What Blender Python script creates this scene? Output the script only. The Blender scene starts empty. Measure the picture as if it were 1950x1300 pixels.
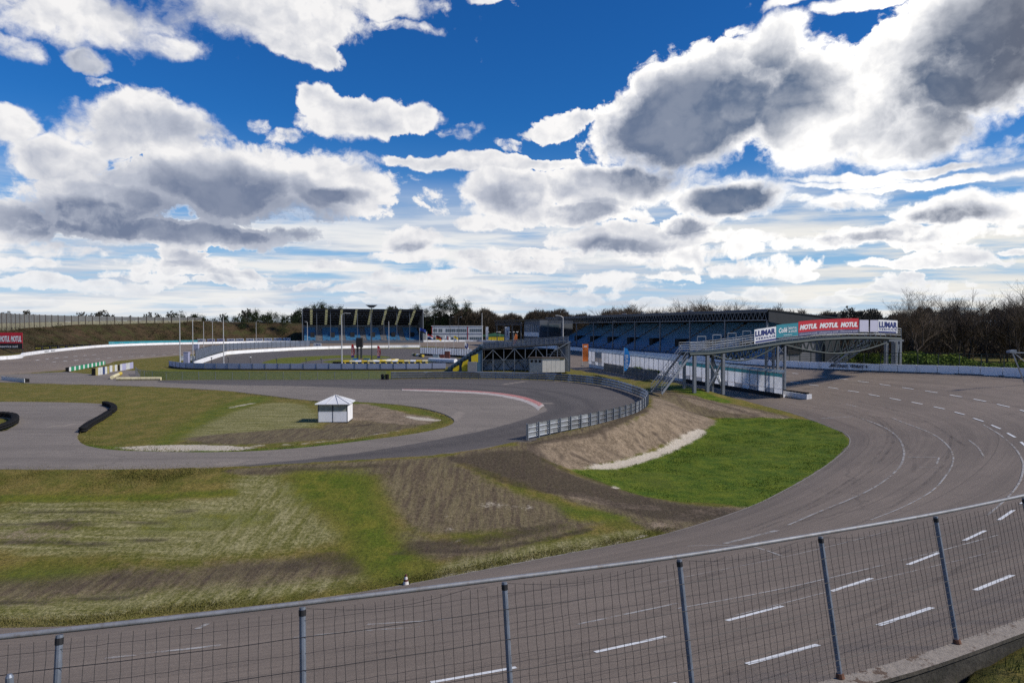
import bpy, bmesh, math, random
import numpy as np
from mathutils import Vector, Matrix, geometry
R = math.radians
random.seed(7); np.random.seed(7)
SC = bpy.context.scene
COL = SC.collection
# ------------------------------------------------------------------ camera numbers (metres, camera 8 m above the infield roads)
CZ, F, HOR = 8.0, 1300.0, 622.0
_a = math.atan((650 - HOR) / F)
def ray(px, py):
    cx, cy = (px - 975) / F, (650 - py) / F
    return cx, math.cos(_a) + cy * math.sin(_a), -math.sin(_a) + cy * math.cos(_a)
def P(px, py, z=0.0):                 # point of the photo on the level z
    d = ray(px, py); t = (z - CZ) / d[2]
    return Vector((d[0] * t, d[1] * t, z))
def DP(px, py, Y):                    # point of the photo at the distance Y
    d = ray(px, py); t = Y / d[1]
    return Vector((d[0] * t, Y, CZ + d[2] * t))
# ------------------------------------------------------------------ polylines and fields
def catmull(pts, n=8, closed=False):
    pts = [np.array(p, float) for p in pts]; m = len(pts); out = []
    for i in range(m if closed else m - 1):
        if closed: p0, p1, p2, p3 = pts[i - 1], pts[i], pts[(i + 1) % m], pts[(i + 2) % m]
        else: p0, p1, p2, p3 = pts[max(i - 1, 0)], pts[i], pts[i + 1], pts[min(i + 2, m - 1)]
        for k in range(n):
            t = k / n
            out.append(.5 * ((2 * p1) + (-p0 + p2) * t + (2 * p0 - 5 * p1 + 4 * p2 - p3) * t * t + (-p0 + 3 * p1 - 3 * p2 + p3) * t ** 3))
    if not closed: out.append(pts[-1])
    return np.array(out)
def resample(pts, step=None, n=None):
    pts = np.asarray(pts, float); d = np.linalg.norm(np.diff(pts[:, :2], axis=0), axis=1); s = np.r_[0, np.cumsum(d)]
    if n is None: n = max(2, int(round(s[-1] / step)) + 1)
    q = np.linspace(0, s[-1], n)
    return np.stack([np.interp(q, s, pts[:, k]) for k in range(pts.shape[1])], 1)
def dist_line(X, pl):                 # distance of points X (n,2) to a polyline, with the nearest parameter
    X = np.asarray(X, float); pl = np.asarray(pl, float)[:, :2]
    best = np.full(len(X), 1e18); par = np.zeros(len(X))
    for i in range(len(pl) - 1):
        a, b = pl[i], pl[i + 1]; ab = b - a; L = ab @ ab + 1e-12
        t = np.clip(((X - a) @ ab) / L, 0, 1); d = ((X - a - t[:, None] * ab) ** 2).sum(1)
        m = d < best; best[m] = d[m]; par[m] = i + t[m]
    return np.sqrt(best), par
def inside(X, poly):
    X = np.asarray(X, float); poly = np.asarray(poly, float)[:, :2]; r = np.zeros(len(X), bool); j = len(poly) - 1
    for i in range(len(poly)):
        xi, yi = poly[i]; xj, yj = poly[j]
        c = ((yi > X[:, 1]) != (yj > X[:, 1])) & (X[:, 0] < (xj - xi) * (X[:, 1] - yi) / (yj - yi + 1e-12) + xi)
        r ^= c; j = i
    return r
def sdf(X, poly):                     # positive inside
    poly = np.asarray(poly, float)[:, :2]
    d, _ = dist_line(X, np.vstack([poly, poly[:1]]))
    return np.where(inside(X, poly), d, -d)
def sstep(x, a, b):
    t = np.clip((x - a) / (b - a), 0, 1); return t * t * (3 - 2 * t)
# ------------------------------------------------------------------ names, labels
def tag(o, label=None, cat=None, group=None, kind=None):
    if label: o['label'] = label
    if cat: o['category'] = cat
    if group: o['group'] = group
    if kind: o['kind'] = kind
    return o
def thing(name, label, cat, loc=(0, 0, 0), rz=0.0, group=None):
    o = bpy.data.objects.new(name, None); COL.objects.link(o)
    o.location = loc; o.rotation_euler = (0, 0, rz); o.empty_display_size = .2
    return tag(o, label, cat, group)
def dup(root, loc=None, rz=None, label=None, group=None, scale=None):
    r = root.copy(); COL.objects.link(r)
    if loc is not None: r.location = loc
    if rz is not None: r.rotation_euler = (0, 0, rz)
    if scale is not None: r.scale = (scale,) * 3 if not hasattr(scale, '__len__') else scale
    tag(r, label, None, group)
    for ch in list(root.children):
        c = ch.copy(); COL.objects.link(c); c.parent = r
        for g in list(ch.children):
            d = g.copy(); COL.objects.link(d); d.parent = c
    return r
# ------------------------------------------------------------------ mesh builder
class MB:
    def __init__(s): s.v = []; s.f = []
    def add(s, vs, fs):
        n = len(s.v); s.v += [tuple(p) for p in vs]; s.f += [tuple(i + n for i in f) for f in fs]; return s
    def obox(s, c, a, b, d):
        c, a, b, d = Vector(c), Vector(a), Vector(b), Vector(d)
        vs = [c + i * a + j * b + k * d for k in (-1, 1) for j in (-1, 1) for i in (-1, 1)]
        return s.add(vs, [(0, 2, 3, 1), (4, 5, 7, 6), (0, 1, 5, 4), (2, 6, 7, 3), (0, 4, 6, 2), (1, 3, 7, 5)])
    def box(s, x0, x1, y0, y1, z0, z1):
        return s.obox(((x0 + x1) / 2, (y0 + y1) / 2, (z0 + z1) / 2), ((x1 - x0) / 2, 0, 0), (0, (y1 - y0) / 2, 0), (0, 0, (z1 - z0) / 2))
    def bar(s, p, q, w, h=None, up=(0, 0, 1)):
        h = w if h is None else h
        p, q = Vector(p), Vector(q); d = q - p; u = Vector(up)
        if d.length < 1e-9: return s
        if abs(d.normalized().dot(u)) > .98: u = Vector((0, 1, 0))
        side = d.cross(u).normalized(); u2 = side.cross(d).normalized()
        return s.obox((p + q) / 2, d / 2, side * w / 2, u2 * h / 2)
    def tube(s, p, q, r0, r1=None, n=6, cap=True):
        return s.pipe([p, q], [r0, r0 if r1 is None else r1], n, cap)
    def pipe(s, pts, r, n=6, cap=True):
        pts = [Vector(p) for p in pts]; m = len(pts)
        if not hasattr(r, '__len__'): r = [r] * m
        vs = []; fs = []
        for i, p in enumerate(pts):
            d = (pts[min(i + 1, m - 1)] - pts[max(i - 1, 0)]).normalized()
            u = Vector((0, 0, 1)) if abs(d.z) < .9 else Vector((1, 0, 0))
            a = d.cross(u).normalized(); b = a.cross(d)
            for k in range(n):
                t = 2 * math.pi * k / n; vs.append(p + (a * math.cos(t) + b * math.sin(t)) * r[i])
        for i in range(m - 1):
            for k in range(n):
                fs.append((i * n + k, i * n + (k + 1) % n, (i + 1) * n + (k + 1) % n, (i + 1) * n + k))
        if cap and n > 2: fs += [tuple(range(n))[::-1], tuple((m - 1) * n + k for k in range(n))]
        return s.add(vs, fs)
    def prism(s, pts, vec):
        pts = [Vector(p) for p in pts]; n = len(pts); vec = Vector(vec)
        return s.add(pts + [p + vec for p in pts], [tuple(range(n))[::-1], tuple(range(n, 2 * n))] + [(i, (i + 1) % n, n + (i + 1) % n, n + i) for i in range(n)])
    def quad(s, *p): return s.add(p, [tuple(range(len(p)))])
    def torus(s, c, R0, r, axis='z', n=12, m=6):
        vs = []; fs = []; c = Vector(c)
        for i in range(n):
            t = 2 * math.pi * i / n
            for j in range(m):
                q = 2 * math.pi * j / m; x = (R0 + r * math.cos(q)) * math.cos(t); y = (R0 + r * math.cos(q)) * math.sin(t); z = r * math.sin(q)
                vs.append(c + (Vector((x, y, z)) if axis == 'z' else Vector((x, z, y)) if axis == 'y' else Vector((z, x, y))))
        for i in range(n):
            for j in range(m): fs.append((i * m + j, ((i + 1) % n) * m + j, ((i + 1) % n) * m + (j + 1) % m, i * m + (j + 1) % m))
        return s.add(vs, fs)
    def strip(s, pts, z0, z1, off0, off1):     # a wall along a polyline (x,y,z), between two side offsets
        pts = np.asarray(pts, float); d = np.gradient(pts[:, :2], axis=0); d /= np.linalg.norm(d, axis=1)[:, None]
        nn = np.stack([-d[:, 1], d[:, 0]], 1); vs = []; fs = []
        for i, p in enumerate(pts):
            for o, z in ((off0, z0), (off1, z0), (off1, z1), (off0, z1)):
                vs.append((p[0] + nn[i, 0] * o, p[1] + nn[i, 1] * o, p[2] + z))
        for i in range(len(pts) - 1):
            for k in range(4): fs.append((i * 4 + k, i * 4 + (k + 1) % 4, i * 4 + 4 + (k + 1) % 4, i * 4 + 4 + k))
        fs += [(3, 2, 1, 0), tuple(len(pts) * 4 - 4 + k for k in range(4))]
        return s.add(vs, fs)
    def build(s, name, m, parent=None, world=False, smooth=False, loc=None):
        me = bpy.data.meshes.new(name)
        v = s.v
        if world and parent is not None:
            L = parent.location if parent.parent is None else parent.parent.location
            v = [(a - L[0], b - L[1], c - L[2]) for a, b, c in v]
        if loc is not None: v = [(a - loc[0], b - loc[1], c - loc[2]) for a, b, c in v]
        me.from_pydata(v, [], s.f)
        bm = bmesh.new(); bm.from_mesh(me); bmesh.ops.recalc_face_normals(bm, faces=bm.faces[:]); bm.to_mesh(me); bm.free()
        me.materials.append(m)
        if smooth: me.polygons.foreach_set('use_smooth', [True] * len(me.polygons))
        o = bpy.data.objects.new(name, me); COL.objects.link(o)
        if parent is not None: o.parent = parent
        if loc is not None: o.location = loc
        return o
def npmesh(name, V, Fq, m, parent=None, attrs=None, smooth=False):
    me = bpy.data.meshes.new(name); V = np.asarray(V, np.float32); Fq = np.asarray(Fq, np.int32); k = Fq.shape[1]
    me.vertices.add(len(V)); me.vertices.foreach_set('co', V.ravel())
    me.loops.add(Fq.size); me.loops.foreach_set('vertex_index', Fq.ravel())
    me.polygons.add(len(Fq)); me.polygons.foreach_set('loop_start', np.arange(0, Fq.size, k, dtype=np.int32))
    me.update(calc_edges=True); me.validate()
    for an, av in (attrs or {}).items():
        at = me.attributes.new(an, 'FLOAT', 'POINT'); at.data.foreach_set('value', np.asarray(av, np.float32))
    if smooth: me.polygons.foreach_set('use_smooth', np.ones(len(me.polygons), bool))
    me.materials.append(m)
    o = bpy.data.objects.new(name, me); COL.objects.link(o)
    if parent is not None: o.parent = parent
    return o
# ------------------------------------------------------------------ shader maths
class Sk:
    def __init__(s, nt, sock): s.nt = nt; s.k = sock
    def _m(s, op, *a, clamp=False):
        n = s.nt.nodes.new('ShaderNodeMath'); n.operation = op; n.use_clamp = clamp
        for i, x in enumerate((s,) + a):
            if isinstance(x, Sk): s.nt.links.new(x.k, n.inputs[i])
            else: n.inputs[i].default_value = x
        return Sk(s.nt, n.outputs[0])
    def __add__(s, o): return s._m('ADD', o)
    __radd__ = __add__
    def __sub__(s, o): return s._m('SUBTRACT', o)
    def __rsub__(s, o): return (s * -1.0) + o
    def __mul__(s, o): return s._m('MULTIPLY', o)
    __rmul__ = __mul__
    def __truediv__(s, o): return s._m('DIVIDE', o)
    def __rtruediv__(s, o): return s.pow(-1.0) * o
    def max(s, o): return s._m('MAXIMUM', o)
    def min(s, o): return s._m('MINIMUM', o)
    def abs(s): return s._m('ABSOLUTE')
    def pow(s, o): return s._m('POWER', o)
    def clamp(s): return s._m('ADD', 0.0, clamp=True)
    def smooth(s, a, b, lo=0.0, hi=1.0):
        n = s.nt.nodes.new('ShaderNodeMapRange'); n.interpolation_type = 'SMOOTHSTEP'
        s.nt.links.new(s.k, n.inputs[0])
        for i, x in enumerate((a, b, lo, hi)): n.inputs[i + 1].default_value = x
        return Sk(s.nt, n.outputs[0])
def xyz(nt, x, y, z):
    n = nt.nodes.new('ShaderNodeCombineXYZ')
    for i, v in enumerate((x, y, z)):
        if isinstance(v, Sk): nt.links.new(v.k, n.inputs[i])
        else: n.inputs[i].default_value = v
    return n.outputs[0]
def noise(nt, vec, scale, detail=4, rough=.5, dist=0.0, typ=None, w=None):
    n = nt.nodes.new('ShaderNodeTexNoise')
    if vec is not None: nt.links.new(vec, n.inputs['Vector'])
    n.inputs['Scale'].default_value = scale; n.inputs['Detail'].default_value = detail
    n.inputs['Roughness'].default_value = rough; n.inputs['Distortion'].default_value = dist
    return Sk(nt, n.outputs[0])
def mixc(nt, f, a, b, mode='MIX'):
    n = nt.nodes.new('ShaderNodeMix'); n.data_type = 'RGBA'; n.blend_type = mode
    if isinstance(f, Sk): nt.links.new(f.k, n.inputs[0])
    else: n.inputs[0].default_value = f
    for i, c in ((6, a), (7, b)):
        if isinstance(c, tuple): n.inputs[i].default_value = (*c[:3], 1)
        else: nt.links.new(c.k if isinstance(c, Sk) else c, n.inputs[i])
    return n.outputs[2]
def newmat(name):
    m = bpy.data.materials.new(name); m.use_nodes = True; nt = m.node_tree
    return m, nt, nt.nodes['Principled BSDF']
def attr(nt, name):
    n = nt.nodes.new('ShaderNodeAttribute'); n.attribute_name = name; return Sk(nt, n.outputs['Fac'])
def position(nt): return nt.nodes.new('ShaderNodeNewGeometry').outputs['Position']
def objco(nt): return nt.nodes.new('ShaderNodeTexCoord').outputs['Object']
def scaled(nt, vec, sx, sy, sz, rz=0):
    n = nt.nodes.new('ShaderNodeMapping'); nt.links.new(vec, n.inputs[0]); n.inputs['Scale'].default_value = (sx, sy, sz); n.inputs['Rotation'].default_value = (0, 0, rz)
    return n.outputs[0]
def bump(nt, b, h, strength=.3, dist=.02):
    n = nt.nodes.new('ShaderNodeBump'); n.inputs['Strength'].default_value = strength; n.inputs['Distance'].default_value = dist
    nt.links.new(h.k, n.inputs['Height']); nt.links.new(n.outputs[0], b.inputs['Normal'])
MATS = {}
def mat(name, col, rough=.6, metal=0.0, var=.12, vs=1.5, dirt=None, emit=None, alpha=None, spec=.4, bmp=0.0):
    if name in MATS: return MATS[name]
    m, nt, b = newmat(name)
    v = objco(nt)
    n1 = noise(nt, v, vs, 6, .6); n2 = noise(nt, v, vs * 9, 4, .6)
    f = (n1 * .65 + n2 * .35).smooth(.3, .7)
    lo = tuple(c * (1 - var) for c in col); hi = tuple(min(1, c * (1 + var)) for c in col)
    c = mixc(nt, f, lo, hi)
    if dirt: c = mixc(nt, noise(nt, scaled(nt, v, 1, 1, .35), vs * 2.2, 7, .68).smooth(.5, .72) * dirt[3], c, tuple(dirt[:3]))
    nt.links.new(c, b.inputs['Base Color'])
    b.inputs['Roughness'].default_value = rough; b.inputs['Metallic'].default_value = metal
    b.inputs['Specular IOR Level'].default_value = spec
    if bmp: bump(nt, b, n2, bmp, .02)
    if alpha is not None: b.inputs['Alpha'].default_value = alpha
    if emit: nt.links.new(c, b.inputs['Emission Color']); b.inputs['Emission Strength'].default_value = emit
    MATS[name] = m; return m
# ------------------------------------------------------------------ lettering
def letters(text, origin, xdir, up, width=None, height=None, m=None, parent=None, name='lettering', bold=.02, shear=0.0, spacing=1.0, lift=.02, world=True):
    cu = bpy.data.curves.new('txt', 'FONT'); cu.body = text; cu.size = 1; cu.offset = bold; cu.shear = shear; cu.space_character = spacing; cu.resolution_u = 3
    t = bpy.data.objects.new('txt', cu); COL.objects.link(t)
    dg = bpy.context.evaluated_depsgraph_get(); me = bpy.data.meshes.new_from_object(t.evaluated_get(dg))
    co = np.array([v.co[:] for v in me.vertices]) if len(me.vertices) else np.zeros((1, 3))
    fs = [tuple(p.vertices) for p in me.polygons]
    bpy.data.objects.remove(t); bpy.data.curves.remove(cu); bpy.data.meshes.remove(me)
    mn, mx = co.min(0), co.max(0); w, h = mx[0] - mn[0], mx[1] - mn[1]
    sx = width / w if width else height / h; sy = height / h if height else sx
    X, U = Vector(xdir).normalized(), Vector(up).normalized(); N = X.cross(U).normalized()
    mb = MB(); o = Vector(origin)
    mb.add([o + X * (c[0] - mn[0]) * sx + U * (c[1] - mn[1]) * sy + N * lift for c in co], fs)
    return mb.build(name, m, parent, world=world)
# ================================================================== LAYOUT (world metres)
def Pz(lst): return [P(*q) for q in lst]
# banked race track, near turn and grandstand straight: inner edge / outer edge, both with heights
inner = [(-95, 34, -2), (-60, 26.5, -2), (-34, 23.2, -2)] + [tuple(P(x, y, -2)) for x, y in
        [(0, 1196), (300, 1171), (580, 1143), (780, 1112), (1050, 1060), (1262, 1018), (1420, 968), (1500, 930), (1560, 895), (1600, 865), (1617, 845)]] + \
        [(30.9, 63, -1.95), (31.2, 68, -1.8), (30.9, 74, -1.55), (29.6, 80, -1.3), (28.3, 86, -1.1), (26.6, 93, -1.0), (23.6, 103, -.9), (14, 135, -.7), (5, 165, -.5), (-19, 246, -.3), (-40, 300, -.3)]
inner = catmull(inner, 8)
FW = [(-4.3, 6.43), (-2.19, 7.07), (-.09, 7.77), (2.1, 8.53), (4.3, 9.47), (6.53, 10.48), (8.75, 11.62)]   # fence line (top rail), from the photo
def wall_pt(p, q):                     # base of the fence posts: the posts lean 0.35 m towards the track
    d = Vector((q[0] - p[0], q[1] - p[1])).normalized(); return (p[0] + d.y * .35, p[1] - d.x * .35)
fence_top = catmull([(-13, 4.4), (-10.8, 4.85), (-8.6, 5.3), (-6.4, 5.86)] + FW + [(10.9, 12.9), (13, 14.15)], 8)
wallbase = [wall_pt(FW[max(i - 1, 0)], FW[min(i + 1, 6)]) if 0 < i < 6 else wall_pt(FW[i - (i > 0)], FW[i + (i == 0)]) for i in range(7)]
for i in (1, 2, 3, 4, 5): pass
outer = [(-95, 17, 2.1), (-60, 8.5, 2.1), (-30, 4.3, 2.1), (-13, 4.05, 2.1), (-8.5, 4.95, 2.1)] + [(x, y, 2.1) for x, y in wallbase] + \
        [(13.5, 13.75, 2.1), (22, 18.6, 2.1), (36, 28.5, 2.1), (48.5, 41, 2.1), (57.5, 55, 2.1), (61.8, 69, 2.1), (61, 80, 2.0), (57, 87, 1.95), (52.3, 93, 1.8), (48.3, 100, 1.65), (44.9, 110, 1.4), (38.5, 131, 1.2), (30, 159, 1.1), (17, 202, 1.0), (3.8, 246, .9), (-6, 285, .9), (-12, 305, .8)]
outer = catmull(outer, 8)
NS = 420
I_ = resample(inner, n=NS); O_ = resample(outer, n=NS)
# pair stations by index along matched fractions so that cross lines stay across the track
def pair(Ia, Oa):
    nI = resample(Ia, n=1200); d = []
    k = 0; out = []
    for o in Oa:
        seg = nI[k:k + 90]; dd = np.linalg.norm(seg[:, :2] - o[:2], axis=1); j = k + int(dd.argmin()); k = max(k, j); out.append(nI[j])
    out = np.array(out)
    w = 9; ker = np.ones(w) / w
    for c in range(3): out[:, c] = np.convolve(np.pad(out[:, c], w // 2, 'edge'), ker, 'valid')
    return out
TRK_IN, TRK_OUT = inner, outer
track_poly = np.vstack([inner[:, :2], outer[::-1, :2]])
# far-left part of the oval
in2 = [(-95, 34, -2), (-112, 55, -1.2), (-100, 82, -.3)] + [tuple(P(x, y, 0)) for x, y in [(0, 722), (130, 707), (230, 686), (330, 677), (430, 667), (500, 663), (600, 660.5), (700, 659.5), (800, 659.5)]] + [(-28, 272, 0), (-24, 262, 0), (-22, 250, 0)]
out2 = [(-108, 20, 2.1), (-122, 60, 1.6), (-116, 100, 1.2)] + [tuple(P(x, y, 1)) for x, y in [(0, 686), (50, 678), (100, 671), (160, 664.5), (210, 660.5), (300, 657), (400, 655), (500, 653), (650, 652), (800, 651.3), (920, 650.8)]] + [(0, 285, .9), (6, 262, .9)]
in2 = catmull(in2, 8); out2 = catmull(out2, 8)
track2_poly = np.vstack([in2[:, :2], out2[::-1, :2]])
# guard rail and the infield roads (level 0)
rail_px = [(745, 722), (850, 721), (950, 722), (1050, 725), (1120, 731), (1170, 740), (1207, 752), (1228, 761), (1233, 768), (1229, 777), (1212, 788), (1180, 799), (1130, 812), (1080, 822), (1040, 830), (1003, 838)]
rail = catmull([P(x, y)[:2] for x, y in rail_px], 8)
_rs = resample(rail, n=120); _d = np.gradient(_rs, axis=0); _d /= np.linalg.norm(_d, axis=1)[:, None]
rail_out = _rs + np.stack([-_d[:, 1], _d[:, 0]], 1) * .55
rail_top = _rs + np.stack([-_d[:, 1], _d[:, 0]], 1) * 1.3
low_px = [(1003, 839), (960, 846), (860, 861), (750, 871), (600, 880), (420, 888), (200, 893), (0, 893), (-300, 890)]
road_px_top = [(-300, 740), (0, 714), (125, 708), (180, 713), (235, 704), (262, 706), (268, 722), (300, 724), (420, 723), (560, 723)]
def cpx(l, n=6, z=0, closed=False): return catmull([P(x, y, z)[:2] for x, y in l], n, closed)
road_loop = np.vstack([np.array([P(x, y)[:2] for x, y in road_px_top]), rail_out, cpx(low_px)])
island_px = [(-100, 727), (0, 727), (100, 730), (200, 733), (330, 738), (430, 744), (520, 754), (600, 763), (700, 766), (780, 773), (830, 783), (858, 794), (865, 803), (850, 812), (800, 824), (700, 838), (600, 850), (500, 858), (400, 861), (300, 860), (220, 857), (170, 850), (150, 840), (146, 829), (157, 815), (185, 795), (208, 780), (214, 774), (195, 769), (120, 766), (0, 765), (-100, 765)]
island = cpx(island_px, 4, closed=True)
isle2 = cpx([(-100, 795), (0, 793), (28, 798), (36, 805), (20, 815), (0, 822), (-100, 830)], 4, closed=True)
kart_loop = cpx([(360, 698), (375, 693), (405, 683), (440, 675), (500, 670), (600, 666), (700, 664), (800, 664), (830, 668), (850, 676), (905, 690), (890, 698), (600, 699)], 3, closed=True)
kart_i1 = cpx([(500, 693), (512, 686), (540, 681), (600, 678), (660, 676), (720, 677), (745, 681), (690, 683), (640, 682), (585, 688), (560, 694)], 4, closed=True)
kart_i2 = cpx([(614, 689), (650, 684), (700, 683), (745, 684), (790, 686), (830, 690), (760, 693), (660, 693)], 4, closed=True)
# ------------------------------------------------------------------ terrain height: linear radial basis through control points
ctl = []
def c(x, y, z): ctl.append((x, y, z))
for p in resample(inner, 3.0): c(*p)
for p in resample(outer, 4.0): c(*p)
for p in resample(in2, 9.0): c(*p)
for p in resample(out2, 9.0): c(*p)
for p in resample(rail_top, 1.6): c(p[0], p[1], 0)
for p in resample(cpx(low_px), 2.5): c(p[0], p[1], 0)
foot_px = [(1050, 880, -.7), (1085, 892, -1.25), (1130, 884, -1.5), (1200, 864, -1.8), (1270, 842, -1.95), (1335, 818, -1.95), (1362, 802, -1.8)]
for p in resample(np.array([P(*q) for q in foot_px]), 1.5): c(*p)
for x, y in [(1250, 925), (1250, 900), (1320, 870), (1400, 830), (1450, 810), (1450, 860), (1380, 920), (1520, 840), (1420, 945)]: p = P(x, y, -2.05); c(p.x, p.y, -2.05)
for x, y, z in [(1240, 742, .1), (1260, 748, 0), (1300, 752, -.2), (1345, 762, -.6), (1400, 778, -1.15), (1460, 790, -1.45), (1300, 733, .45), (1335, 739, .45), (1365, 750, -.2), (1255, 722, .3), (1285, 728, .5), (1290, 770, -.6), (1330, 785, -1.4), (1210, 735, 0)]:
    p = P(x, y, z); c(p.x, p.y, z)
for X in range(-100, 12, 8):
    for Y in range(42, 300, 8):
        q = np.array([[X, Y]])
        if inside(q, track_poly)[0] or inside(q, track2_poly)[0] or dist_line(q, inner)[0][0] < 9: continue
        if inside(q, road_loop)[0] or Y > 110: c(X, Y, 0)
_wo = resample(outer[16:140], 1.2); _wd = np.gradient(_wo[:, :2], axis=0); _wd /= np.linalg.norm(_wd, axis=1)[:, None]
for q, dd in zip(_wo, _wd): c(q[0] + dd[1] * .42, q[1] - dd[0] * .42, 3.12); c(q[0] + dd[1] * 2.2, q[1] - dd[0] * 2.2, 3.42 if q[0] < 20 else 2.7)
for x in (-40, -20, -8, 0, 8, 20, 40): c(x, -6, 6.2); c(x, -30, 6.2)
for x, y in [(70, 60), (72, 85), (66, 105), (58, 125), (50, 160), (80, 120), (90, 90), (38, 205), (60, 200), (110, 140)]: c(x, y, .9)
for k in range(28):
    t = R(-88 + k * 6.6); c(math.sin(t) * 420, math.cos(t) * 420, .5)
CT = np.array(ctl, float)
_, iu = np.unique(np.round(CT[:, :2] / .3), axis=0, return_index=True); CT = CT[np.sort(iu)]
_K = np.linalg.norm(CT[:, None, :2] - CT[None, :, :2], axis=2); _n = len(CT)
_A = np.zeros((_n + 1, _n + 1)); _A[:_n, :_n] = _K; _A[:_n, _n] = 1; _A[_n, :_n] = 1
_W = np.linalg.solve(_A, np.r_[CT[:, 2], 0])
def rbf(X):
    X = np.asarray(X, float); o = np.empty(len(X))
    for i in range(0, len(X), 8000):
        q = X[i:i + 8000]; o[i:i + 8000] = np.sqrt((q[:, None, 0] - CT[None, :, 0]) ** 2 + (q[:, None, 1] - CT[None, :, 1]) ** 2) @ _W[:_n] + _W[_n]
    return o
def ruled(X, A, B):
    da, pa = dist_line(X, A); db, pb = dist_line(X, B)
    ia = np.clip(pa, 0, len(A) - 1); ib = np.clip(pb, 0, len(B) - 1)
    za = np.interp(ia, np.arange(len(A)), A[:, 2]); zb = np.interp(ib, np.arange(len(B)), B[:, 2])
    t = da / (da + db + 1e-9)
    return za + (zb - za) * t, t, np.minimum(da, db)
def surf(X, sheet=True, base=None):
    """height of the ground; under the tracks the soil lies below the asphalt sheet"""
    X = np.asarray(X, float); h = rbf(X) if base is None else base.copy()
    lim = np.hypot(X[:, 0], X[:, 1]) > 390; h[lim] = .5
    k = inside(X, road_loop) & ~inside(X, island)
    if k.any():
        m = sstep(sdf(X[k], road_loop), 0, 1.2); h[k] = h[k] * (1 - m) - (0 if sheet else .12) * m
    k = inside(X, island) & inside(X, road_loop); h[k] *= .15
    for A, B, pl in ((inner, outer, track_poly), (in2, out2, track2_poly)):
        k = inside(X, pl)
        if k.any():
            z, t, d = ruled(X[k], A, B); m = sstep(d, 0, 1.0); h[k] = h[k] * (1 - m) + (z - (0 if sheet else .35)) * m
    return h
# ================================================================== GROUND SHEET with soil/grass zones
def axis(lo, hi, step, far0, far1, g=1.12):
    a = list(np.arange(lo, hi + 1e-6, step)); s = step; x = hi
    while x < far1: s *= g; x += s; a.append(x)
    s = step; x = lo
    while x > far0: s *= g; x -= s; a.insert(0, x)
    return np.array(a)
gx = axis(-42, 46, .42, -1500, 1500); gy = axis(6, 86, .42, -60, 2600)
GX, GY = np.meshgrid(gx, gy); XY = np.stack([GX.ravel(), GY.ravel()], 1)
_base = rbf(XY)
GZ = surf(XY, False, _base); GS = surf(XY, True, _base).reshape(len(gy), len(gx))
def Hs(X):
    X = np.asarray(X, float); i = np.clip(np.searchsorted(gx, X[:, 0]) - 1, 0, len(gx) - 2); j = np.clip(np.searchsorted(gy, X[:, 1]) - 1, 0, len(gy) - 2)
    u = (X[:, 0] - gx[i]) / (gx[i + 1] - gx[i]); v = (X[:, 1] - gy[j]) / (gy[j + 1] - gy[j])
    return (GS[j, i] * (1 - u) + GS[j, i + 1] * u) * (1 - v) + (GS[j + 1, i] * (1 - u) + GS[j + 1, i + 1] * u) * v
def H(x, y): return float(Hs([[x, y]])[0])
def Wp(px, py, it=14):                # photo point on the ground surface
    z = -1.0
    for i in range(it):
        p = P(px, py, z); zn = H(p.x, p.y); z = z + (zn - z) * .6
        if abs(zn - z) < .004: break
    return P(px, py, z)
near = (np.abs(XY[:, 0]) < 60) & (XY[:, 1] < 100) & (XY[:, 1] > -5)
_rng = np.random.RandomState(3)
def vnoise(X, s, seed):
    r = np.random.RandomState(seed); g = r.rand(256, 256); u = X[:, 0] / s + 500; v = X[:, 1] / s + 500
    i = np.floor(u).astype(int); j = np.floor(v).astype(int); fu = u - i; fv = v - j; fu = fu * fu * (3 - 2 * fu); fv = fv * fv * (3 - 2 * fv)
    q = lambda a, b: g[a % 256, b % 256]
    return (q(i, j) * (1 - fu) + q(i + 1, j) * fu) * (1 - fv) + (q(i, j + 1) * (1 - fu) + q(i + 1, j + 1) * fu) * fv
off = ~inside(XY, track_poly) & ~inside(XY, track2_poly) & ~(inside(XY, road_loop) & ~inside(XY, island))
GZ += np.where(off & near, (vnoise(XY, 1.1, 1) - .5) * .07 + (vnoise(XY, 4, 2) - .5) * .10, 0)
rdist = dist_line(XY, np.vstack([rail_out]))[0]
GZ -= np.where(rdist < .8, .05, 0)
nX = len(gx); idx = np.arange(len(XY)).reshape(len(gy), nX)
GF = np.stack([idx[:-1, :-1], idx[:-1, 1:], idx[1:, 1:], idx[1:, :-1]], -1).reshape(-1, 4)
sel = np.where((np.abs(XY[:, 0]) < 150) & (XY[:, 1] > 2) & (XY[:, 1] < 300))[0]
XS = XY[sel]
RG = random.Random(17)
def near_box(w, f):
    w = np.asarray(w); return np.where((XS[:, 0] > w[:, 0].min() - f) & (XS[:, 0] < w[:, 0].max() + f) & (XS[:, 1] > w[:, 1].min() - f) & (XS[:, 1] < w[:, 1].max() + f))[0]
def zone(polys=(), strokes=(), feather=1.5):
    m = np.zeros(len(XS))
    for pl in polys:
        f = feather
        if isinstance(pl[0], (int, float)): f = pl[0]; pl = pl[1]
        w = catmull([Wp(x, y)[:2] for x, y in pl], 3, True)
        k = near_box(w, f + 1); m[k] = np.maximum(m[k], sstep(sdf(XS[k], w), -f, f))
    for st in strokes:
        wd, pl = st[0], st[1]; a = st[2] if len(st) > 2 else 1
        w = catmull([Wp(x, y)[:2] for x, y in pl], 4) if len(pl) > 1 else np.array([Wp(*pl[0])[:2]] * 2)
        k = near_box(w, wd * 1.5 + .5); m[k] = np.maximum(m[k], a * (1 - sstep(dist_line(XS[k], w)[0], wd * .4, wd * 1.4)))
    o = np.zeros(len(XY)); o[sel] = m; return o
Z = {}
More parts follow.
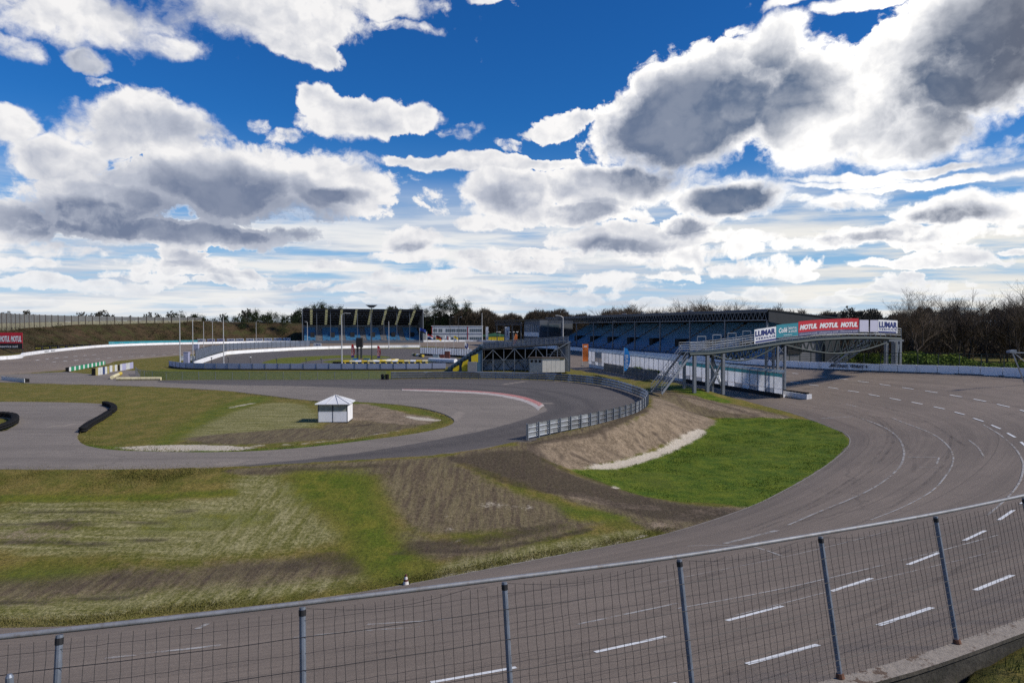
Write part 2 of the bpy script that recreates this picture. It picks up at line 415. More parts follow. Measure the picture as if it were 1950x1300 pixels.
Z['lush'] = zone([(.5, [(1085, 892), (1135, 894), (1200, 886), (1262, 864), (1330, 832), (1365, 797), (1430, 795), (1520, 797), (1572, 805), (1606, 825), (1619, 850), (1602, 874), (1562, 904), (1500, 938), (1440, 967), (1380, 960), (1300, 955), (1220, 942), (1150, 920)]),
],
                 [(.8, [(160, 848), (260, 857), (400, 859), (560, 852), (700, 836)], .7), (1.2, [(1270, 735), (1310, 742), (1350, 755), (1375, 763)], 1), ])
Z['moss'] = zone([(2, [(480, 696), (512, 684), (600, 675), (750, 675), (860, 688), (800, 696), (640, 697)]), (1.5, [(268, 708), (330, 703), (500, 706), (745, 706), (745, 722), (420, 723), (280, 721)]), (.6, [(640, 760), (720, 768), (790, 777), (840, 792), (856, 803), (820, 817), (848, 803), (825, 792), (770, 783), (690, 775)]), (1.6, [(290, 845), (340, 815), (400, 780), (470, 755), (520, 758), (440, 785), (360, 825), (330, 845)]),(2.2, [(555, 900), (640, 896), (700, 902), (722, 950), (738, 1000), (775, 1050), (800, 1100), (740, 1112), (690, 1085), (668, 1020), (620, 975), (560, 945)]), (1.5, [(0, 1085), (140, 1080), (160, 1094), (0, 1108)]), (.8, [(1180, 1035), (1240, 1012), (1252, 1018), (1060, 1058)]), (1.0, [(1060, 960), (1160, 975), (1200, 990), (1100, 990)])], [(.5, [(0, 948), (250, 948), (440, 938)], .8), (.4, [(700, 1000), (770, 1070)], 1), (1.2, [(300, 1000), (480, 985)], .5)])
Z['straw'] = zone([(1.0, [(0, 962), (250, 957), (420, 947), (450, 915), (500, 900), (565, 930), (600, 980), (640, 1025), (560, 1045), (350, 1062), (200, 1052), (0, 1045)]),
                   (1.2, [(340, 838), (400, 800), (480, 772), (560, 768), (600, 785), (600, 812), (480, 826)]), (1.0, [(0, 1130), (500, 1100), (680, 1095), (640, 1120), (300, 1165), (0, 1190)]),
                   (.5, [(860, 1065), (1000, 1040), (1200, 1010), (1240, 1015), (1100, 1048), (850, 1098)])])
Z['soil'] = zone([(1.0, [(725, 895), (860, 882), (960, 930), (1060, 960), (1150, 985), (1080, 1000), (950, 1012), (800, 1010), (748, 960)]),
                  (1.2, [(0, 1095), (300, 1085), (560, 1062), (690, 1085), (600, 1105), (300, 1125), (0, 1145)]), (1.0, [(760, 1010), (900, 1035), (1100, 990), (1160, 985), (1090, 1012), (900, 1062), (800, 1055)]),
                  (.8, [(350, 836), (470, 822), (600, 815), (645, 832), (450, 847)]), (.5, [(430, 893), (600, 884), (740, 876), (860, 868), (860, 890), (700, 906), (600, 902), (480, 905)]),
                  (.35, [(860, 866), (1000, 848), (1035, 876), (1080, 898), (1160, 925), (1230, 945), (1300, 958), (1440, 968), (1400, 985), (1290, 1012), (1250, 1012), (1180, 985), (1060, 945), (960, 908)]),
                  (.6, [(1237, 742), (1290, 748), (1400, 770), (1515, 797), (1365, 794), (1330, 788), (1250, 765)]), (.8, [(640, 800), (700, 790), (830, 798), (780, 815), (700, 830), (600, 835)])],
                 [(.35, [(130, 1004), (70, 1002)], .7), (.9, [(1232, 775), (1150, 812), (1050, 835), (1005, 845)], 1)])
Z['tan'] = zone([(.6, [(1003, 850), (1100, 830), (1200, 802), (1238, 778), (1246, 757), (1300, 777), (1362, 800), (1335, 822), (1270, 845), (1190, 872), (1085, 892), (1035, 870)]),
                 (1.0, [(660, 772), (700, 770), (765, 785), (832, 797), (790, 808), (690, 800), (660, 795)]), 
                 (.5, [(1290, 752), (1400, 774), (1500, 796), (1440, 792), (1330, 772)])],
                [(.7, [(1100, 945), (1180, 962), (1240, 965)], .8), (.8, [(1260, 1000), (1330, 975), (1420, 968)], .6), (.8, [(0, 1020), (100, 1022)], .45)])
Z['dark'] = zone([(.7, [(868, 872), (1000, 856), (1040, 884), (1110, 912), (1230, 950), (1300, 962), (1420, 972), (1330, 992), (1230, 985), (1100, 945), (980, 915)])], [(.5, [(862, 870), (930, 902), (1000, 925), (1110, 945), (1250, 968)], .9), (.35, [(905, 862), (990, 890), (1080, 918), (1220, 950)], .8), (.5, [(1012, 852), (1040, 876), (1075, 893)], .9),
                      (.35, [(1230, 780), (1150, 815), (1050, 838), (1008, 846)], 1), (.45, [(1360, 794), (1330, 788), (1270, 770)], .9), (.5, [(1440, 790), (1350, 765), (1280, 752)], .7),
                      (.16, [(0, 999), (150, 998), (330, 992)], .75), (.2, [(0, 1033), (200, 1031), (320, 1025)], .8), (.2, [(90, 994), (130, 993)], .7), (.8, [(560, 1075), (640, 1065), (660, 1085)], .7),
                      (.15, [(0, 977), (180, 976), (360, 974)], .7), (.8, [(0, 1110), (300, 1100), (520, 1085)], .42), (.2, [(0, 1145), (200, 1138), (260, 1130)], .9), (.6, [(780, 1040), (950, 1022), (1060, 1000)], .7), (.25, [(760, 1050), (950, 1042), (1120, 1008)], .9),
                      (.5, [(1110, 905), (1230, 948), (1330, 965), (1440, 970)], .6), (.25, [(1290, 1018), (1380, 992), (1440, 972)], .9), (.4, [(470, 900), (600, 893), (760, 886)], .6), (.3, [(350, 843), (400, 845)], .8), (.5, [(660, 812), (705, 808)], .7)] +
                 [(RG.uniform(.16, .3), [(x + RG.uniform(-12, 12), y + RG.uniform(-5, 5)), (x + RG.uniform(18, 48), y + RG.uniform(14, 32))], RG.uniform(.45, 1)) for x, y in ((1050, 850), (1090, 840), (1095, 862), (1140, 828), (1150, 848), (1185, 818), (1195, 838), (1220, 806), (1235, 824), (1262, 795), (1265, 812), (1290, 790))])
Z['sand'] = zone([(.35, [(1115, 889), (1192, 874), (1266, 848), (1322, 818), (1343, 820), (1340, 828), (1303, 849), (1223, 880), (1160, 893)]), (.35, [(225, 852), (330, 847), (480, 851), (430, 858), (300, 858)]), (.3, [(770, 792), (820, 796), (840, 800), (800, 800)])],
                 [(.3, [(1170, 927)], .9), (.12, [(860, 1092), (1000, 1068), (1120, 1044), (1230, 1020)], .6), (.15, [(480, 848), (600, 842), (760, 822)], .6), (.12, [(845, 985), (858, 1005), (870, 1030)], .45),
                  (.1, [(350, 1000), (355, 1010)], .1), (.4, [(440, 775), (480, 768)], .6), (.5, [(1000, 965), (930, 960)], .3)])
mg, nt, b = newmat('ground_soil_and_grass'); pos = position(nt)
nL = noise(nt, pos, .12, 5, .6); nM = noise(nt, pos, .9, 7, .62); nF = noise(nt, pos, 6.0, 6, .7); nR = noise(nt, scaled(nt, pos, 3.6, .35, 1, R(4)), 1.0, 6, .68); nQ = noise(nt, scaled(nt, pos, .22, 2.6, 1, R(-4)), 1.0, 6, .68)
edge = (nM - .5) * .9 + (nF - .5) * .7
sepx = nt.nodes.new('ShaderNodeSeparateXYZ'); nt.links.new(pos, sepx.inputs[0]); gx_, gy_ = Sk(nt, sepx.outputs[0]), Sk(nt, sepx.outputs[1])
sel_ = gx_.smooth(-15.5, -12.0); fam = nQ + (nR - nQ) * sel_
def zmask(n, w=.26, k=1.25): return (attr(nt, n) + edge * k).smooth(.5 - w, .5 + w) * attr(nt, n).smooth(.02, .15)
tex = (nF * .6 + noise(nt, pos, 17, 4, .7) * .4).smooth(.36, .64)
def duo(lo, hi, f=None): return mixc(nt, tex if f is None else f, lo, hi)
nS = noise(nt, scaled(nt, pos, .55, .30, 1), 1.0, 6, .7)
grass = mixc(nt, (nM * .45 + nS * .55).smooth(.42, .60), duo((.055, .063, .008), (.150, .138, .024)), duo((.095, .076, .016), (.245, .185, .052)))
straw = mixc(nt, (fam * .85 + nM * .15 + (nF - .5) * .35).smooth(.36, .66), duo((.072, .078, .014), (.165, .152, .040)), duo((.150, .138, .052), (.36, .32, .165)))
soil = mixc(nt, nR.smooth(.35, .65), duo((.052, .038, .024), (.135, .100, .066)), duo((.098, .080, .038), (.215, .172, .098)))
lush = mixc(nt, nM.smooth(.33, .68), duo((.020, .046, .003), (.078, .130, .009)), duo((.070, .098, .006), (.150, .180, .016)))
moss = mixc(nt, nM.smooth(.36, .64), duo((.042, .066, .006), (.100, .128, .012)), duo((.085, .090, .010), (.175, .165, .025)))
lush = mixc(nt, nL.smooth(.5, .75) * .6, lush, duo((.07, .085, .012), (.13, .125, .02)))
tan = duo((.098, .073, .048), (.29, .222, .153), (nF * .6 + nM * .4).smooth(.35, .65))
dark = duo((.022, .016, .012), (.058, .043, .033))
sand = duo((.34, .29, .22), (.56, .50, .41))
col = mixc(nt, zmask('straw', .45, .9), grass, straw); col = mixc(nt, zmask('soil', .40, 1.2), col, soil); col = mixc(nt, zmask('lush', .2), col, lush)
col = mixc(nt, zmask('moss', .34, 1.3), col, moss); col = mixc(nt, zmask('tan'), col, tan); col = mixc(nt, zmask('dark', .34, 1.4) * (.25 + nR * 1.05).clamp() * .82, col, dark); col = mixc(nt, zmask('sand', .3, 1.5), col, sand)
# straw flecks
fl = noise(nt, scaled(nt, pos, 9, 5, 5), 1.0, 3, .8).smooth(.62, .74) * attr(nt, 'straw').smooth(.2, .7)
col = mixc(nt, fl * .5, col, (.34, .30, .18))
nt.links.new(col, b.inputs['Base Color']); b.inputs['Roughness'].default_value = .95; b.inputs['Specular IOR Level'].default_value = .15
bump(nt, b, nF * .6 + nM * .8 + nR * .3, .9, .12)
ground = npmesh('ground', np.c_[XY, GZ], GF, mg, attrs=Z, smooth=True); tag(ground, kind='structure')
# ================================================================== ASPHALT
def asphalt(name, old, new=None, streaks=True):
    m, nt, b = newmat(name); pos = position(nt)
    n0 = noise(nt, pos, .07, 5, .6); n1 = noise(nt, pos, .6, 7, .65); n2 = noise(nt, pos, 22, 5, .75)
    st = attr(nt, 'across'); al = attr(nt, 'along')
    v = xyz(nt, st * 7.0, al * .02, 0.0); s1 = noise(nt, v, 1.0, 7, .6); v2 = xyz(nt, st * 40.0, al * .05, 0.0); s2 = noise(nt, v2, 1.0, 4, .6)
    f = (n0 * .35 + s1 * .4 + s2 * .25).smooth(.3, .7)
    c = mixc(nt, f, tuple(x * .68 for x in old), tuple(x * 1.25 for x in old))
    cell = (st * 3.7)._m('FRACT'); seam = ((cell - .5).abs() - .006 + (n1 - .5) * .02).smooth(.0, .008); 
    c = mixc(nt, (s1 * .7 + n1 * .3).smooth(.52, .66) * .62, c, tuple(x * .62 for x in old))
    c = mixc(nt, n1.smooth(.58, .78) * .35, c, tuple(x * 1.45 for x in old))
    if new:
        k = (attr(nt, 'newtar') + (n1 - .5) * .5).smooth(-.12, .12)
        cn = mixc(nt, f, tuple(x * .82 for x in new), tuple(x * 1.18 for x in new)); cn = mixc(nt, n1.smooth(.6, .75) * .3, cn, tuple(x * 1.6 for x in new)); c = mixc(nt, k, c, cn)
        dk = attr(nt, 'rubber'); c = mixc(nt, dk * (s1 + .2).clamp() * .8, c, tuple(x * .55 for x in new))
        sp = attr(nt, 'dust'); c = mixc(nt, (sp + (n1 - .5) * .6).smooth(.35, .75) * .7, c, (.26, .22, .18))
    c = mixc(nt, (1.0 - seam) * (.55 if not new else 0.0), c, tuple(x * .45 for x in old))
    crk = nt.nodes.new('ShaderNodeTexVoronoi'); crk.feature = 'DISTANCE_TO_EDGE'; crk.inputs['Scale'].default_value = .17; nt.links.new(xyz(nt, al * .35 + n1 * 3.0, st * 6.0 + n0 * 2.0, 0.0), crk.inputs['Vector']); ck = (Sk(nt, crk.outputs['Distance']) + (n2 - .5) * .004).smooth(.002, .010)
    c = mixc(nt, (1.0 - ck) * n0.smooth(.45, .6) * .5, c, tuple(x * .42 for x in old))
    ag = (n2 * .55 + noise(nt, pos, 60, 3, .8) * .45).smooth(.34, .66)
    c = mixc(nt, .55, c, mixc(nt, ag, (.36, .36, .37), (1.46, 1.42, 1.38)), 'MULTIPLY')
    nt.links.new(c, b.inputs['Base Color']); b.inputs['Roughness'].default_value = .82; b.inputs['Specular IOR Level'].default_value = .35
    bump(nt, b, n2, .35, .01)
    return m
M_TRACK = asphalt('worn_asphalt', (.200, .160, .126))
M_ROAD = asphalt('infield_asphalt', (.200, .171, .143), (.096, .084, .076))
def track_sheet(name, A, B, cols, n, m):
    Ba = resample(B, n=n); Aa = pair(A, Ba); V = []; ac = []; al = []
    s = np.r_[0, np.cumsum(np.linalg.norm(np.diff(Ba[:, :2], axis=0), axis=1))]
    for i in range(n):
        for j in range(cols + 1):
            t = j / cols; p = Aa[i] * (1 - t) + Ba[i] * t; V.append((p[0], p[1], p[2] + .02)); ac.append(t * 2.4); al.append(s[i])
    idx = np.arange(n * (cols + 1)).reshape(n, cols + 1)
    Fq = np.stack([idx[:-1, :-1], idx[:-1, 1:], idx[1:, 1:], idx[1:, :-1]], -1).reshape(-1, 4)
    V = list(V); Fq = [tuple(q) for q in Fq]
    for col_, sgn in ((0, 1), (cols, -1)):
        k0 = len(V)
        for i in range(n):
            o = Aa[i] - Ba[i]; o = o / (np.linalg.norm(o[:2]) + 1e-9) * sgn; p = V[i * (cols + 1) + col_]; V.append((p[0] + o[0] * 1.0, p[1] + o[1] * 1.0, p[2] - .40)); ac.append(ac[col_]); al.append(s[i])
        for i in range(n - 1): a_, b_, c_, d_ = i * (cols + 1) + col_, (i + 1) * (cols + 1) + col_, k0 + i + 1, k0 + i; Fq.append((a_, b_, c_, d_) if sgn > 0 else (a_, d_, c_, b_))
    return npmesh(name, V, Fq, m, attrs={'across': ac, 'along': al}, smooth=False)
race = tag(track_sheet('race_track', inner, outer, 10, 700, M_TRACK), kind='structure')
race2 = tag(track_sheet('race_track', in2, out2, 6, 260, M_TRACK), kind='structure')
def sheet(name, loop, holes, z, m, step, attrs=None):
    loops = [np.asarray(loop)[:, :2]] + [np.asarray(h)[:, :2] for h in holes]; pts = []; edges = []
    for L in loops:
        k = len(pts); pts += [Vector(p) for p in L]; edges += [(k + i, k + (i + 1) % len(L)) for i in range(len(L))]
    mn, mx = loops[0].min(0), loops[0].max(0)
    g = np.array([(x, y) for x in np.arange(mn[0], mx[0], step) for y in np.arange(mn[1], mx[1], step)])
    k = inside(g, loops[0]) & (sdf(g, loops[0]) > step * .4)
    for L in loops[1:]: k &= sdf(g, L) < -step * .4
    pts += [Vector(p) for p in g[k]]
    vo, _, fo, *_ = geometry.delaunay_2d_cdt(pts, edges, [], 0, 1e-4)
    V = np.array([(v.x, v.y) for v in vo]); Fq = np.array([f for f in fo if len(f) == 3])
    cen = V[Fq].mean(1); k = inside(cen, loops[0])
    for L in loops[1:]: k &= ~inside(cen, L)
    Fq = Fq[k]
    a, b_, c_ = V[Fq[:, 0]], V[Fq[:, 1]], V[Fq[:, 2]]; flip = ((b_[:, 0] - a[:, 0]) * (c_[:, 1] - a[:, 1]) - (b_[:, 1] - a[:, 1]) * (c_[:, 0] - a[:, 0])) < 0
    Fq[flip] = Fq[flip][:, ::-1]
    sk = MB()
    for li, L in enumerate(loops):
        c_ = resample(np.vstack([L, L[:1]]), 1.0); dd = np.gradient(c_, axis=0); dd /= np.linalg.norm(dd, axis=1)[:, None] + 1e-9; nn = np.stack([-dd[:, 1], dd[:, 0]], 1)
        A2 = np.sum(L[:, 0] * np.roll(L[:, 1], -1) - np.roll(L[:, 0], -1) * L[:, 1]); sg = (-1 if A2 > 0 else 1) * (1 if li == 0 else -1)
        k0 = len(V) ; n_ = len(c_); V = np.vstack([V, c_, c_ + nn * sg * .3]); zz = np.r_[np.full(k0, z) if not hasattr(z, '__len__') else z, np.full(n_, np.max(z)), np.full(n_, np.max(z) - .3)]; z = zz
        q = np.array([(k0 + i, k0 + i + 1, k0 + n_ + i + 1) for i in range(n_ - 1)] + [(k0 + i, k0 + n_ + i + 1, k0 + n_ + i) for i in range(n_ - 1)]); Fq = np.vstack([Fq, q])
    return npmesh(name, np.c_[V, z], Fq, m, attrs=attrs(V) if attrs else None, smooth=False)
newtar = np.vstack([cpx([(300, 728), (430, 733), (560, 735), (720, 741), (900, 746), (985, 760), (1040, 777), (1022, 790), (940, 815), (800, 843), (640, 868), (430, 889)], 5), cpx([(430, 897), (700, 885), (1010, 845)], 3), cpx([(1120, 840), (1260, 790), (1270, 750), (1100, 715), (740, 712), (300, 716)], 3)])
rub = [cpx(l) for l in ([(760, 730), (900, 732), (1040, 744), (1120, 765), (1110, 795), (1000, 822), (820, 852), (620, 874)], [(1010, 745), (1060, 762), (1060, 785), (1000, 808), (880, 835)], [(600, 733), (850, 738), (980, 750), (1080, 770), (1060, 790)])]
dust = [cpx(l, 3) for l in ([(690, 744), (760, 742)], [(1025, 768), (1048, 768)], [(420, 884), (455, 880)], [(100, 812), (145, 808)], [(1060, 727), (1085, 727)], [(960, 732), (1000, 726)], [(1140, 738), (1165, 735)], [(880, 785), (860, 800)])]
def road_attrs(V):
    r = np.zeros(len(V)); d = np.zeros(len(V))
    for l in rub: r = np.maximum(r, 1 - sstep(dist_line(V, l)[0], .2, 1.0))
    for l in dust: d = np.maximum(d, 1 - sstep(dist_line(V, l)[0], .1, 1.0))
    return {'newtar': np.clip(sdf(V, newtar), -3, 3), 'rubber': r, 'dust': d, 'across': V[:, 1] * .05, 'along': V[:, 0] * 3}
road_sub = sheet('infield_road', road_loop, [island, isle2], .02, M_ROAD, .8, road_attrs); tag(road_sub, kind='structure')
def kart_attrs(V): return {'newtar': np.ones(len(V)), 'across': V[:, 1] * .05, 'along': V[:, 0]}
kart = sheet('kart_track', kart_loop, [kart_i1, kart_i2], .03, M_ROAD, 3, kart_attrs); tag(kart, kind='structure')
# pale concrete kerb round the inner edge of the turn and of the roads
M_EDGE = mat('worn_edge_concrete', (.20, .18, .16), .9, var=.25, vs=2)
mb = MB(); mb.strip(resample(inner[40:138], .6) + np.array([0, 0, .0]), -.05, .035, -.0, -.32); tag(mb.build('kerb', M_EDGE), kind='structure')
# red and white rumble kerb
def kerbmat():
    m, nt, b = newmat('red_white_kerb_paint'); pos = position(nt); al = attr(nt, 'along'); ac = attr(nt, 'across'); n1 = noise(nt, pos, 1.6, 7, .7); n2 = noise(nt, pos, 9, 4, .7)
    red = mixc(nt, n2.smooth(.3, .7), (.30, .085, .075), (.46, .19, .165)); white = mixc(nt, n1.smooth(.3, .7), (.30, .25, .22), (.55, .50, .46))
    f = ((ac - .62) * 6.0).smooth(-.6, .6) + (n1 - .5).max(0.0) * 2.4
    c = mixc(nt, f.clamp(), red, white); c = mixc(nt, n1.smooth(.52, .7) * .55, c, (.20, .17, .15))
    c = mixc(nt, al.smooth(.93, .97), c, white)
    nt.links.new(c, b.inputs['Base Color']); b.inputs['Roughness'].default_value = .8; return m
ko = resample(cpx([(765, 741.5), (850, 742.5), (930, 746), (990, 754), (1025, 765), (1037, 773)], 8), n=80); ki = resample(cpx([(765, 743.5), (850, 747), (930, 752), (985, 762), (1012, 772), (1025, 782)], 8), n=80)
V = []; ac = []; al = []
for i in range(80):
    for j, t in enumerate((0, .2, .6, .85, 1)):
        p = ko[i] * (1 - t) + ki[i] * t; V.append((p[0], p[1], (.03, .09, .11, .06, .03)[j])); ac.append(t); al.append(i / 79)
ix = np.arange(400).reshape(80, 5)
k = npmesh('kerb', V, np.stack([ix[:-1, :-1], ix[:-1, 1:], ix[1:, 1:], ix[1:, :-1]], -1).reshape(-1, 4), kerbmat(), attrs={'across': ac, 'along': al}, smooth=True); tag(k, kind='structure')
# ------------------------------------------------------------------ painted markings
M_WHITE = mat('road_paint', (.74, .74, .72), .7, var=.12, vs=6, dirt=(.22, .20, .18, .6))
M_CHALK = None
def chalkmat():
    m, nt, b = newmat('faded_paint'); pos = position(nt); n = noise(nt, pos, 1.7, 7, .75); n2 = noise(nt, pos, .25, 3, .5)
    nt.links.new((n * .7 + n2 * .3).smooth(.40, .56, 0, .70).k, b.inputs['Alpha']); b.inputs['Base Color'].default_value = (.50, .48, .45, 1); b.inputs['Roughness'].default_value = .8; return m
M_CHALK = chalkmat()
mk = MB(); fad = MB()
def ribbon(mb, pts, w, lift=.026):
    pts = [Vector(p) for p in pts]; vs = []; fs = []
    for i, p in enumerate(pts):
        d = pts[min(i + 1, len(pts) - 1)] - pts[max(i - 1, 0)]; s = Vector((-d.y, d.x, 0)).normalized() * w / 2
        for q in (p + s, p - s): vs.append((q.x, q.y, H(q.x, q.y) + lift))
    mb.add(vs, [(2 * i, 2 * i + 1, 2 * i + 3, 2 * i + 2) for i in range(len(pts) - 1)])
def z3(x0, x1, y0, y1): return (1350 + x0 / 3.25, 680 + y0 / 3.25), (1350 + x1 / 3.25, 680 + y1 / 3.25)
dash = [((1133, 1243), (1268, 1213)), ((1384, 1183), (1490, 1155)), ((1583, 1127), (1660, 1102)), ((1729, 1076), (1789, 1053)), ((1836, 1030), (1876, 1011)), ((1902, 991), (1930, 972)), ((820, 1301), (983, 1272)), ((1422, 1266), (1558, 1229)), ((1673, 1192), (1775, 1158)), ((1857, 1125), (1928, 1096)), ((1945, 960), (1962, 946)), ((1110, 1350), (1290, 1303)), ((460, 1352), (640, 1328)), ((1985, 1072), (2040, 1046)), ((1978, 924), (1992, 905))]
dash += [z3(*q) for q in [(503, 560, 152, 160), (618, 680, 170, 177), (737, 800, 186, 196), (860, 928, 207, 217), (988, 1056, 230, 242), (1118, 1187, 254, 266), (1255, 1322, 278, 291), (1392, 1458, 307, 321), (1521, 1583, 340, 356), (1636, 1700, 378, 398), (1748, 1805, 420, 444), (1847, 1896, 470, 497), (1930, 1965, 525, 555), (1990, 2010, 590, 630),
         (515, 610, 99, 109), (660, 730, 118, 123), (793, 858, 132, 138), (920, 990, 149, 157), (1057, 1123, 168, 177), (1197, 1266, 188, 198), (1338, 1415, 209, 220), (1488, 1565, 233, 246), (1637, 1717, 259, 275), (1783, 1860, 291, 309), (1925, 1990, 327, 345), (2050, 2110, 362, 384)]]
for a, b_ in dash:
    p, q = Wp(*a), Wp(*b_); ribbon(mk, [p.lerp(q, t / 4) for t in range(5)], .15)
far_dash = [[(68 + i * 23.5, 686 - i * 1.35) for i in range(14)], [(100 + i * 24, 690 - i * 1.9) for i in range(9)]]
for i in range(7): a = (68 + i * 18, 686 - i * 2.0 + .05 * i * i); p, q = Wp(*a), Wp(a[0] + 7, a[1] - .7); ribbon(mk, [p, q], .3)
for i in range(16): a = (99 + i * 21, 689.5 - i * 1.75 + .037 * i * i); p, q = Wp(*a), Wp(a[0] + 8, a[1] - .5); ribbon(mk, [p, q], .3)
tag(mk.build('lane_marking', M_WHITE), kind='structure')
def zc(l): return [Wp(1350 + x / 3.25, 680 + y / 3.25) for x, y in l]
curves = [(zc([(490, 1040), (700, 950), (850, 890), (1000, 820), (1100, 755), (1180, 680), (1205, 620), (1205, 570), (1180, 510), (1120, 455), (1040, 415), (940, 378)]), .14), (zc([(1000, 1010), (1200, 930), (1380, 830), (1470, 730), (1508, 660), (1508, 600), (1470, 540), (1400, 485), (1300, 440), (1130, 375)]), .10),
          (zc([(1725, 980), (1850, 870), (1920, 780), (1945, 700), (1940, 640), (1890, 560), (1800, 480), (1700, 420)]), .10), (zc([(1610, 515), (1665, 560), (1700, 615)]), .10), (zc([(1220, 618), (1430, 622)]), .12), (zc([(1425, 622), (1410, 662)]), .12), (zc([(1300, 682), (1420, 684)]), .12), (zc([(690, 380), (890, 368)]), .14), (zc([(850, 292), (920, 308)]), .2),
          ([Wp(1380, 1035), Wp(1480, 1010)], .3), ([Wp(700, 1040 + 150), Wp(860, 1180)], .1), ([Wp(560, 1215), Wp(680, 1203), Wp(800, 1195)], .12), ([Wp(200, 1255), Wp(330, 1240), Wp(420, 1230)], .2), ([Wp(1255, 1110), Wp(1500, 1060), Wp(1700, 1010)], .05), ([Wp(1290, 1160), Wp(1500, 1120), Wp(1750, 1060), Wp(1900, 1020)], .08), ([Wp(1395, 1235 - 60), Wp(1650, 1110), Wp(1900, 1050)], .05), ([Wp(1100, 1190), Wp(1290, 1150)], .12),
          ([Wp(1310, 1040), Wp(1420, 1040), Wp(1490, 1060)], .08), ([Wp(375, 1198), Wp(395, 1188)], .18)]
for pl, w in curves:
    ribbon(fad, [Vector((*p, 0)) for p in resample(catmull([q[:2] for q in pl], 6), .5)] if len(pl) > 1 else pl, w, .03)
tag(fad.build('chalk_line', M_CHALK), kind='structure')
def skidmat():
    m, nt, b = newmat('tyre_rubber_marks'); pos = position(nt); n = noise(nt, pos, .5, 5, .65); n2 = noise(nt, pos, 6, 4, .7)
    nt.links.new(((n * .7 + n2 * .3).smooth(.40, .66, 0, .24)).k, b.inputs['Alpha']); b.inputs['Base Color'].default_value = (.035, .031, .030, 1); b.inputs['Roughness'].default_value = .7; return m
skid = MB()
for pl, w in (([(1420, 1010), (1560, 950), (1660, 880), (1690, 820), (1640, 780)], .22), ([(1432, 1014), (1572, 953), (1672, 883), (1702, 822), (1652, 781)], .22), ([(1300, 1110), (1500, 1050), (1700, 965), (1800, 880), (1810, 830)], .2), ([(1560, 745), (1640, 765), (1760, 800), (1840, 850)], .25), ([(1500, 770), (1600, 785), (1680, 815), (1735, 860), (1740, 900)], .25),
              ([(860, 1190), (1050, 1155), (1300, 1090), (1450, 1035)], .2), ([(600, 1260), (900, 1215), (1150, 1160), (1380, 1090)], .2), ([(880, 1290), (1100, 1250), (1350, 1185), (1600, 1090)], .22), ([(1640, 725), (1720, 735), (1850, 760)], .3), ([(300, 1290), (560, 1255), (760, 1222)], .2), ([(1380, 1285), (1560, 1215), (1760, 1120), (1900, 1040)], .2),
              ([(1610, 722), (1560, 735), (1530, 742)], .35)):
    ribbon(skid, [Vector((*p, 0)) for p in resample(catmull([Wp(*q)[:2] for q in pl], 6), .5)], w, .0235)
tag(skid.build('skid_mark', skidmat()), kind='structure')
# ================================================================== NEAR OBJECTS
GALV = mat('galvanised_steel', (.30, .32, .35), .45, .75, .18, 3, dirt=(.16, .13, .10, .25))
GALVD = mat('dull_grey_steel', (.20, .22, .25), .5, .5, .2, 2)
POSTM = mat('blue_grey_post_paint', (.17, .195, .24), .5, .3, .2, 4, dirt=(.10, .09, .08, .4))
WIREM = mat('dark_wire', (.022, .022, .025), .6, .3, .2, 8)
BLACK = mat('black_rubber', (.011, .011, .012), .85, 0, .3, 3, bmp=.2, spec=.15)
WHITE = mat('white_paint', (.72, .72, .72), .55, 0, .08, 1.2, dirt=(.32, .30, .27, .5))
RUST = mat('rusty_base', (.13, .06, .035), .85, 0, .3, 12)
def concrete(name, c, moss=.6):
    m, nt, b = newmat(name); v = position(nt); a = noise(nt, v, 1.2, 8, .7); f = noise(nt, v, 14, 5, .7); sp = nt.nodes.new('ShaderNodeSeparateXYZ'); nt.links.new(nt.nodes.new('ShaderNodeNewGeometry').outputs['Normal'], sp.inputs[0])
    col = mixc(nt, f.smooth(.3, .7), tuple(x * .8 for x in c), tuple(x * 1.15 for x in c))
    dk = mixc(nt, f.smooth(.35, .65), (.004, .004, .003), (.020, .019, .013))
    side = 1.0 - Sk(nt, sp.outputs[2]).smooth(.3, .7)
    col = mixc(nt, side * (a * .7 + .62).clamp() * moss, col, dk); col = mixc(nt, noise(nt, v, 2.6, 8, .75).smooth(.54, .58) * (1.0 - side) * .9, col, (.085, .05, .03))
    nt.links.new(col, b.inputs['Base Color']); b.inputs['Roughness'].default_value = .9; bump(nt, b, f + a, .7, .03); return m
# concrete wall on the outside of the banked turn, under the wire fence
wl = resample(outer[24:150], .5); wl = wl[(wl[:, 0] > -14) & (wl[:, 0] < 26) & (wl[:, 1] < 24)]
t = thing('concrete_wall', 'weathered low concrete wall carrying the wire fence, moss on its outer face', 'wall', (0, 9, 2.1))
mb = MB(); mb.strip(wl, -.35, 1.15, -.17, .17 - .34 - .0); mb = MB(); mb.strip(wl, -.35, 1.09, .0, -.24); mb.build('wall_body', concrete('mossy_concrete', (.30, .27, .24), .95), t, world=True)
mb = MB(); mb.strip(wl, 1.093, 1.15, .03, -.27); mb.build('coping', concrete('coping_concrete', (.25, .215, .18), .85), t, world=True)
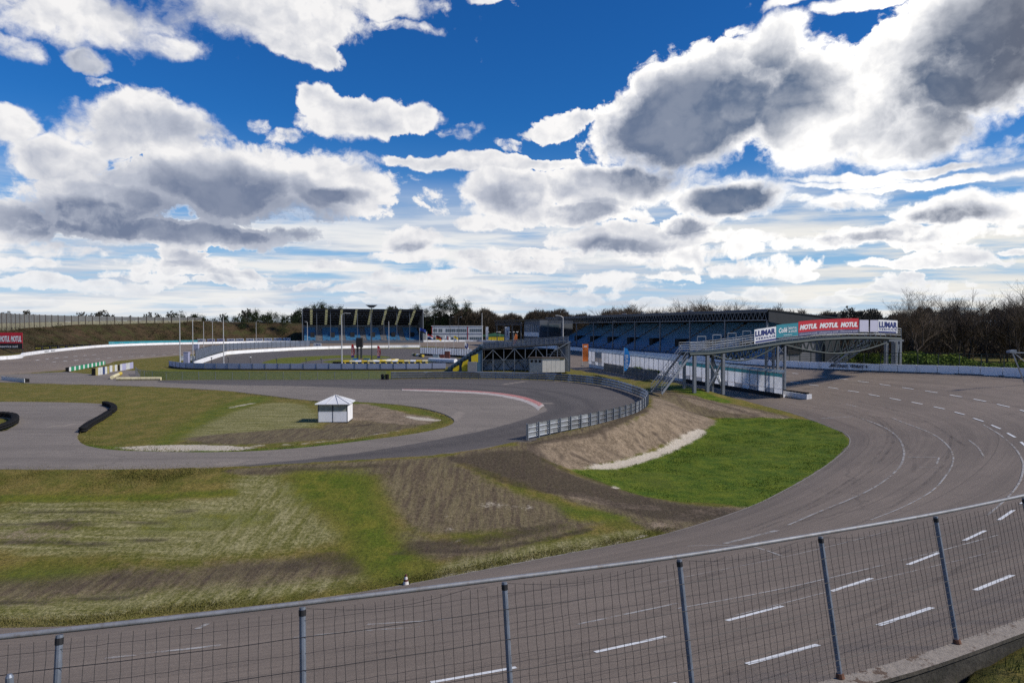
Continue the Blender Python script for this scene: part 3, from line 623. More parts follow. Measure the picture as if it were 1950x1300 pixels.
# wire fence
t = thing('wire_fence', 'tall grey wire mesh fence with a tubular top rail, nearest to the viewer', 'fence', (0, 9, 3.25))
RZ = 5.115; ft = resample(fence_top, .3)
def lerpz(tp, bt, f): return Vector((tp[0] + (bt[0] - tp[0]) * f, tp[1] + (bt[1] - tp[1]) * f, RZ + (3.25 - RZ) * f))
spn = np.array([(-13, 4.5), (-10.8, 4.85), (-8.6, 5.3), (-6.4, 5.86)] + FW + [(10.9, 12.8), (13.1, 14.0), (15.3, 15.2), (17.4, 16.4), (19.4, 17.5), (21.5, 18.7)])
def base_of(i):
    d = spn[min(i + 1, len(spn) - 1)] - spn[max(i - 1, 0)]; d = d / np.linalg.norm(d); return spn[i] + np.array([d[1], -d[0]]) * .36
sb = np.array([base_of(i) for i in range(len(spn))])
tops = catmull(spn, 24); bots = catmull(sb, 24)
MB().pipe([(p[0], p[1], RZ) for p in tops[::3]], .026, 10).build('top_rail', mat('bare_rail_steel', (.23, .235, .25), .6, .35, .2, 5, dirt=(.14, .10, .07, .5)), t, world=True, smooth=True)
for i in range(len(spn)):
    mb = MB(); a = lerpz(spn[i], sb[i], .02); e = lerpz(spn[i], sb[i], 1.0); mb.tube(a, e, .033, .033, 10)
    o = mb.build('post', POSTM, t, world=True)
    mb = MB(); d = (e - a).normalized(); mb.tube(a + d * .025, a + d * .085, .038, .038, 10); mb.build('clamp', WIREM, o, world=True)
    mb = MB(); mb.tube(e - d * .06, e + d * .0, .05, .06, 10); mb.build('post_base', RUST, o, world=True)
    for f in (.17, .34, .52, .70, .87):
        mb = MB(); q = lerpz(spn[i], sb[i], f); mb.box(q.x - .012, q.x + .012, q.y + .02, q.y + .05, q.z - .018, q.z + .018)
        mb.build('wire_clip', GALVD, o, world=True)
nv = len(tops); rnd = random.Random(5)
for f in (.17, .34, .52, .70, .87):
    mb = MB(); mb.pipe([lerpz(tops[k], bots[k], f + .003 * math.sin(k * .5 + f * 9) * (.5 if k % 24 else 0) + .003 * math.sin(math.pi * (k % 24) / 24)) + Vector((.012, -.03, 0)) for k in range(0, nv, 2)], .0042, 4); mb.build('tension_wire', WIREM, t, world=True)
for i in range(len(spn) - 1):          # one wire mesh panel between each two posts
    mb = MB(); k0 = i * 24; n = 21
    def pt(u, f):
        k = k0 + u * 24; a = int(min(k, nv - 2)); fr = k - a
        return lerpz(tops[a] * (1 - fr) + tops[a + 1] * fr, bots[a] * (1 - fr) + bots[a + 1] * fr, f)
    us = [(j + rnd.uniform(-.12, .12)) / n for j in range(n + 1)]
    for u in us:
        w = rnd.uniform(-.004, .004); kn = [(f, rnd.uniform(-.003, .003)) for f in np.linspace(.035, .985, 12)]
        mb.pipe([pt(min(max(u + d + w * f, 0), 1), f) + Vector((.012, -.025, 0)) for f, d in kn], .0032, 3, False)
    fs = [.085, .255, .43, .475, .565, .61, .655, .745, .785, .83, .915, .95]
    for f in fs:
        pv = [pt(u, f + rnd.uniform(-.003, .003)) + Vector((.012, -.022, 0)) for u in us]; mb.pipe(pv, .0026, 3, False)
    if i in (5, 6, 7, 8):                # a slack strand below the rail
        mb.pipe([pt(.02 + .8 * q / 8, .03 + .05 * math.sin(math.pi * q / 8)) for q in range(9)], .003, 3, False)
    mb.build('wire_mesh', WIREM, t, world=True)
# second, broken post standing outside the fence at its left end
p = DP(18, 1288, 6.05); t = thing('fence_post', 'short broken steel post beside the left end of the wire fence', 'post', (p.x, p.y, p.z - 1.1)); MB().tube((0, 0, 0), (0, 0, 1.1), .033, .033, 10).tube((0, 0, 1.1), (0, 0, 1.125), .033, .018, 10).build('tube', POSTM, t); MB().tube((0, 0, 0), (0, 0, .07), .06, .045, 10).build('post_base', RUST, t)
# grass at the foot of the wall (outside)
def blades(name, n, area, hmin, hmax, m, wid=.012, seed=1, zf=None, lean=.5):
    r = np.random.RandomState(seed); X = area(r, n); n = len(X); z = Hs(X) if zf is None else zf(X)
    h = r.uniform(hmin, hmax, n); a = r.uniform(0, 6.28, n); l = r.uniform(0, lean, n) * h; b = r.uniform(0, 6.28, n)
    ca, sa = np.cos(a) * wid, np.sin(a) * wid
    v0 = np.c_[X[:, 0] - ca, X[:, 1] - sa, z - .01]; v1 = np.c_[X[:, 0] + ca, X[:, 1] + sa, z - .01]; v2 = np.c_[X[:, 0] + np.cos(b) * l, X[:, 1] + np.sin(b) * l, z + h]
    V = np.stack([v0, v1, v2], 1).reshape(-1, 3); Fq = np.arange(3 * n).reshape(n, 3)
    o = npmesh(name, V, Fq, m); return tag(o, kind='stuff')
def grassmat(name, lo, hi, hi2):
    m, nt, b = newmat(name); v = position(nt); f = noise(nt, v, 5, 4, .7); g = noise(nt, v, .5, 5, .6)
    c = mixc(nt, g.smooth(.4, .7), mixc(nt, f.smooth(.3, .7), lo, hi), hi2); nt.links.new(c, b.inputs['Base Color']); b.inputs['Roughness'].default_value = .8; b.inputs['Specular IOR Level'].default_value = .15; return m
G_LUSH = grassmat('lush_grass_blades', (.038, .074, .006), (.100, .165, .014), (.15, .19, .022))
G_DRY = grassmat('rough_grass_blades', (.06, .062, .014), (.13, .115, .03), (.19, .16, .065))
G_NEAR = grassmat('wall_foot_grass', (.03, .055, .008), (.09, .12, .02), (.13, .12, .04))
def poly_area(poly, wob=None, clump=0):
    poly = np.asarray(poly)
    def f(r, n):
        mn, mx = poly.min(0), poly.max(0); X = mn + (mx - mn) * r.rand(int(n), 2)
        if clump: X = X[(vnoise(X, clump, 31) * .6 + vnoise(X, clump * .35, 32) * .4) > r.uniform(.3, .62, len(X))]
        return X[inside(X, poly)]
    return f
lush_w = catmull([Wp(x, y)[:2] for x, y in [(1085, 892), (1135, 893), (1200, 885), (1262, 864), (1330, 832), (1365, 797), (1430, 795), (1520, 797), (1572, 805), (1606, 825), (1618, 850), (1601, 874), (1560, 904), (1498, 938), (1438, 967), (1380, 960), (1300, 955), (1220, 942), (1150, 920)]], 3, True)
blades('grass', 80000, poly_area(lush_w, clump=1.6), .02, .085, G_LUSH, .022, 4, lean=1.1)
nearw = np.array([(x + .45 * .4, y - .45) for x, y in wl[:, :2]]); nearw = np.vstack([nearw, [(24, 14), (12, 7), (-6, 0)]])
blades('grass', 80000, poly_area(nearw, clump=.7), .04, .24, G_NEAR, .008, 5)
def edge_area(line, wd):
    line = resample(line, .3)
    def f(r, n):
        i = r.randint(0, len(line) - 1, n); t = r.rand(n, 1); X = line[i, :2] * (1 - t) + line[i + 1, :2] * t; return X + r.randn(n, 2) * wd
    return f
left_in = np.array([p for p in inner if -24 < p[0] < 8 and p[1] < 34]); nrm = np.array([0, .45])
blades('grass', 16000, edge_area(left_in[:, :2] + nrm, .3), .02, .08, G_DRY, .014, 6, lean=1)
blades('grass', 14000, edge_area(cpx([(0, 895), (200, 895), (420, 890)]) - np.array([0, 1.2]), .9), .02, .08, G_DRY, .02, 7, lean=1)
blades('grass', 26000, lambda r, n: (lambda X: X[(sdf(X, island) > .1) & (X[:, 0] > -60)])(edge_area(np.vstack([island, island[:1]]), .8)(r, n)), .02, .10, G_DRY, .022, 8, lean=1)
# traffic cone
p = Wp(773, 1113); t = thing('traffic_cone', 'small dark red and white striped traffic cone on the grass verge', 'cone', p)
prof = [(.115, .03), (.09, .16), (.075, .22), (.055, .30), (.04, .36), (.03, .41), (.012, .43)]
def lathe(pr, n=14):
    mb = MB(); vs = []; fs = []
    for r, z in pr: vs += [(r * math.cos(2 * math.pi * k / n), r * math.sin(2 * math.pi * k / n), z) for k in range(n)]
    for i in range(len(pr) - 1):
        for k in range(n): fs.append((i * n + k, i * n + (k + 1) % n, i * n + n + (k + 1) % n, i * n + n + k))
    return mb.add(vs, fs)
CR = mat('faded_cone_red', (.10, .03, .022), .6); CW = mat('cone_white', (.62, .60, .58), .6)
lathe([(.118, .03), (.092, .15)]).build('cone_band', CW, t); lathe([(.092, .15), (.072, .23)]).build('cone_band', CR, t); lathe([(.072, .23), (.05, .33)]).build('cone_band', CW, t); lathe([(.05, .33), (.034, .40), (.012, .43), (0, .43)]).build('cone_tip', CR, t); MB().box(-.15, .15, -.15, .15, 0, .032).build('base', BLACK, t)
# a dark pebble-like stray tuft beside the cone
# white hut on the infield island
p = Wp(632, 806); t = thing('hut', 'small white marshal hut with a hipped white roof and two front windows', 'hut', (p.x, p.y + 1.2, p.z), R(3))
HW, HD, HH = 1.22, 1.15, 1.62
WALLW = mat('white_hut_panel', (.82, .82, .82), .5, 0, .05, .8, dirt=(.45, .44, .42, .4)); ROOFW = mat('white_sheet_roof', (.70, .70, .70), .4, .1, .06, 1); DKF = mat('dark_frame', (.06, .06, .06), .5)
GLS = mat('hut_window_film', (.26, .28, .23), .25, 0, .3, 1.2, spec=.6)
mb = MB(); mb.box(-HW, HW, -HD, HD, .05, .11); mb.build('floor_frame', DKF, t)
mb = MB()
mb.box(-HW + .06, -.03, -HD, -HD + .04, .12, .94); mb.box(.03, HW - .06, -HD, -HD + .04, .12, .94); mb.build('front_panel', WALLW, t)
mb = MB(); mb.box(-HW, -HW + .04, -HD + .05, HD, .12, HH); mb.build('side_wall', WALLW, t); mb = MB(); mb.box(HW - .04, HW, -HD + .05, HD, .12, HH); mb.build('side_wall', WALLW, t)
mb = MB(); mb.box(-HW + .05, HW - .05, HD - .05, HD, .12, HH); mb.build('back_wall', WALLW, t)
for x0, x1 in ((-HW + .07, -.035), (.035, HW - .07)):
    o = MB().box(x0 + .02, x1 - .02, -HD + .015, -HD + .025, .99, HH - .05).build('window', GLS, t)
    MB().box(x0, x1, -HD, -HD + .05, .945, .985).build('sill', WALLW, o); MB().box(x0, x1, -HD, -HD + .05, HH - .045, HH).build('frame', WALLW, o)
mb = MB(); mb.box(-.028, .028, -HD - .012, -HD + .05, .112, HH); mb.build('mullion', DKF, t)
for s in (-1, 1): MB().box(s * (HW - .03) - .03, s * (HW - .03) + .03, -HD - .006, -HD + .045, .112, HH).build('corner_post', mat('grey_hut_frame', (.16, .16, .16), .5), t)
e = .20; rz, pz = HH + .0, HH + .62; mb = MB(); cs = [(-HW - e, -HD - e, rz), (HW + e, -HD - e, rz), (HW + e, HD + e, rz), (-HW - e, HD + e, rz)]; rp = [(0, -.05, pz), (0, .05, pz)]
mb.add(cs + rp + [(c_[0], c_[1], rz - .05) for c_ in cs], [(0, 1, 4), (1, 2, 5, 4), (2, 3, 5), (3, 0, 4, 5), (6, 7, 1, 0), (7, 8, 2, 1), (8, 9, 3, 2), (9, 6, 0, 3), (9, 8, 7, 6)]); rf = mb.build('roof', ROOFW, t)
mb = MB()
for a, q in ((cs[0], rp[0]), (cs[1], rp[0]), (cs[2], rp[1]), (cs[3], rp[1]), ((-.5, -HD - e, rz), (-.05, -.1, pz)), ((.5, -HD - e, rz), (.05, -.1, pz)), ((-HW - e, 0, rz), (0, 0, pz)), ((HW + e, 0, rz), (0, 0, pz))): mb.bar(Vector(a) + Vector((0, 0, .02)), Vector(q) + Vector((0, 0, .02)), .035)
mb.build('ridge_strip', mat('grey_ridge', (.48, .48, .48), .5), rf)
# triple beam guard rail round the outside of the infield turn
p0 = rail[len(rail) // 2]; t = thing('guard_rail', 'long curved three-beam steel guard rail around the outside of the dark asphalt turn', 'guard rail', (p0[0], p0[1], 0))
def rail_steel():
    m, nt, b = newmat('weathered_guard_rail'); v = position(nt); f = noise(nt, v, 3, 6, .65); g = nt.nodes.new('ShaderNodeTexVoronoi'); g.inputs['Scale'].default_value = .26; nt.links.new(v, g.inputs['Vector']); gr = Sk(nt, g.outputs['Color'])
    c = mixc(nt, gr.smooth(.2, .8), (.20, .21, .22), (.42, .44, .46)); c = mixc(nt, f.smooth(.5, .75) * .5, c, (.17, .14, .11)); nt.links.new(c, b.inputs['Base Color']); b.inputs['Metallic'].default_value = .7; b.inputs['Roughness'].default_value = .42; return m
RSM = rail_steel(); RL = resample(rail, 1.0); d = np.gradient(RL, axis=0); d /= np.linalg.norm(d, axis=1)[:, None]; nl = np.stack([-d[:, 1], d[:, 0]], 1)
for z0 in (.14, .48, .82):             # W-shaped beams, on the track side (left-hand offset negative)
    pr = [(0, 0), (-.05, .04), (-.08, .09), (-.03, .125), (-.03, .175), (-.08, .21), (-.05, .26), (0, .30)]; vs = []; fs = []
    for i in range(len(RL)): vs += [(RL[i, 0] + nl[i, 0] * (o - .0), RL[i, 1] + nl[i, 1] * (o - .0), z0 + h) for o, h in pr]
    k = len(pr)
    for i in range(len(RL) - 1):
        for j in range(k - 1): fs.append((i * k + j, i * k + j + 1, i * k + k + j + 1, i * k + k + j))
    MB().add(vs, fs).build('beam', RSM, t, world=True)
RP = resample(rail, 1.33); d = np.gradient(RP, axis=0); d /= np.linalg.norm(d, axis=1)[:, None]
for i in range(len(RP)):
    q = RP[i] + np.array([-d[i, 1], d[i, 0]]) * .08; mb = MB(); mb.bar((q[0], q[1], -.3), (q[0], q[1], 1.16), .11, .09, up=(d[i, 0], d[i, 1], 0)); mb.build('post', GALVD, t, world=True)
q = RP[-1]; mb = MB(); mb.obox((q[0], q[1], .55), (.04, .0, 0), (0, .12, 0), (0, 0, .62)); mb.build('end_plate', GALVD, t, world=True)
# black tyre stack in front of the far end of the guard rail
TY = []
def tyre_stack(p, n, label, r=.31, group=None, m=BLACK, topm=None):
    t = thing('tyre_stack', label, 'tyre stack', p, 0, group)
    for k in range(n): MB().torus((0, 0, .11 + .2 * k), r - .1, .11, 'z', 14, 6).build('tyre', (topm if topm and k == n - 1 else m), t, smooth=True)
    return t
a = P(742, 722); tyre_stack((a.x - 1.0, a.y - .3, .02), 4, 'stack of black tyres at the far left end of the steel guard rail')
tyre_stack((a.x - .3, a.y - .5, .02), 4, 'second stack of black tyres, touching the far left end of the guard rail')
# rows of black tyres on the inside kerbs
def tyre_row(px, label, h=2, rows=1, white=None):
    pts = resample(cpx(px, 4), .6); t = thing('tyre_barrier', label, 'tyre barrier', (pts[0][0], pts[0][1], .02))
    for i, q in enumerate(pts):
        for k in range(h):
            mm = white if (white and (i % 5 in (0, 1))) else BLACK; MB().torus((q[0], q[1], .13 + .2 * k), .20, .11, 'z', 10, 5).build('tyre', mm, t, world=True, smooth=True)
    return t
tyre_row([(200, 772), (212, 776), (217, 782), (212, 787)], 'short curved row of black tyres at the upper end of the hairpin kerb')
tyre_row([(207, 791), (190, 802), (172, 812), (158, 823)], 'long straight row of black tyres along the hairpin edge of the grass island')
tyre_row([(4, 793), (22, 795), (29, 800), (25, 808), (8, 816), (-12, 822)], 'curved row of black tyres around the small grass patch at the left frame edge')
# barriers further back on the left
def cyl_barrier(name, px, r, n, mats, label, cat='barrier', gap=.02):
    a, b_ = [P(x, y) for x, y in px]; d = (b_ - a); L = d.length; d.normalize(); t = thing(name, label, cat, (a.x, a.y, 0))
    for i in range(n):
        p, q = a + d * (L * i / n + gap), a + d * (L * (i + 1) / n - gap); MB().tube(p + Vector((0, 0, r)), q + Vector((0, 0, r)), r, r, 10).build('drum', mats[i % len(mats)], t, world=True)
    return t
YWH = mat('yellow_white_drum', (.62, .55, .34), .6, 0, .15, 1.2, dirt=(.35, .28, .16, .6)); YEL = mat('yellow_paint', (.55, .40, .04), .6, 0, .15, 2)
GRN = mat('green_paint', (.03, .27, .14), .6, 0, .12, 2); SHADEW = mat('grey_white_paint', (.55, .56, .56), .6, 0, .12, 1.5, dirt=(.25, .22, .2, .5))
cyl_barrier('drum_barrier', [(222, 724.5), (307, 724)], .26, 9, [YWH], 'long pale yellow tube barrier lying along the edge of the infield road'); cyl_barrier('drum_barrier', [(213, 722), (230, 714)], .28, 3, [YWH, YWH, YEL], 'short pale yellow tube barrier standing at an angle to the long one')
def tyre_wall(px, h, label, cols, cell=1.0, thick=.55, back=BLACK):
    a, b_ = [P(x, y) for x, y in px]; d = b_ - a; L = d.length; d.normalize(); n = Vector((-d.y, d.x, 0)); n = -n if n.dot(-a) < 0 else n
    t = thing('tyre_barrier', label, 'tyre barrier', (a.x, a.y, 0)); k = max(1, round(L / cell))
    mb = MB(); mb.obox((a + b_) / 2 + Vector((0, 0, h * .46)), d * L / 2, n * thick / 2, Vector((0, 0, h * .46))); mb.build('tyre_core', back, t, world=True)
    for i in range(k):
        c_ = a + d * (L * (i + .5) / k) + n * (thick / 2 + .05) + Vector((0, 0, h / 2)); mb = MB(); mb.obox(c_, d * (L / k / 2 - .03), n * .04, Vector((0, 0, h / 2))); mb.build('cover_panel', cols(i), t, world=True)
    return t
NAVY = mat('navy_panel', (.03, .05, .14), .6); YG = mat('mustard_panel', (.30, .25, .09), .6); LAV = mat('lavender_panel', (.38, .38, .55), .6)
tyre_wall([(128, 707), (197, 694)], .75, 'green and white painted tyre barrier on the grass edge beside the oval', lambda i: GRN if i % 3 else WHITE, .9)
tyre_wall([(178, 715), (204, 711)], 1.25, 'white tyre barrier with navy and mustard panels, front of the row of signs', lambda i: [YG, SHADEW, SHADEW, NAVY, SHADEW, YG][i % 6], .8)
tyre_wall([(205, 708.5), (224, 705.5)], 1.15, 'white tyre barrier with a mustard panel in the middle of the row of signs', lambda i: [SHADEW, YG, SHADEW, YG][i % 4], 1.0)
tyre_wall([(225, 706), (250, 701)], 1.2, 'lavender and white tyre barrier at the far end of the row of signs', lambda i: [SHADEW, LAV, LAV, SHADEW][i % 4], 1.1)
tyre_wall([(8, 723), (52, 728)], .55, 'low white wrapped tyre barrier with a black top at the left of the infield road', lambda i: SHADEW, 1.2)
# ================================================================== WALLS, STANDS, BRIDGE
def poly3(l): return np.array(l, float)
STEEL = mat('grey_bridge_steel', (.17, .185, .21), .5, .4, .2, 2); BRIDGEG = mat('dark_green_steel', (.028, .046, .048), .65, 0, .2, 2)
DARKCL = mat('dark_cladding', (.028, .031, .036), .55, 0, .2, .3); DGREY = mat('slate_cladding', (.085, .10, .125), .6, 0, .12, .4)
SEAT = mat('blue_seats', (.05, .21, .42), .55, 0, .25, .8); STAIR = mat('tan_stairs', (.36, .30, .22), .8, 0, .2, 1); NIGHT = mat('dark_interior', (.02, .02, .022), .9)
def translucent(name, c, f=.5, var=.08):
    m = mat(name, c, .55, 0, var, .6); nt = m.node_tree; b = nt.nodes['Principled BSDF']; o = nt.nodes['Material Output']; tr = nt.nodes.new('ShaderNodeBsdfTranslucent'); mx = nt.nodes.new('ShaderNodeMixShader'); mx.inputs[0].default_value = f
    nt.links.new(b.inputs['Base Color'].links[0].from_socket, tr.inputs[0]); nt.links.new(b.outputs[0], mx.inputs[1]); nt.links.new(tr.outputs[0], mx.inputs[2]); nt.links.new(mx.outputs[0], o.inputs[0]); return m
PANELW = translucent('white_screen_panel', (.88, .89, .92)); LOWP = translucent('grey_lower_panel', (.52, .54, .58)); TEALS = translucent('faded_teal_strip', (.16, .42, .46)); FLAP = translucent('pale_glass_flap', (.66, .74, .76)); TEAL = mat('teal_banner', (.03, .24, .30), .6, 0, .12, .6); BLUEB = mat('blue_banner', (.02, .22, .55), .6, 0, .1, .6)
RED = mat('red_banner', (.52, .02, .035), .6, 0, .1, .5); NAVYT = mat('navy_lettering', (.015, .03, .16), .6); LWHITE = mat('white_lettering', (.78, .78, .78), .6, 0, .03); LAVB = mat('pale_lavender_banner', (.52, .51, .62), .6, 0, .08, .5)
BLKB = mat('black_banner', (.02, .021, .026), .6); YELL = mat('yellow_lettering', (.55, .50, .08), .6); GLASSP = mat('clear_panel', (.42, .47, .50), .2, 0, .15, .3, alpha=.30)
MESHB = mat('blue_grey_mesh_panel', (.13, .16, .22), .7, 0, .15, 1, alpha=.62)
# white concrete wall round the oval, in sections, right and far side
wr = resample(outer[133:], .5); k = np.where(wr[:, 0] > 40)[0][0]; wr = wr[k:]; wr2 = resample(wr, 2.45)
t = thing('track_wall', 'white painted concrete barrier wall along the banked turn and grandstand straight, lettered on its face', 'wall', tuple(wr2[len(wr2) // 3]))
L0 = t.location.copy(); mb = MB(); caps = MB()
def block(mb, a, b_, h, th, gap):
    a, b_ = Vector(a), Vector(b_); d = (b_ - a); n = Vector((d.y, -d.x, 0)).normalized(); dd = d.normalized() * gap; a += dd; b_ -= dd; j = Vector((0, 0, random.uniform(-.025, .025)))
    mb.prism([a, a + n * th, a + n * (th - .1) + Vector((0, 0, h)) + j, a + n * .06 + Vector((0, 0, h)) + j], b_ - a)
for i in range(len(wr2) - 1): block(mb, wr2[i], wr2[i + 1], 1.07, .42, .035)
mb.build('wall_section', mat('white_barrier_paint', (.84, .84, .85), .6, 0, .06, .5, dirt=(.42, .40, .38, .6)), t, world=True)
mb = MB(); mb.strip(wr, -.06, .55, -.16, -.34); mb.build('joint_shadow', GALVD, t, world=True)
mb = MB(); mb.strip(wr, -.02, .10, .012, .004); mb.build('tyre_scuff', mat('tyre_scuffs', (.06, .055, .05), .9, 0, .4, 2), t, world=True)
BLT = mat('black_wall_lettering', (.015, .02, .035), .6)
def on_wall(px0, px1, py, wall):          # two points of the wall face seen at px0 and px1
    r = []
    for px in (px0, px1):
        q = wall[np.argmin(np.abs(975 + F * wall[:, 0] / wall[:, 1] - px) + np.where(wall[:, 1] < 60, 999, 0))]; r.append(Vector(q))
    return r
wf_ = resample(wr, .1)
for txt, x0, x1 in (('RACEWAY', 1583.5, 1615), ('VENRAY', 1619.5, 1646), ('4', 1648.5, 1653)):
    a, b_ = on_wall(x0, x1, 695, wf_); d = (b_ - a); d.z = 0; nrm_ = Vector((d.y, -d.x, 0)).normalized(); letters(txt, a + Vector((0, 0, .42)) + nrm_ * .05 - d.normalized() * 0, d, (0, 0, 1), d.length, .46, BLT, t, 'lettering', .03, lift=.03)
wL = resample(out2[24:], .5)
t = thing('track_wall', 'long white painted wall curving round the far left end of the oval below the grass bank', 'wall', tuple(wL[60])); mb = MB(); mb.strip(wL, -.3, .85, 0, .4); mb.build('wall_body', MATS['white_barrier_paint'], t, world=True)
mb = MB(); mb.strip(wL, -.02, .09, -.012, -.004); mb.build('tyre_scuff', MATS['tyre_scuffs'], t, world=True)
wLf = resample(wL, .08)
for txt, x0, x1 in (('RACEWAY', 658, 674), ('VENRAY', 677, 686), ('VENRAY', 886, 897), ('RACEWAY', 902, 914), ('RACEWAY', 84, 93), ('VENRAY', 96, 104)):
    y = 651; A = on_wall(x0, x1, y, wLf); d = A[1] - A[0]; d.z = 0
    if d.length > .5: n_ = Vector((d.y, -d.x, 0)).normalized(); letters(txt, A[0] + n_ * .05 + Vector((0, 0, .3)), d, (0, 0, 1), d.length, .42, BLT, t, 'lettering', .0, lift=.03)
# catch fence behind the right wall
wq = wr2[:22]; t = thing('catch_fence', 'dark green wire catch fence standing on the white wall of the right turn', 'fence', tuple(wr2[8])); off_ = np.gradient(wq[:, :2], axis=0); off_ /= np.linalg.norm(off_, axis=1)[:, None]
FP = [Vector((q[0] + o[1] * .3, q[1] - o[0] * .3, q[2])) for q, o in zip(wq, off_)]; CF = mat('dark_green_fence', (.03, .045, .035), .5, .3)
for p in FP: MB().bar(p + Vector((0, 0, .9)), p + Vector((0, 0, 2.62)), .10).build('post', CF, t, world=True)
for h in (1.25, 1.5, 1.75, 2.0, 2.25, 2.6): MB().pipe([p + Vector((0, 0, h)) for p in FP], .022 if h < 2.5 else .04, 4).build('wire', CF, t, world=True)
# pit wall: white screens on a low wall, tyres at its foot
pd = Vector((-.303, 1, 0)).normalized(); pn = Vector((-pd.y, pd.x, 0)); pn = pn if pn.x < 0 else -pn   # towards the infield
pA = Vector((33.3, 83.6, -.95)); PL = 60.0
t = thing('pit_wall', 'long pit wall of white screen panels on grey posts with black tyres at its foot', 'wall', tuple(pA)); tz = lambda s: Vector((0, 0, s * .012))
mb = MB(); mb.prism([pA + Vector((0, 0, -.2)), pA + pd * PL + tz(PL) + Vector((0, 0, -.2)), pA + pd * PL + tz(PL) + Vector((0, 0, .62)), pA + Vector((0, 0, .62))], -pn * .3); mb.build('low_wall', WHITE, t, world=True)
mb = MB(); mb.prism([pA + pn * .04 + Vector((0, 0, -.2)), pA + pn * .04 + pd * 22 + tz(22) + Vector((0, 0, -.2)), pA + pn * .04 + pd * 22 + tz(22) + Vector((0, 0, .68)), pA + pn * .04 + Vector((0, 0, .68))], pn * .42); mb.build('tyre_row', mat('tyre_row_black', (.012, .012, .013), .8, 0, .4, 3, bmp=.5), t, world=True)
NP = 37
for i in range(NP):
    s = .15 + i * PL / NP; q = pA + pd * s + tz(s); s2 = s + PL / NP; q2 = pA + pd * s2 + tz(s2)
    mb = MB(); mb.bar(q + Vector((0, 0, .5)), q + Vector((0, 0, 3.25)), .09); mb.bar(q + Vector((0, 0, 3.25)), q + pn * -.45 + Vector((0, 0, 3.6)), .07); mb.build('post', GALVD, t, world=True)
    e = pd * .05
    MB().prism([q + e + Vector((0, 0, 1.25)), q2 - e + Vector((0, 0, 1.25)), q2 - e + Vector((0, 0, 2.72 if i < 15 else 3.2)), q + e + Vector((0, 0, 2.72 if i < 15 else 3.2))], pn * .02).build('panel', PANELW if i not in (33, 34) else GLASSP, t, world=True)
    if i < 15: MB().prism([q + e + Vector((0, 0, 2.73)), q2 - e + Vector((0, 0, 2.73)), q2 - e + Vector((0, 0, 3.2)), q + e + Vector((0, 0, 3.2))], pn * .025).build('teal_strip', TEALS, t, world=True)
    MB().prism([q + e + Vector((0, 0, 3.26)), q2 - e + Vector((0, 0, 3.26)), q2 - e - pn * .42 + Vector((0, 0, 3.58)), q + e - pn * .42 + Vector((0, 0, 3.58))], Vector((0, 0, .02))).build('top_flap', FLAP, t, world=True)
    MB().prism([q + e + Vector((0, 0, .64)), q2 - e + Vector((0, 0, .64)), q2 - e + Vector((0, 0, 1.2)), q + e + Vector((0, 0, 1.2))], pn * .015).build('lower_panel', LOWP if i % 2 else PANELW, t, world=True)
# white wrapped tyre block at the end of the pit wall
p = P(1488, 759, -1.0); q = P(1537, 766, -1.0); d = q - p; t = thing('tyre_barrier', 'white wrapped tyre barrier on the asphalt at the near end of the pit wall', 'tyre barrier', tuple(p)); n_ = Vector((d.y, -d.x, 0)).normalized()
WRAP = mat('white_wrap', (.62, .62, .63), .7, 0, .14, 2.2, dirt=(.30, .29, .28, .8), bmp=.4)
mb = MB(); N_ = 12
vs = []; fs = []
for i in range(N_ + 1):
    u = i / N_; c_ = p + d * u + n_ * (.18 * math.sin(math.pi * u)); w_ = .02 * math.sin(i * 2.2)
    vs += [c_ + n_ * (w_) , c_ + n_ * (.05 + w_) + Vector((0, 0, .55)), c_ + n_ * w_ + Vector((0, 0, 1.02 - .08 * u)), c_ - n_ * .7 + Vector((0, 0, 1.0 - .05 * u)), c_ - n_ * .7]
for i in range(N_):
    for j in range(4): fs.append((i * 5 + j, i * 5 + j + 1, i * 5 + 6 + j, i * 5 + 5 + j))
fs += [(0, 1, 2, 3, 4), (N_ * 5 + 4, N_ * 5 + 3, N_ * 5 + 2, N_ * 5 + 1, N_ * 5)]
mb.add(vs, fs).build('wrap', WRAP, t, world=True)
for i in range(7):
    c_ = p + d * ((i + .6) / 7.3) - n_ * .33; MB().torus(c_ + Vector((0, 0, 1.05)), .20, .10, 'z', 10, 5).build('tyre', BLACK, t, world=True)
# ------------------------------------------------------------------ footbridge across the straight
bA = Vector((22.6, 83.9, 0)); bd = Vector((.957, .29, 0)); bn = Vector((-.29, .957, 0)); BW = 1.25
def B(s, y, z): return bA + bd * s + bn * y + Vector((0, 0, z))
def deck(s): return float(np.interp(s, [-1.6, 1.2, 6, 11.4, 17, 22, 27, 33, 35], [4.75, 4.8, 5.25, 5.95, 6.42, 6.6, 6.58, 6.35, 6.3]))
def pxs(px, y=-BW):                     # bridge coordinate seen at a photo column
    k = (px - 975) / F; return (k * (bA.y + bn.y * y) - bA.x - bn.x * y) / (bd.x - k * bd.y)
S = pxs; SE = S(1716)
t = thing('footbridge', 'grey steel footbridge hung with banners, crossing the race track on trussed legs', 'footbridge', tuple(bA))
ss = np.linspace(-1.6, SE, 38); mb = MB()
for i in range(len(ss) - 1): mb.prism([B(ss[i], -BW, deck(ss[i])), B(ss[i + 1], -BW, deck(ss[i + 1])), B(ss[i + 1], BW, deck(ss[i + 1])), B(ss[i], BW, deck(ss[i]))], (0, 0, .14))
mb.build('deck', BRIDGEG, t, world=True)
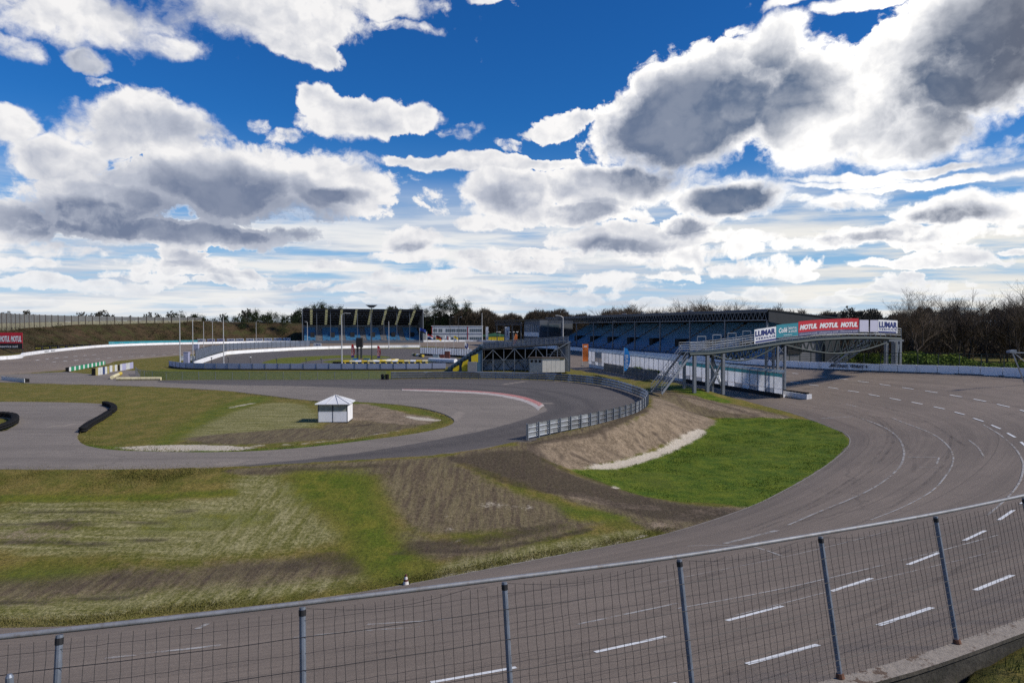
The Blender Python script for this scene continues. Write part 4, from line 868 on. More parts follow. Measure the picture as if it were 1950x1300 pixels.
for y in (-BW, BW):
    MB().pipe([B(s, y, deck(s) - .12) for s in ss], .17, 6).build('girder', BRIDGEG, t, world=True)
    for s0, s1, dip in ((1.4, 10.9, 1.15), (11.9, SE - 1, 1.75)):
        q = np.linspace(s0, s1, 25); low = [B(s, y, deck(s) - .25 - dip * math.sin(math.pi * (s - s0) / (s1 - s0))) for s in q]
        mb = MB(); mb.pipe(low, .10, 6); n = 12 if dip < 1.5 else 16
        for k in range(n):
            sA, sB = s0 + (s1 - s0) * k / n, s0 + (s1 - s0) * (k + .5) / n; sC = s0 + (s1 - s0) * (k + 1) / n
            lz = lambda s: deck(s) - .25 - dip * math.sin(math.pi * (s - s0) / (s1 - s0)); mb.bar(B(sA, y, lz(sA)), B(sB, y, deck(sB) - .15), .08); mb.bar(B(sB, y, deck(sB) - .15), B(sC, y, lz(sC)), .08)
        mb.build('bow_truss', BRIDGEG, t, world=True)
    for h in (.35, .62, .9, 1.2): MB().pipe([B(s, y, deck(s) + .1 + h) for s in ss], .026, 5).build('handrail', GALVD, t, world=True)
    for s in ss[::1]: MB().bar(B(s, y, deck(s) + .1), B(s, y, deck(s) + 1.3), .045).build('baluster', GALVD, t, world=True)
for s in (1.0, 3.2, 5.4, 7.6, 9.8):       # portal frames along the ramp
    mb = MB(); mb.bar(B(s, BW, deck(s)), B(s, BW, deck(s) + 2.0), .09); mb.bar(B(s + 1.2, BW, deck(s)), B(s + 1.2, BW, deck(s) + 2.0), .09); mb.bar(B(s, BW, deck(s) + 2.0), B(s + 1.2, BW, deck(s) + 2.0), .09); mb.build('portal_frame', GALV, t, world=True)
def leg(s, y, z0, w=.34): return MB().bar(B(s, y, z0), B(s, y, deck(s) - .1), w, w, up=tuple(bd)).build('leg', STEEL, t, world=True)
for s, z0 in ((-.9, -.2), (.9, .1), (3.1, .0)):
    leg(s, -BW + .1, z0 - .3, .36)
leg(3.1, BW - .1, -.4, .3); leg(-.9, BW - .1, -.4, .3)
for a, b_ in ((( .9, -BW + .1, .3), (3.1, -BW + .1, 4.2)), ((3.1, -BW + .1, .3), (.9, -BW + .1, 4.2)), ((3.1, -BW + .1, .4), (3.1, BW - .1, 4.3)), ((3.1, BW - .1, .4), (3.1, -BW + .1, 4.3))): MB().bar(B(*a), B(*b_), .12).build('brace', STEEL, t, world=True)
for y in (-BW + .1, BW - .2):
    leg(11.0, y, -1.2, .26); leg(12.1, y, -1.2, .26); mb = MB()
    for k in range(5): z0 = -.3 + k * 1.2; mb.bar(B(11.0, y, z0), B(12.1, y, z0 + 1.1), .08); mb.bar(B(12.1, y, z0), B(11.0, y, z0 + 1.1), .08)
    mb.build('lattice', STEEL, t, world=True)
for px, y, w_ in ((1688, 3.4, .42), (1703, BW + .5, .5), (1714, BW - .2, .34), (1706, BW + 1.6, .42)):
    leg(S(px, y), y, .4, w_)
MB().bar(B(S(1703, .4), .4, 1.2), B(S(1712, .4), .4, 5.6), .1).build('brace', GALV, t, world=True)
mb = MB(); mb.prism([B(SE - 2.2, -BW - .2, 6.05), B(SE + .25, -BW - .2, 6.05), B(SE + .25, BW + 1.9, 6.05), B(SE - 2.2, BW + 1.9, 6.05)], (0, 0, .22)); mb.build('landing', STEEL, t, world=True)
def stair(top, dirv, run, drop, n, wdt, name='stair'):
    mb = MB(); side = Vector((-dirv.y, dirv.x, 0)) * wdt / 2
    for k in range(n):
        c_ = top + dirv * run * (k + .5) / n - Vector((0, 0, drop * (k + .5) / n)); mb.obox(c_, dirv * run / n * .5, side, Vector((0, 0, .03)))
    for s_ in (-1, 1):
        mb.bar(top + side * s_, top + side * s_ + dirv * run - Vector((0, 0, drop)), .08, .28)
    o = mb.build(name, GALVD, t, world=True); mb = MB()
    for s_ in (-1, 1):
        for h in (.55, 1.05): mb.bar(top + side * s_ + Vector((0, 0, h)), top + side * s_ + dirv * run - Vector((0, 0, drop - h)), .05)
        for k in range(7): q = top + side * s_ + dirv * run * k / 6 - Vector((0, 0, drop * k / 6)); mb.bar(q, q + Vector((0, 0, 1.05)), .045)
    mb.build('stair_rail', GALV, o, world=True)
stair(B(-1.2, 0, 4.85), Vector((-.80, -.60, 0)).normalized(), 5.6, 4.7, 20, 1.6)
stair(B(SE - .6, BW + 1.9, 6.2), bn, 8.0, 4.8, 24, 1.6)
# the banners tied to the bridge rail
def banner(s0, s1, z0, z1, m, label, y=-BW - .06, posts=False):
    p = B(s0, y, deck(s0)); bt = thing('banner', label, 'banner', tuple(p)); n = max(2, int((s1 - s0) / .8)); mb = MB(); q = np.linspace(s0, s1, n + 1)
    for i in range(n): mb.prism([B(q[i], y, deck(q[i]) + z0), B(q[i + 1], y, deck(q[i + 1]) + z0), B(q[i + 1], y, deck(q[i + 1]) + z1), B(q[i], y, deck(q[i]) + z1)], -bn * .015)
    mb.build('cloth', m, bt, world=True); return bt
def btext(bt, txt, s0, s1, z0, h, m, y=-BW - .075, **k):
    a = B(s0, y, deck(s0) + z0); b_ = B(s1, y, deck(s1) + z0); letters(txt, a, b_ - a, (0, 0, 1), (b_ - a).length, h, m, bt, lift=.02, **k)
bt = banner(S(1436), S(1477), .42, 2.2, LWHITE, 'white banner with blue LUMAR lettering at the low left end of the footbridge'); btext(bt, 'LUMAR', S(1437.5), S(1476), 1.28, .72, NAVYT, bold=.05); btext(bt, 'VERHUUR', S(1438.5), S(1476.5), .86, .30, NAVYT, spacing=1.25, bold=.02)
MB().prism([B(S(1438), -BW - .08, deck(S(1438)) + .50), B(S(1477), -BW - .08, deck(S(1477)) + .50), B(S(1477), -BW - .08, deck(S(1477)) + .72), B(S(1438), -BW - .08, deck(S(1438)) + .72)], -bn * .01).build('blue_strip', NAVYT, bt, world=True)
bt = banner(S(1477.5), S(1519), .75, 2.35, TEAL, 'teal banner with white lettering between a white banner and a red banner on the footbridge'); btext(bt, 'Collé', S(1482), S(1498), 1.3, .62, LWHITE, bold=.03, shear=.2); btext(bt, 'RENTAL', S(1501), S(1516.5), 1.62, .27, LWHITE, bold=.02); btext(bt, '& SALES', S(1501), S(1516.5), 1.22, .27, LWHITE, bold=.02)
mb = MB(); mb.bar(B(S(1499.5), -BW - .09, deck(S(1499)) + 1.15), B(S(1499.5), -BW - .09, deck(S(1499)) + 2.05), .05); mb.bar(B(S(1491), -BW - .09, deck(S(1491)) + .93), B(S(1507), -BW - .09, deck(S(1507)) + .93), .05); mb.build('divider', LWHITE, bt, world=True)
for i, (a, b_) in enumerate(((1519.5, 1557), (1557.3, 1597), (1597.3, 1634))):
    bt = banner(S(a), S(b_), 1.08, 2.5, RED, ['red MOTUL banner touching the teal banner on the footbridge', 'red MOTUL banner in the middle of the three on the footbridge', 'red MOTUL banner above the middle of the track, beside the empty rail panels'][i]); btext(bt, 'MOTUL', S(a + 2.2), S(b_ - 2), 1.38, .66, LWHITE, bold=.06, shear=.25)
    MB().prism([B(S(a), -BW - .06, deck(S(a)) + .62), B(S(b_), -BW - .06, deck(S(b_)) + .62), B(S(b_), -BW - .06, deck(S(b_)) + 1.075), B(S(a), -BW - .06, deck(S(a)) + 1.075)], -bn * .015).build('navy_strip', mat('navy_strip', (.10, .11, .20), .6), bt, world=True); btext(bt, 'olieservice zuid', S(a + 2), S(b_ - 3), .72, .24, LAVB, bold=0)
for a, b_ in ((1636, 1653), (1656, 1671)):
    bt = banner(S(a), S(b_), .75, 2.3, LAVB, 'blank pale lavender rail panel on the footbridge, ' + ('next to the red banner' if a < 1650 else 'next to the last white banner'))
bt = banner(S(1671.5), S(1708), .62, 2.35, LWHITE, 'white banner with blue LUMAR lettering at the high right end of the footbridge'); btext(bt, 'LUMAR', S(1673), S(1707.5), 1.32, .80, NAVYT, bold=.05); btext(bt, 'VERHUUR', S(1673), S(1707.5), .98, .27, NAVYT, spacing=1.25, bold=.02)
MB().prism([B(S(1672), -BW - .08, deck(S(1672)) + .66), B(S(1706), -BW - .08, deck(S(1706)) + .66), B(S(1706), -BW - .08, deck(S(1706)) + .86), B(S(1672), -BW - .08, deck(S(1672)) + .86)], -bn * .01).build('blue_strip', NAVYT, bt, world=True)
# ------------------------------------------------------------------ covered grandstand along the straight
gl = math.atan2(.957, -.29)                       # along the straight
t = thing('grandstand', 'long covered grandstand with blue seats and a dark truss-edged roof beside the straight', 'grandstand', (45.3, 121, 1.0), gl)
# local x: along the straight away from the camera; local y: towards the track is +y
GLN, GD = 114.0, 15.0
def yb(v): return -v                              # depth behind the front line
mb = MB(); NT = 15
for k in range(NT): z1 = 1.0 + k * .46; mb.box(.4, GLN - .4, yb(1.2 + (k + 1) * .86), yb(1.2 + k * .86) , 0, z1 + .0)
mb.build('terrace', mat('terrace_concrete', (.13, .135, .15), .9), t)
NBL = 9; bw = (GLN - 2) / NBL
for i in range(NBL):
    mb = MB()
    for k in range(NT): z1 = 1.0 + k * .46; x0 = 1 + i * bw + .6; x1 = 1 + (i + 1) * bw - .6; y = yb(1.2 + k * .86 + .6); mb.box(x0, x1, y - .2, y + .15, z1 + .02, z1 + .16); mb.box(x0, x1, y - .24, y - .20, z1 + .02, z1 + .42)
    mb.build('seat_block', SEAT, t)
    mb = MB()
    for k in range(NT): z1 = 1.0 + k * .46; y = yb(1.2 + k * .86 + .43); mb.box(1 + i * bw - .55, 1 + i * bw + .55, y - .42, y + .42, z1 + .004, z1 + .03)
    mb.build('aisle', mat('aisle_concrete', (.17, .15, .13), .9), t)
    mb = MB(); mb.box(1 + i * bw - .9, 1 + i * bw + .9, yb(7.4), yb(4.4), 2.2, 4.15); mb.build('stair_opening', NIGHT, t)
mb = MB(); mb.box(0, GLN, yb(GD) - .25, yb(GD), -.5, 9.2); mb.build('back_wall', NIGHT, t)
mb = MB(); v4 = [(-.25, 1.5, 10.25), (-.25, 1.5, 10.9), (-.25, yb(GD) - .3, 9.3), (-.25, yb(GD) - .3, -.5), (-.25, yb(11.5), -.5), (-.25, yb(0), 7.0), (-.25, yb(-.2), 9.0)]
mb.prism([(-.25, .1, 7.9), (-.25, .1, 10.05), (-.25, yb(GD) - .3, 8.4), (-.25, yb(GD) - .3, -.5), (-.25, yb(12), -.5), (-.25, yb(12), 5.2), (-.25, yb(4), 7.2)], (-.2, 0, 0)); mb.build('end_wall', DARKCL, t)
mb = MB(); mb.prism([(-.6, .5, 9.95), (-.6, .5, 10.12), (-.6, yb(GD) - .5, 8.6), (-.6, yb(GD) - .5, 8.42)], (GLN + 2, 0, 0)); roof = mb.build('roof', DARKCL, t)
mb = MB(); mb.box(-.6, GLN + 1.4, .5, .56, 9.75, 10.14); mb.build('fascia', DGREY, roof)
mb = MB(); ztop, zbot = 9.62, 8.18
mb.bar((0, .2, ztop), (GLN, .2, ztop), .16); mb.bar((0, .2, zbot), (GLN, .2, zbot), .18)
n = 90
for k in range(n): a, m_, e = GLN * k / n, GLN * (k + .5) / n, GLN * (k + 1) / n; mb.bar((a, .2, zbot), (m_, .2, ztop), .085); mb.bar((m_, .2, ztop), (e, .2, zbot), .085)
mb.build('roof_truss', STEEL, t)
for k in range(10): x = GLN * k / 9; mb = MB(); mb.bar((x, .1, -.5), (x, .1, zbot), .26); mb.build('column', STEEL, t)
for k in range(9):
    mb = MB(); x = 4 + k * 10.5; mb.bar((x, yb(.4), 10.35), (x + 2.2, yb(.4), 10.4), .14, .1) if k < 6 else mb.bar((x, yb(2.5), 8.5), (x + 2, yb(2.5), 8.5), .14); mb.build('floodlight', mat('white_lamp_case', (.7, .7, .7), .4), t)
mb = MB(); mb.box(0, GLN, .3, .36, .2, 1.35)
mb.build('front_screen', mat('blue_front_screen', (.03, .07, .13), .6, 0, .25, .5), t)
for k in range(46): MB().bar((GLN * k / 45, .4, 0), (GLN * k / 45, .4, 2.3), .06).build('fence_post', GALVD, t)
for h in (1.7, 2.3): MB().bar((0, .42, h), (GLN, .42, h), .04).build('fence_rail', GALVD, t)
mb = MB(); mb.box(2, 9, yb(9.5), yb(9.3), 4.6, 6.9); o = mb.build('screen', mat('stand_glass', (.10, .16, .22), .2, 0, .2, .4, spec=.7), t)
for k in range(9): MB().bar((2 + k * 7 / 8, yb(9.2), 4.6), (2 + k * 7 / 8, yb(9.2), 6.9), .07).build('mullion', GALVD, o)
for k in (5, 6, 7): MB().box(GLN * k / 9 + 3, GLN * k / 9 + 9, yb(GD) + .02, yb(GD) + .1, 7.0, 7.7).build('back_sign', mat('dim_sign', (.16, .18, .2), .7), t)
# control building at the far end of the grandstand
t2 = thing('control_building', 'glass fronted race control building at the far end of the long grandstand', 'building', tuple(Vector((45.3, 121, 1.0)) + Vector((math.cos(gl), math.sin(gl), 0)) * (GLN + 3)), gl)
mb = MB(); mb.box(0, 17, -10, 2.0, 0, 9.3); mb.build('body', DGREY, t2); mb = MB(); mb.box(-.06, 17.3, -10.1, 2.6, 9.32, 9.6); mb.build('roof', DARKCL, t2)
STG = mat('tinted_glass', (.07, .10, .13), .12, 0, .25, .5, spec=.8)
for a, x0, x1 in ((0, .5, 16.5),):
    o = MB().box(x0, x1, 2.0, 2.06, 5.2, 7.7).build('window', STG, t2)
    for k in range(9): MB().bar((x0 + 2 * k, 2.1, 5.2), (x0 + 2 * k, 2.1, 7.7), .1).build('mullion', WHITE, o)
MB().box(.5, 16.5, 2.05, 2.25, 3.6, 5.1).build('balcony_front', WHITE, t2); MB().box(.5, 16.5, 2.05, 2.2, 1.0, 2.9).build('lower_window', STG, t2)
for k in range(5): MB().bar((.5 + 4 * k, 2.3, -.6), (.5 + 4 * k, 2.3, 3.6), .16).build('column', GALVD, t2)
o = MB().box(-.07, -.01, -5, 1.4, 5.2, 7.7).build('side_window', STG, t2)
t3 = thing('stand_canopy', 'open steel canopy on thin columns beyond the race control building', 'canopy', tuple(Vector((45.3, 121, 1.0)) + Vector((math.cos(gl), math.sin(gl), 0)) * (GLN + 24)), gl)
mb = MB(); mb.box(-3, 34, -9, 3, 9.3, 9.6); mb.build('roof', DARKCL, t3); mb = MB(); mb.bar((-3, 2.6, 7.8), (34, 2.6, 7.8), .2)
for k in range(18): mb.bar((-3 + 2.05 * k, 2.6, 7.8), (-2 + 2.05 * k, 2.6, 9.3), .14); mb.bar((-2 + 2.05 * k, 2.6, 9.3), (-.95 + 2.05 * k, 2.6, 7.8), .14)
mb.build('roof_truss', DGREY, t3)
for k in range(4): MB().bar((11 * k, 2, -1), (11 * k, 2, 7.8), .3).build('column', GALVD, t3)
# ------------------------------------------------------------------ far grandstand with a tall sloping roof
gf = math.atan2(.287, .957); o0 = DP(577, 650, 292); o0.z = .9
t = thing('grandstand', 'tall far grandstand with yellow strips of roof lights under a steep dark roof', 'grandstand', tuple(o0), gf); FW_, FD_, HT = 51.5, 17.0, 14.6
mb = MB(); n = 13
for k in range(n): mb.box(.3, FW_ - .3, 1.5 + k * 1.05, 1.5 + (k + 1) * 1.05, 0, 1.2 + k * .43)
mb.build('terrace', MATS['terrace_concrete'], t); SB2 = mat('light_blue_seats', (.04, .18, .34), .55, 0, .2, .6)
blocks = [(.5, 5.2), (8.2, 15.2), (18, 24.4), (27, 33.2), (36, 41.6), (44.2, 50.8)]
for x0, x1 in blocks:
    mb = MB()
    for k in range(n): mb.box(x0, x1, 1.9 + k * 1.05, 2.4 + k * 1.05, 1.2 + k * .43 + .02, 1.2 + k * .43 + .40)
    mb.build('seat_block', SB2, t)
for x0, x1 in ((5.4, 8.0), (15.4, 17.8), (24.6, 26.8), (33.4, 35.8), (41.8, 44.0)):
    mb = MB()
    for k in range(n): mb.box(x0, x1, 1.5 + k * 1.05, 2.55 + k * 1.05, 1.2 + k * .43 + .01, 1.2 + k * .43 + .06)
    mb.build('aisle', STAIR, t)
for x in (4, 12.5, 21, 30, 39, 47.5): MB().box(x - .9, x + .9, 5.0, 7.0, 2.3, 4.6).build('stair_opening', NIGHT, t)
def rz_(y): return HT - (y / FD_) * 6.6
mb = MB(); mb.prism([(0, -.3, rz_(-.3)), (FW_, -.3, rz_(-.3)), (FW_, FD_, rz_(FD_)), (0, FD_, rz_(FD_))], (0, 0, .2)); roof = mb.build('roof', mat('dark_roof_underside', (.022, .023, .026), .8, 0, .25, .4), t)
for k in range(8):
    x = 3.5 + k * 6.35; mb = MB()
    for j in range(13): y0 = .2 + j * 1.28; y1 = y0 + .95; mb.prism([(x - .52, y0, rz_(y0) - .05), (x + .52, y0, rz_(y0) - .05), (x + .52, y1, rz_(y1) - .05), (x - .52, y1, rz_(y1) - .05)], (0, 0, .03))
    m_, ntt, bb = newmat('glowing_roof_sheet') if 'rl' not in MATS else (MATS['rl'], None, None)
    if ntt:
        bb.inputs['Base Color'].default_value = (.55, .55, .28, 1); bb.inputs['Emission Color'].default_value = (.60, .60, .36, 1); bb.inputs['Emission Strength'].default_value = .26; MATS['rl'] = m_  # translucent sheets, no lamps: emission stands in for daylight coming through them
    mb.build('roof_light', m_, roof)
for j in range(7):
    y = .3 + j * 2.7; MB().bar((0, y, rz_(y) - .35), (FW_, y, rz_(y) - .35), .2).build('purlin', DGREY, roof)
mb = MB()
for k in range(26): mb.bar((k * 2.0, 3.2, rz_(3.2) - .1), (k * 2 + 1, 3.2, rz_(3.2) - 2.0), .12); mb.bar((k * 2 + 1, 3.2, rz_(3.2) - 2.0), (k * 2 + 2, 3.2, rz_(3.2) - .1), .12)
mb.build('roof_truss', DGREY, t)
mb = MB(); mb.box(0, FW_, FD_, FD_ + .3, 0, rz_(FD_)); mb.build('back_wall', mat('pale_back_wall', (.20, .21, .22), .8), t)
for x in (0, FW_):
    mb = MB(); mb.prism([(x, -.3 if x else .0, 0), (x, FD_, 0), (x, FD_, rz_(FD_)), (x, -.3, rz_(-.3))], (.3 if x else -.3, 0, 0)) if x else mb.bar((x - .2, 0, 0), (x - .2, 0, HT), .35)
    mb.build('side_wall' if x else 'corner_column', mat('grey_side_cladding', (.17, .185, .21), .6) if x else DGREY, t)
o = MB().box(FW_ + .29, FW_ + .36, 4, 10, 4.5, 7.5).build('side_window', NIGHT, t)
for k in range(1, 9): MB().bar((FW_ * k / 9 + .0, 1.0, 0), (FW_ * k / 9, 1.0, HT - .5), .22).build('column', DGREY, t)
mb = MB(); mb.box(0, FW_, -.25, -.05, 0, 1.0); mb.build('front_barrier', DGREY, t)
MB().box(21, 31, 14.5, 15, 7.0, 7.8).build('sign', mat('dim_sign', (.16, .18, .2), .7), t)
# annex and office
o0 = DP(822, 648, 330); o0.z = .6
t = thing('office_building', 'white two-storey office block with rows of dark windows beyond the track', 'building', tuple(o0), R(2)); W_ = 24.6
mb = MB(); mb.box(0, W_, 0, 9, 0, 7.6); mb.build('wall', mat('white_render', (.52, .54, .58), .7, 0, .06, .4), t); MB().box(-.2, W_ + .2, -.2, 9.2, 7.62, 7.9).build('roof', mat('pale_roof_edge', (.6, .6, .62), .6), t); MB().box(0, W_, -.06, -.01, 3.75, 4.05).build('blue_band', NAVY, t)
mb = MB(); mb.box(17.2, 17.6, -.09, -.02, 0, 7.6); mb.build('red_pilaster', mat('dark_red_paint', (.30, .03, .03), .6), t); MB().box(0, .35, -.09, -.02, 4, 7.6).build('red_pilaster', MATS['dark_red_paint'], t)
for fl in (.9, 4.9):
    for x0, n in ((.9, 2), (3.4, 2), (6.8, 5), (12.0, 5), (18.4, 3), (21.4, 3)):
        for k in range(n):
            o = MB().box(x0 + k, x0 + k + .78, -.05, -.01, fl, fl + 1.5).build('window', STG, t)
t = thing('annex_building', 'low grey annex between the far grandstand and the white office block', 'building', tuple(DP(798, 648, 328).xy) + (.6,)); MB().box(0, 3.4, 0, 6, 0, 5.0).build('wall', mat('grey_render', (.34, .35, .37), .7), t); MB().box(-.1, 3.5, -.1, 6.1, 5.02, 5.2).build('roof', DGREY, t); MB().box(1.2, 2.2, -.04, 0, .0, 2.1).build('door', NIGHT, t)
# ------------------------------------------------------------------ small stand in the middle, its back to the infield
p = P(918, 708); SX = p.x; SY = p.y + 1
t = thing('spectator_stand', 'raised steel spectator platform with a stepped blue and yellow end wall in the infield', 'stand', (SX, SY, 0)); XL = P(1083, 708).x - SX; DX = P(852, 708).x - SX
TB = mat('petrol_blue_cladding', (.06, .13, .20), .6, 0, .1, .6); TBD = mat('dark_petrol_cladding', (.022, .05, .085), .6); YW = mat('bright_yellow_panel', (.62, .46, .015), .55)
def dz(x): return 4.15 + 1.0 * x / XL
mb = MB(); mb.prism([(0, 0, dz(0) - .35), (XL, 0, dz(XL) - .35), (XL, 0, dz(XL)), (0, 0, dz(0))], (0, 9, 0)); mb.build('platform', DARKCL, t)
ns = 11; mb = MB(); mbt = MB()
for k in range(ns): x0 = DX * (1 - k / ns); x1 = DX * (1 - (k + 1) / ns); z = .35 + 4.3 * (k + 1) / ns; mb.box(x0 + .004, x1 - .004, .3, 8, 0, z - .42); mbt.box(x0, x1, -.1, 8.1, z - .40, z)
mb.build('step_wall', TBD, t); mbt.build('step', TBD, t)
mb = MB(); mb.prism([(DX * .18, .2, .02), (-.02, .2, .02), (-.02, .2, 4.0), (DX * .18, .2, 3.25)], (0, .08, 0)); mb.build('blue_panel', TB, t)
for x, h, w_ in ((.86, .75, 1.1), (.60, 1.75, 1.15)): mb = MB(); xx = DX * x; mb.prism([(xx, .18, .05), (xx + w_, .18, .05), (xx + w_, .18, h + .4), (xx + .25, .18, h), (xx, .18, h * .6)], (0, .1, 0)); mb.build('yellow_panel', YW, t)
mb = MB(); mb.prism([(DX * .32, .12, 1.7), (DX * .32 + 1.2, .12, 1.7), (DX * .32 + 1.2, .12, 3.2), (DX * .32, .12, 2.75)], (0, .06, 0)); mb.build('yellow_panel', YW, t)
mb = MB(); mb.box(DX * .42, DX * .16, -.55, .05, 0, 1.75); mb.build('grey_cabinet', mat('grey_cabinet', (.22, .22, .24), .6), t)
mb = MB(); mb.box(0, XL, 8.5, 8.7, 0, dz(0) - .4); mb.build('dark_back', NIGHT, t)
mb = MB(); mb.box(.02, XL - .02, 4.4, 4.5, 0, 1.9); mb.build('lower_wall', mat('grey_white_screen', (.42, .43, .46), .6, 0, .14, 1.5, dirt=(.2, .2, .22, .6)), t)
MB().box(0, XL, 3.0, 3.15, 1.95, 2.05).build('tie_beam', GALVD, t)
for k in range(9): x = XL * k / 8; MB().bar((x, .2, 0), (x, .2, dz(x) - .35), .13).build('column', GALVD, t)
for k in range(0, 8): a, e = XL * k / 8, XL * (k + 1) / 8; mb = MB(); (mb.bar((a, .1, 1.9), (e, .1, dz(e) - .4), .09) if k % 2 == 0 else mb.bar((e, .1, 1.9), (a, .1, dz(a) - .4), .09)); mb.build('brace', GALV, t)
for k in range(6): mb = MB(); a = XL * k / 6; mb.bar((a, 4.2, .2), (a + XL / 12, 4.2, 1.8), .07); mb.bar((a + XL / 12, 4.2, 1.8), (a + XL / 6, 4.2, .2), .07); mb.build('lattice', WIREM, t)
for k in range(20): x = DX * .02 + (XL - DX * .02) * k / 19; MB().bar((x, 0, dz(max(x, 0))), (x, 0, dz(max(x, 0)) + 1.15), .05).build('baluster', GALVD, t)
for h in (.4, .8, 1.15): MB().bar((0, 0, dz(0) + h), (XL, 0, dz(XL) + h), .05).build('handrail', GALVD, t)
MB().prism([(0, .06, dz(0) + .05), (XL, .06, dz(XL) + .05), (XL, .06, dz(XL) + 1.1), (0, .06, dz(0) + 1.1)], (0, .02, 0)).build('rail_screen', MESHB, t)
mb = MB(); mb.box(XL - 1.3, XL + .4, .4, 8, 0, dz(XL) + .2); mb.build('end_wall', DGREY, t)
for k in range(5): MB().bar((XL - 5.5 + k * .8, 1, 2.2 + k * .42), (XL - 3.0 + k * .8, 1, 2.2 + k * .42), .06).build('stair_tread', GALV, t)
MB().bar((XL - 2.6, -.1, 3.7), (XL + .4, -.1, 5.4), .16).build('stair_stringer', GALV, t)
# cream container in front of it
p = P(1033, 709); a = Vector((1, .06, 0)).normalized(); t = thing('container', 'cream site container with a dark roof edge in front of the spectator platform', 'container', (p.x, p.y, 0), R(5)); CREAM = mat('cream_panel', (.62, .59, .53), .6, 0, .05, .7, dirt=(.42, .38, .33, .4))
CL = P(1076, 709).x - p.x; mb = MB(); mb.box(0, CL, 0, 2.4, 0.02, 2.45); mb.build('body', CREAM, t); mb = MB(); mb.prism([(-2.15, .75, 0), (0, .0, 0), (0, 2.4, 0), (-2.15, 2.6, 0)], (0, 0, 2.40)); mb.build('side_bay', mat('grey_cream_panel', (.40, .39, .37), .6), t)
mb = MB(); mb.prism([(-2.3, .6, 2.47), (0, -.15, 2.47), (CL + .1, -.15, 2.47), (CL + .1, 2.6, 2.47), (-2.3, 2.8, 2.47)], (0, 0, .14)); mb.build('roof', mat('brown_roof_edge', (.09, .07, .06), .8), t)
for k in range(3): u0 = .06 + k * .32; MB().prism([(-2.15 + 2.15 * u0, .75 - .75 * u0 - .03, 1.75), (-2.15 + 2.15 * (u0 + .2), .75 - .75 * (u0 + .2) - .03, 1.75), (-2.15 + 2.15 * (u0 + .2), .75 - .75 * (u0 + .2) - .03, 2.2), (-2.15 + 2.15 * u0, .75 - .75 * u0 - .03, 2.2)], (0, .02, 0)).build('window', NIGHT, t)
for k in range(1, 5): MB().box(CL * k / 5 - .012, CL * k / 5 + .012, -.012, 0, .05, 2.4).build('panel_joint', MATS['grey_cream_panel'], t)
MB().box(CL - .9, CL - .1, -.02, 0, 2.2, 2.44).build('sign', YG, t)
# ================================================================== GRASS BANK, TREES, POLES, FLAGS, KART AREA
wl2 = resample(out2[30:90], 3.0); d = np.gradient(wl2[:, :2], axis=0); d /= np.linalg.norm(d, axis=1)[:, None]; outn = np.stack([-d[:, 1], d[:, 0]], 1)
if (outn[20] @ (wl2[20, :2] - np.array([-40, 230]))) < 0: outn = -outn
prof = [(1.2, .35), (4, .9), (9, 3.4), (14, 6.6), (18, 8.7), (22, 9.6), (27, 9.3), (38, 6), (60, 1.5)]
def crest(i): return np.interp(i / len(wl2), [0, .35, .55, .7, .82, .95, 1], [.68, .76, .98, 1.08, 1.05, 1.0, .95])
V = []; ncol = len(prof)
for i, q in enumerate(wl2):
    for k, (o, h) in enumerate(prof): V.append((q[0] + outn[i, 0] * o, q[1] + outn[i, 1] * o, h * crest(i) + (.5 * (math.sin(i * .9 + k) + math.sin(i * .37 + 2 * k)) * .35 if 1 < k < 7 else 0)))
ix = np.arange(len(V)).reshape(len(wl2), ncol); FQ = np.stack([ix[:-1, :-1], ix[:-1, 1:], ix[1:, 1:], ix[1:, :-1]], -1).reshape(-1, 4)
def bankmat(name, a, b_, c_, s=.25):
    m, nt, b = newmat(name); v = position(nt); n1 = noise(nt, v, s, 7, .65); n2 = noise(nt, v, s * 7, 6, .7); n3 = noise(nt, scaled(nt, v, .5, .5, .1), s * 2, 5, .6)
    col = mixc(nt, (n1 * .6 + n2 * .4).smooth(.36, .62), a, b_); col = mixc(nt, (n3 * .6 + n2 * .4).smooth(.47, .60), col, c_); nt.links.new(col, b.inputs['Base Color']); b.inputs['Roughness'].default_value = .95; b.inputs['Specular IOR Level'].default_value = .1; bump(nt, b, n2 + n1, 1.0, .6); return m
HILLM = bankmat('heather_bank', (.026, .022, .011), (.090, .060, .034), (.060, .058, .022))
tag(npmesh('hill', V, FQ, HILLM, smooth=True), kind='structure')
def hillz(i, o): return float(np.interp(o, [p[0] for p in prof], [p[1] for p in prof])) * crest(i)
# earth bank behind the trees on the right, with greenhouses behind it
V = []; pr2 = [(0, .8), (10, 2.5), (22, 6.8), (30, 7.6), (44, 7.4), (70, 2)]; NA = 60
for i in range(NA):
    f = i / (NA - 1); a = math.atan((1560 + 560 * f - 975) / F)
    for k, (o, h) in enumerate(pr2): r_ = 185 + o; V.append((math.sin(a) * r_ / math.cos(a * .4), math.cos(a) * r_ / math.cos(a * .4), h + (.4 * math.sin(i * 1.1 + k) if 1 < k < 5 else 0)))
ix = np.arange(len(V)).reshape(NA, len(pr2)); tag(npmesh('hill', V, np.stack([ix[:-1, :-1], ix[:-1, 1:], ix[1:, 1:], ix[1:, :-1]], -1).reshape(-1, 4), bankmat('dark_earth_bank', (.020, .019, .009), (.045, .034, .020), (.038, .042, .012)), smooth=True), kind='structure')
t = thing('greenhouse', 'long pale greenhouse glimpsed through the bare trees behind the right bank', 'greenhouse', (240, 360, .5))
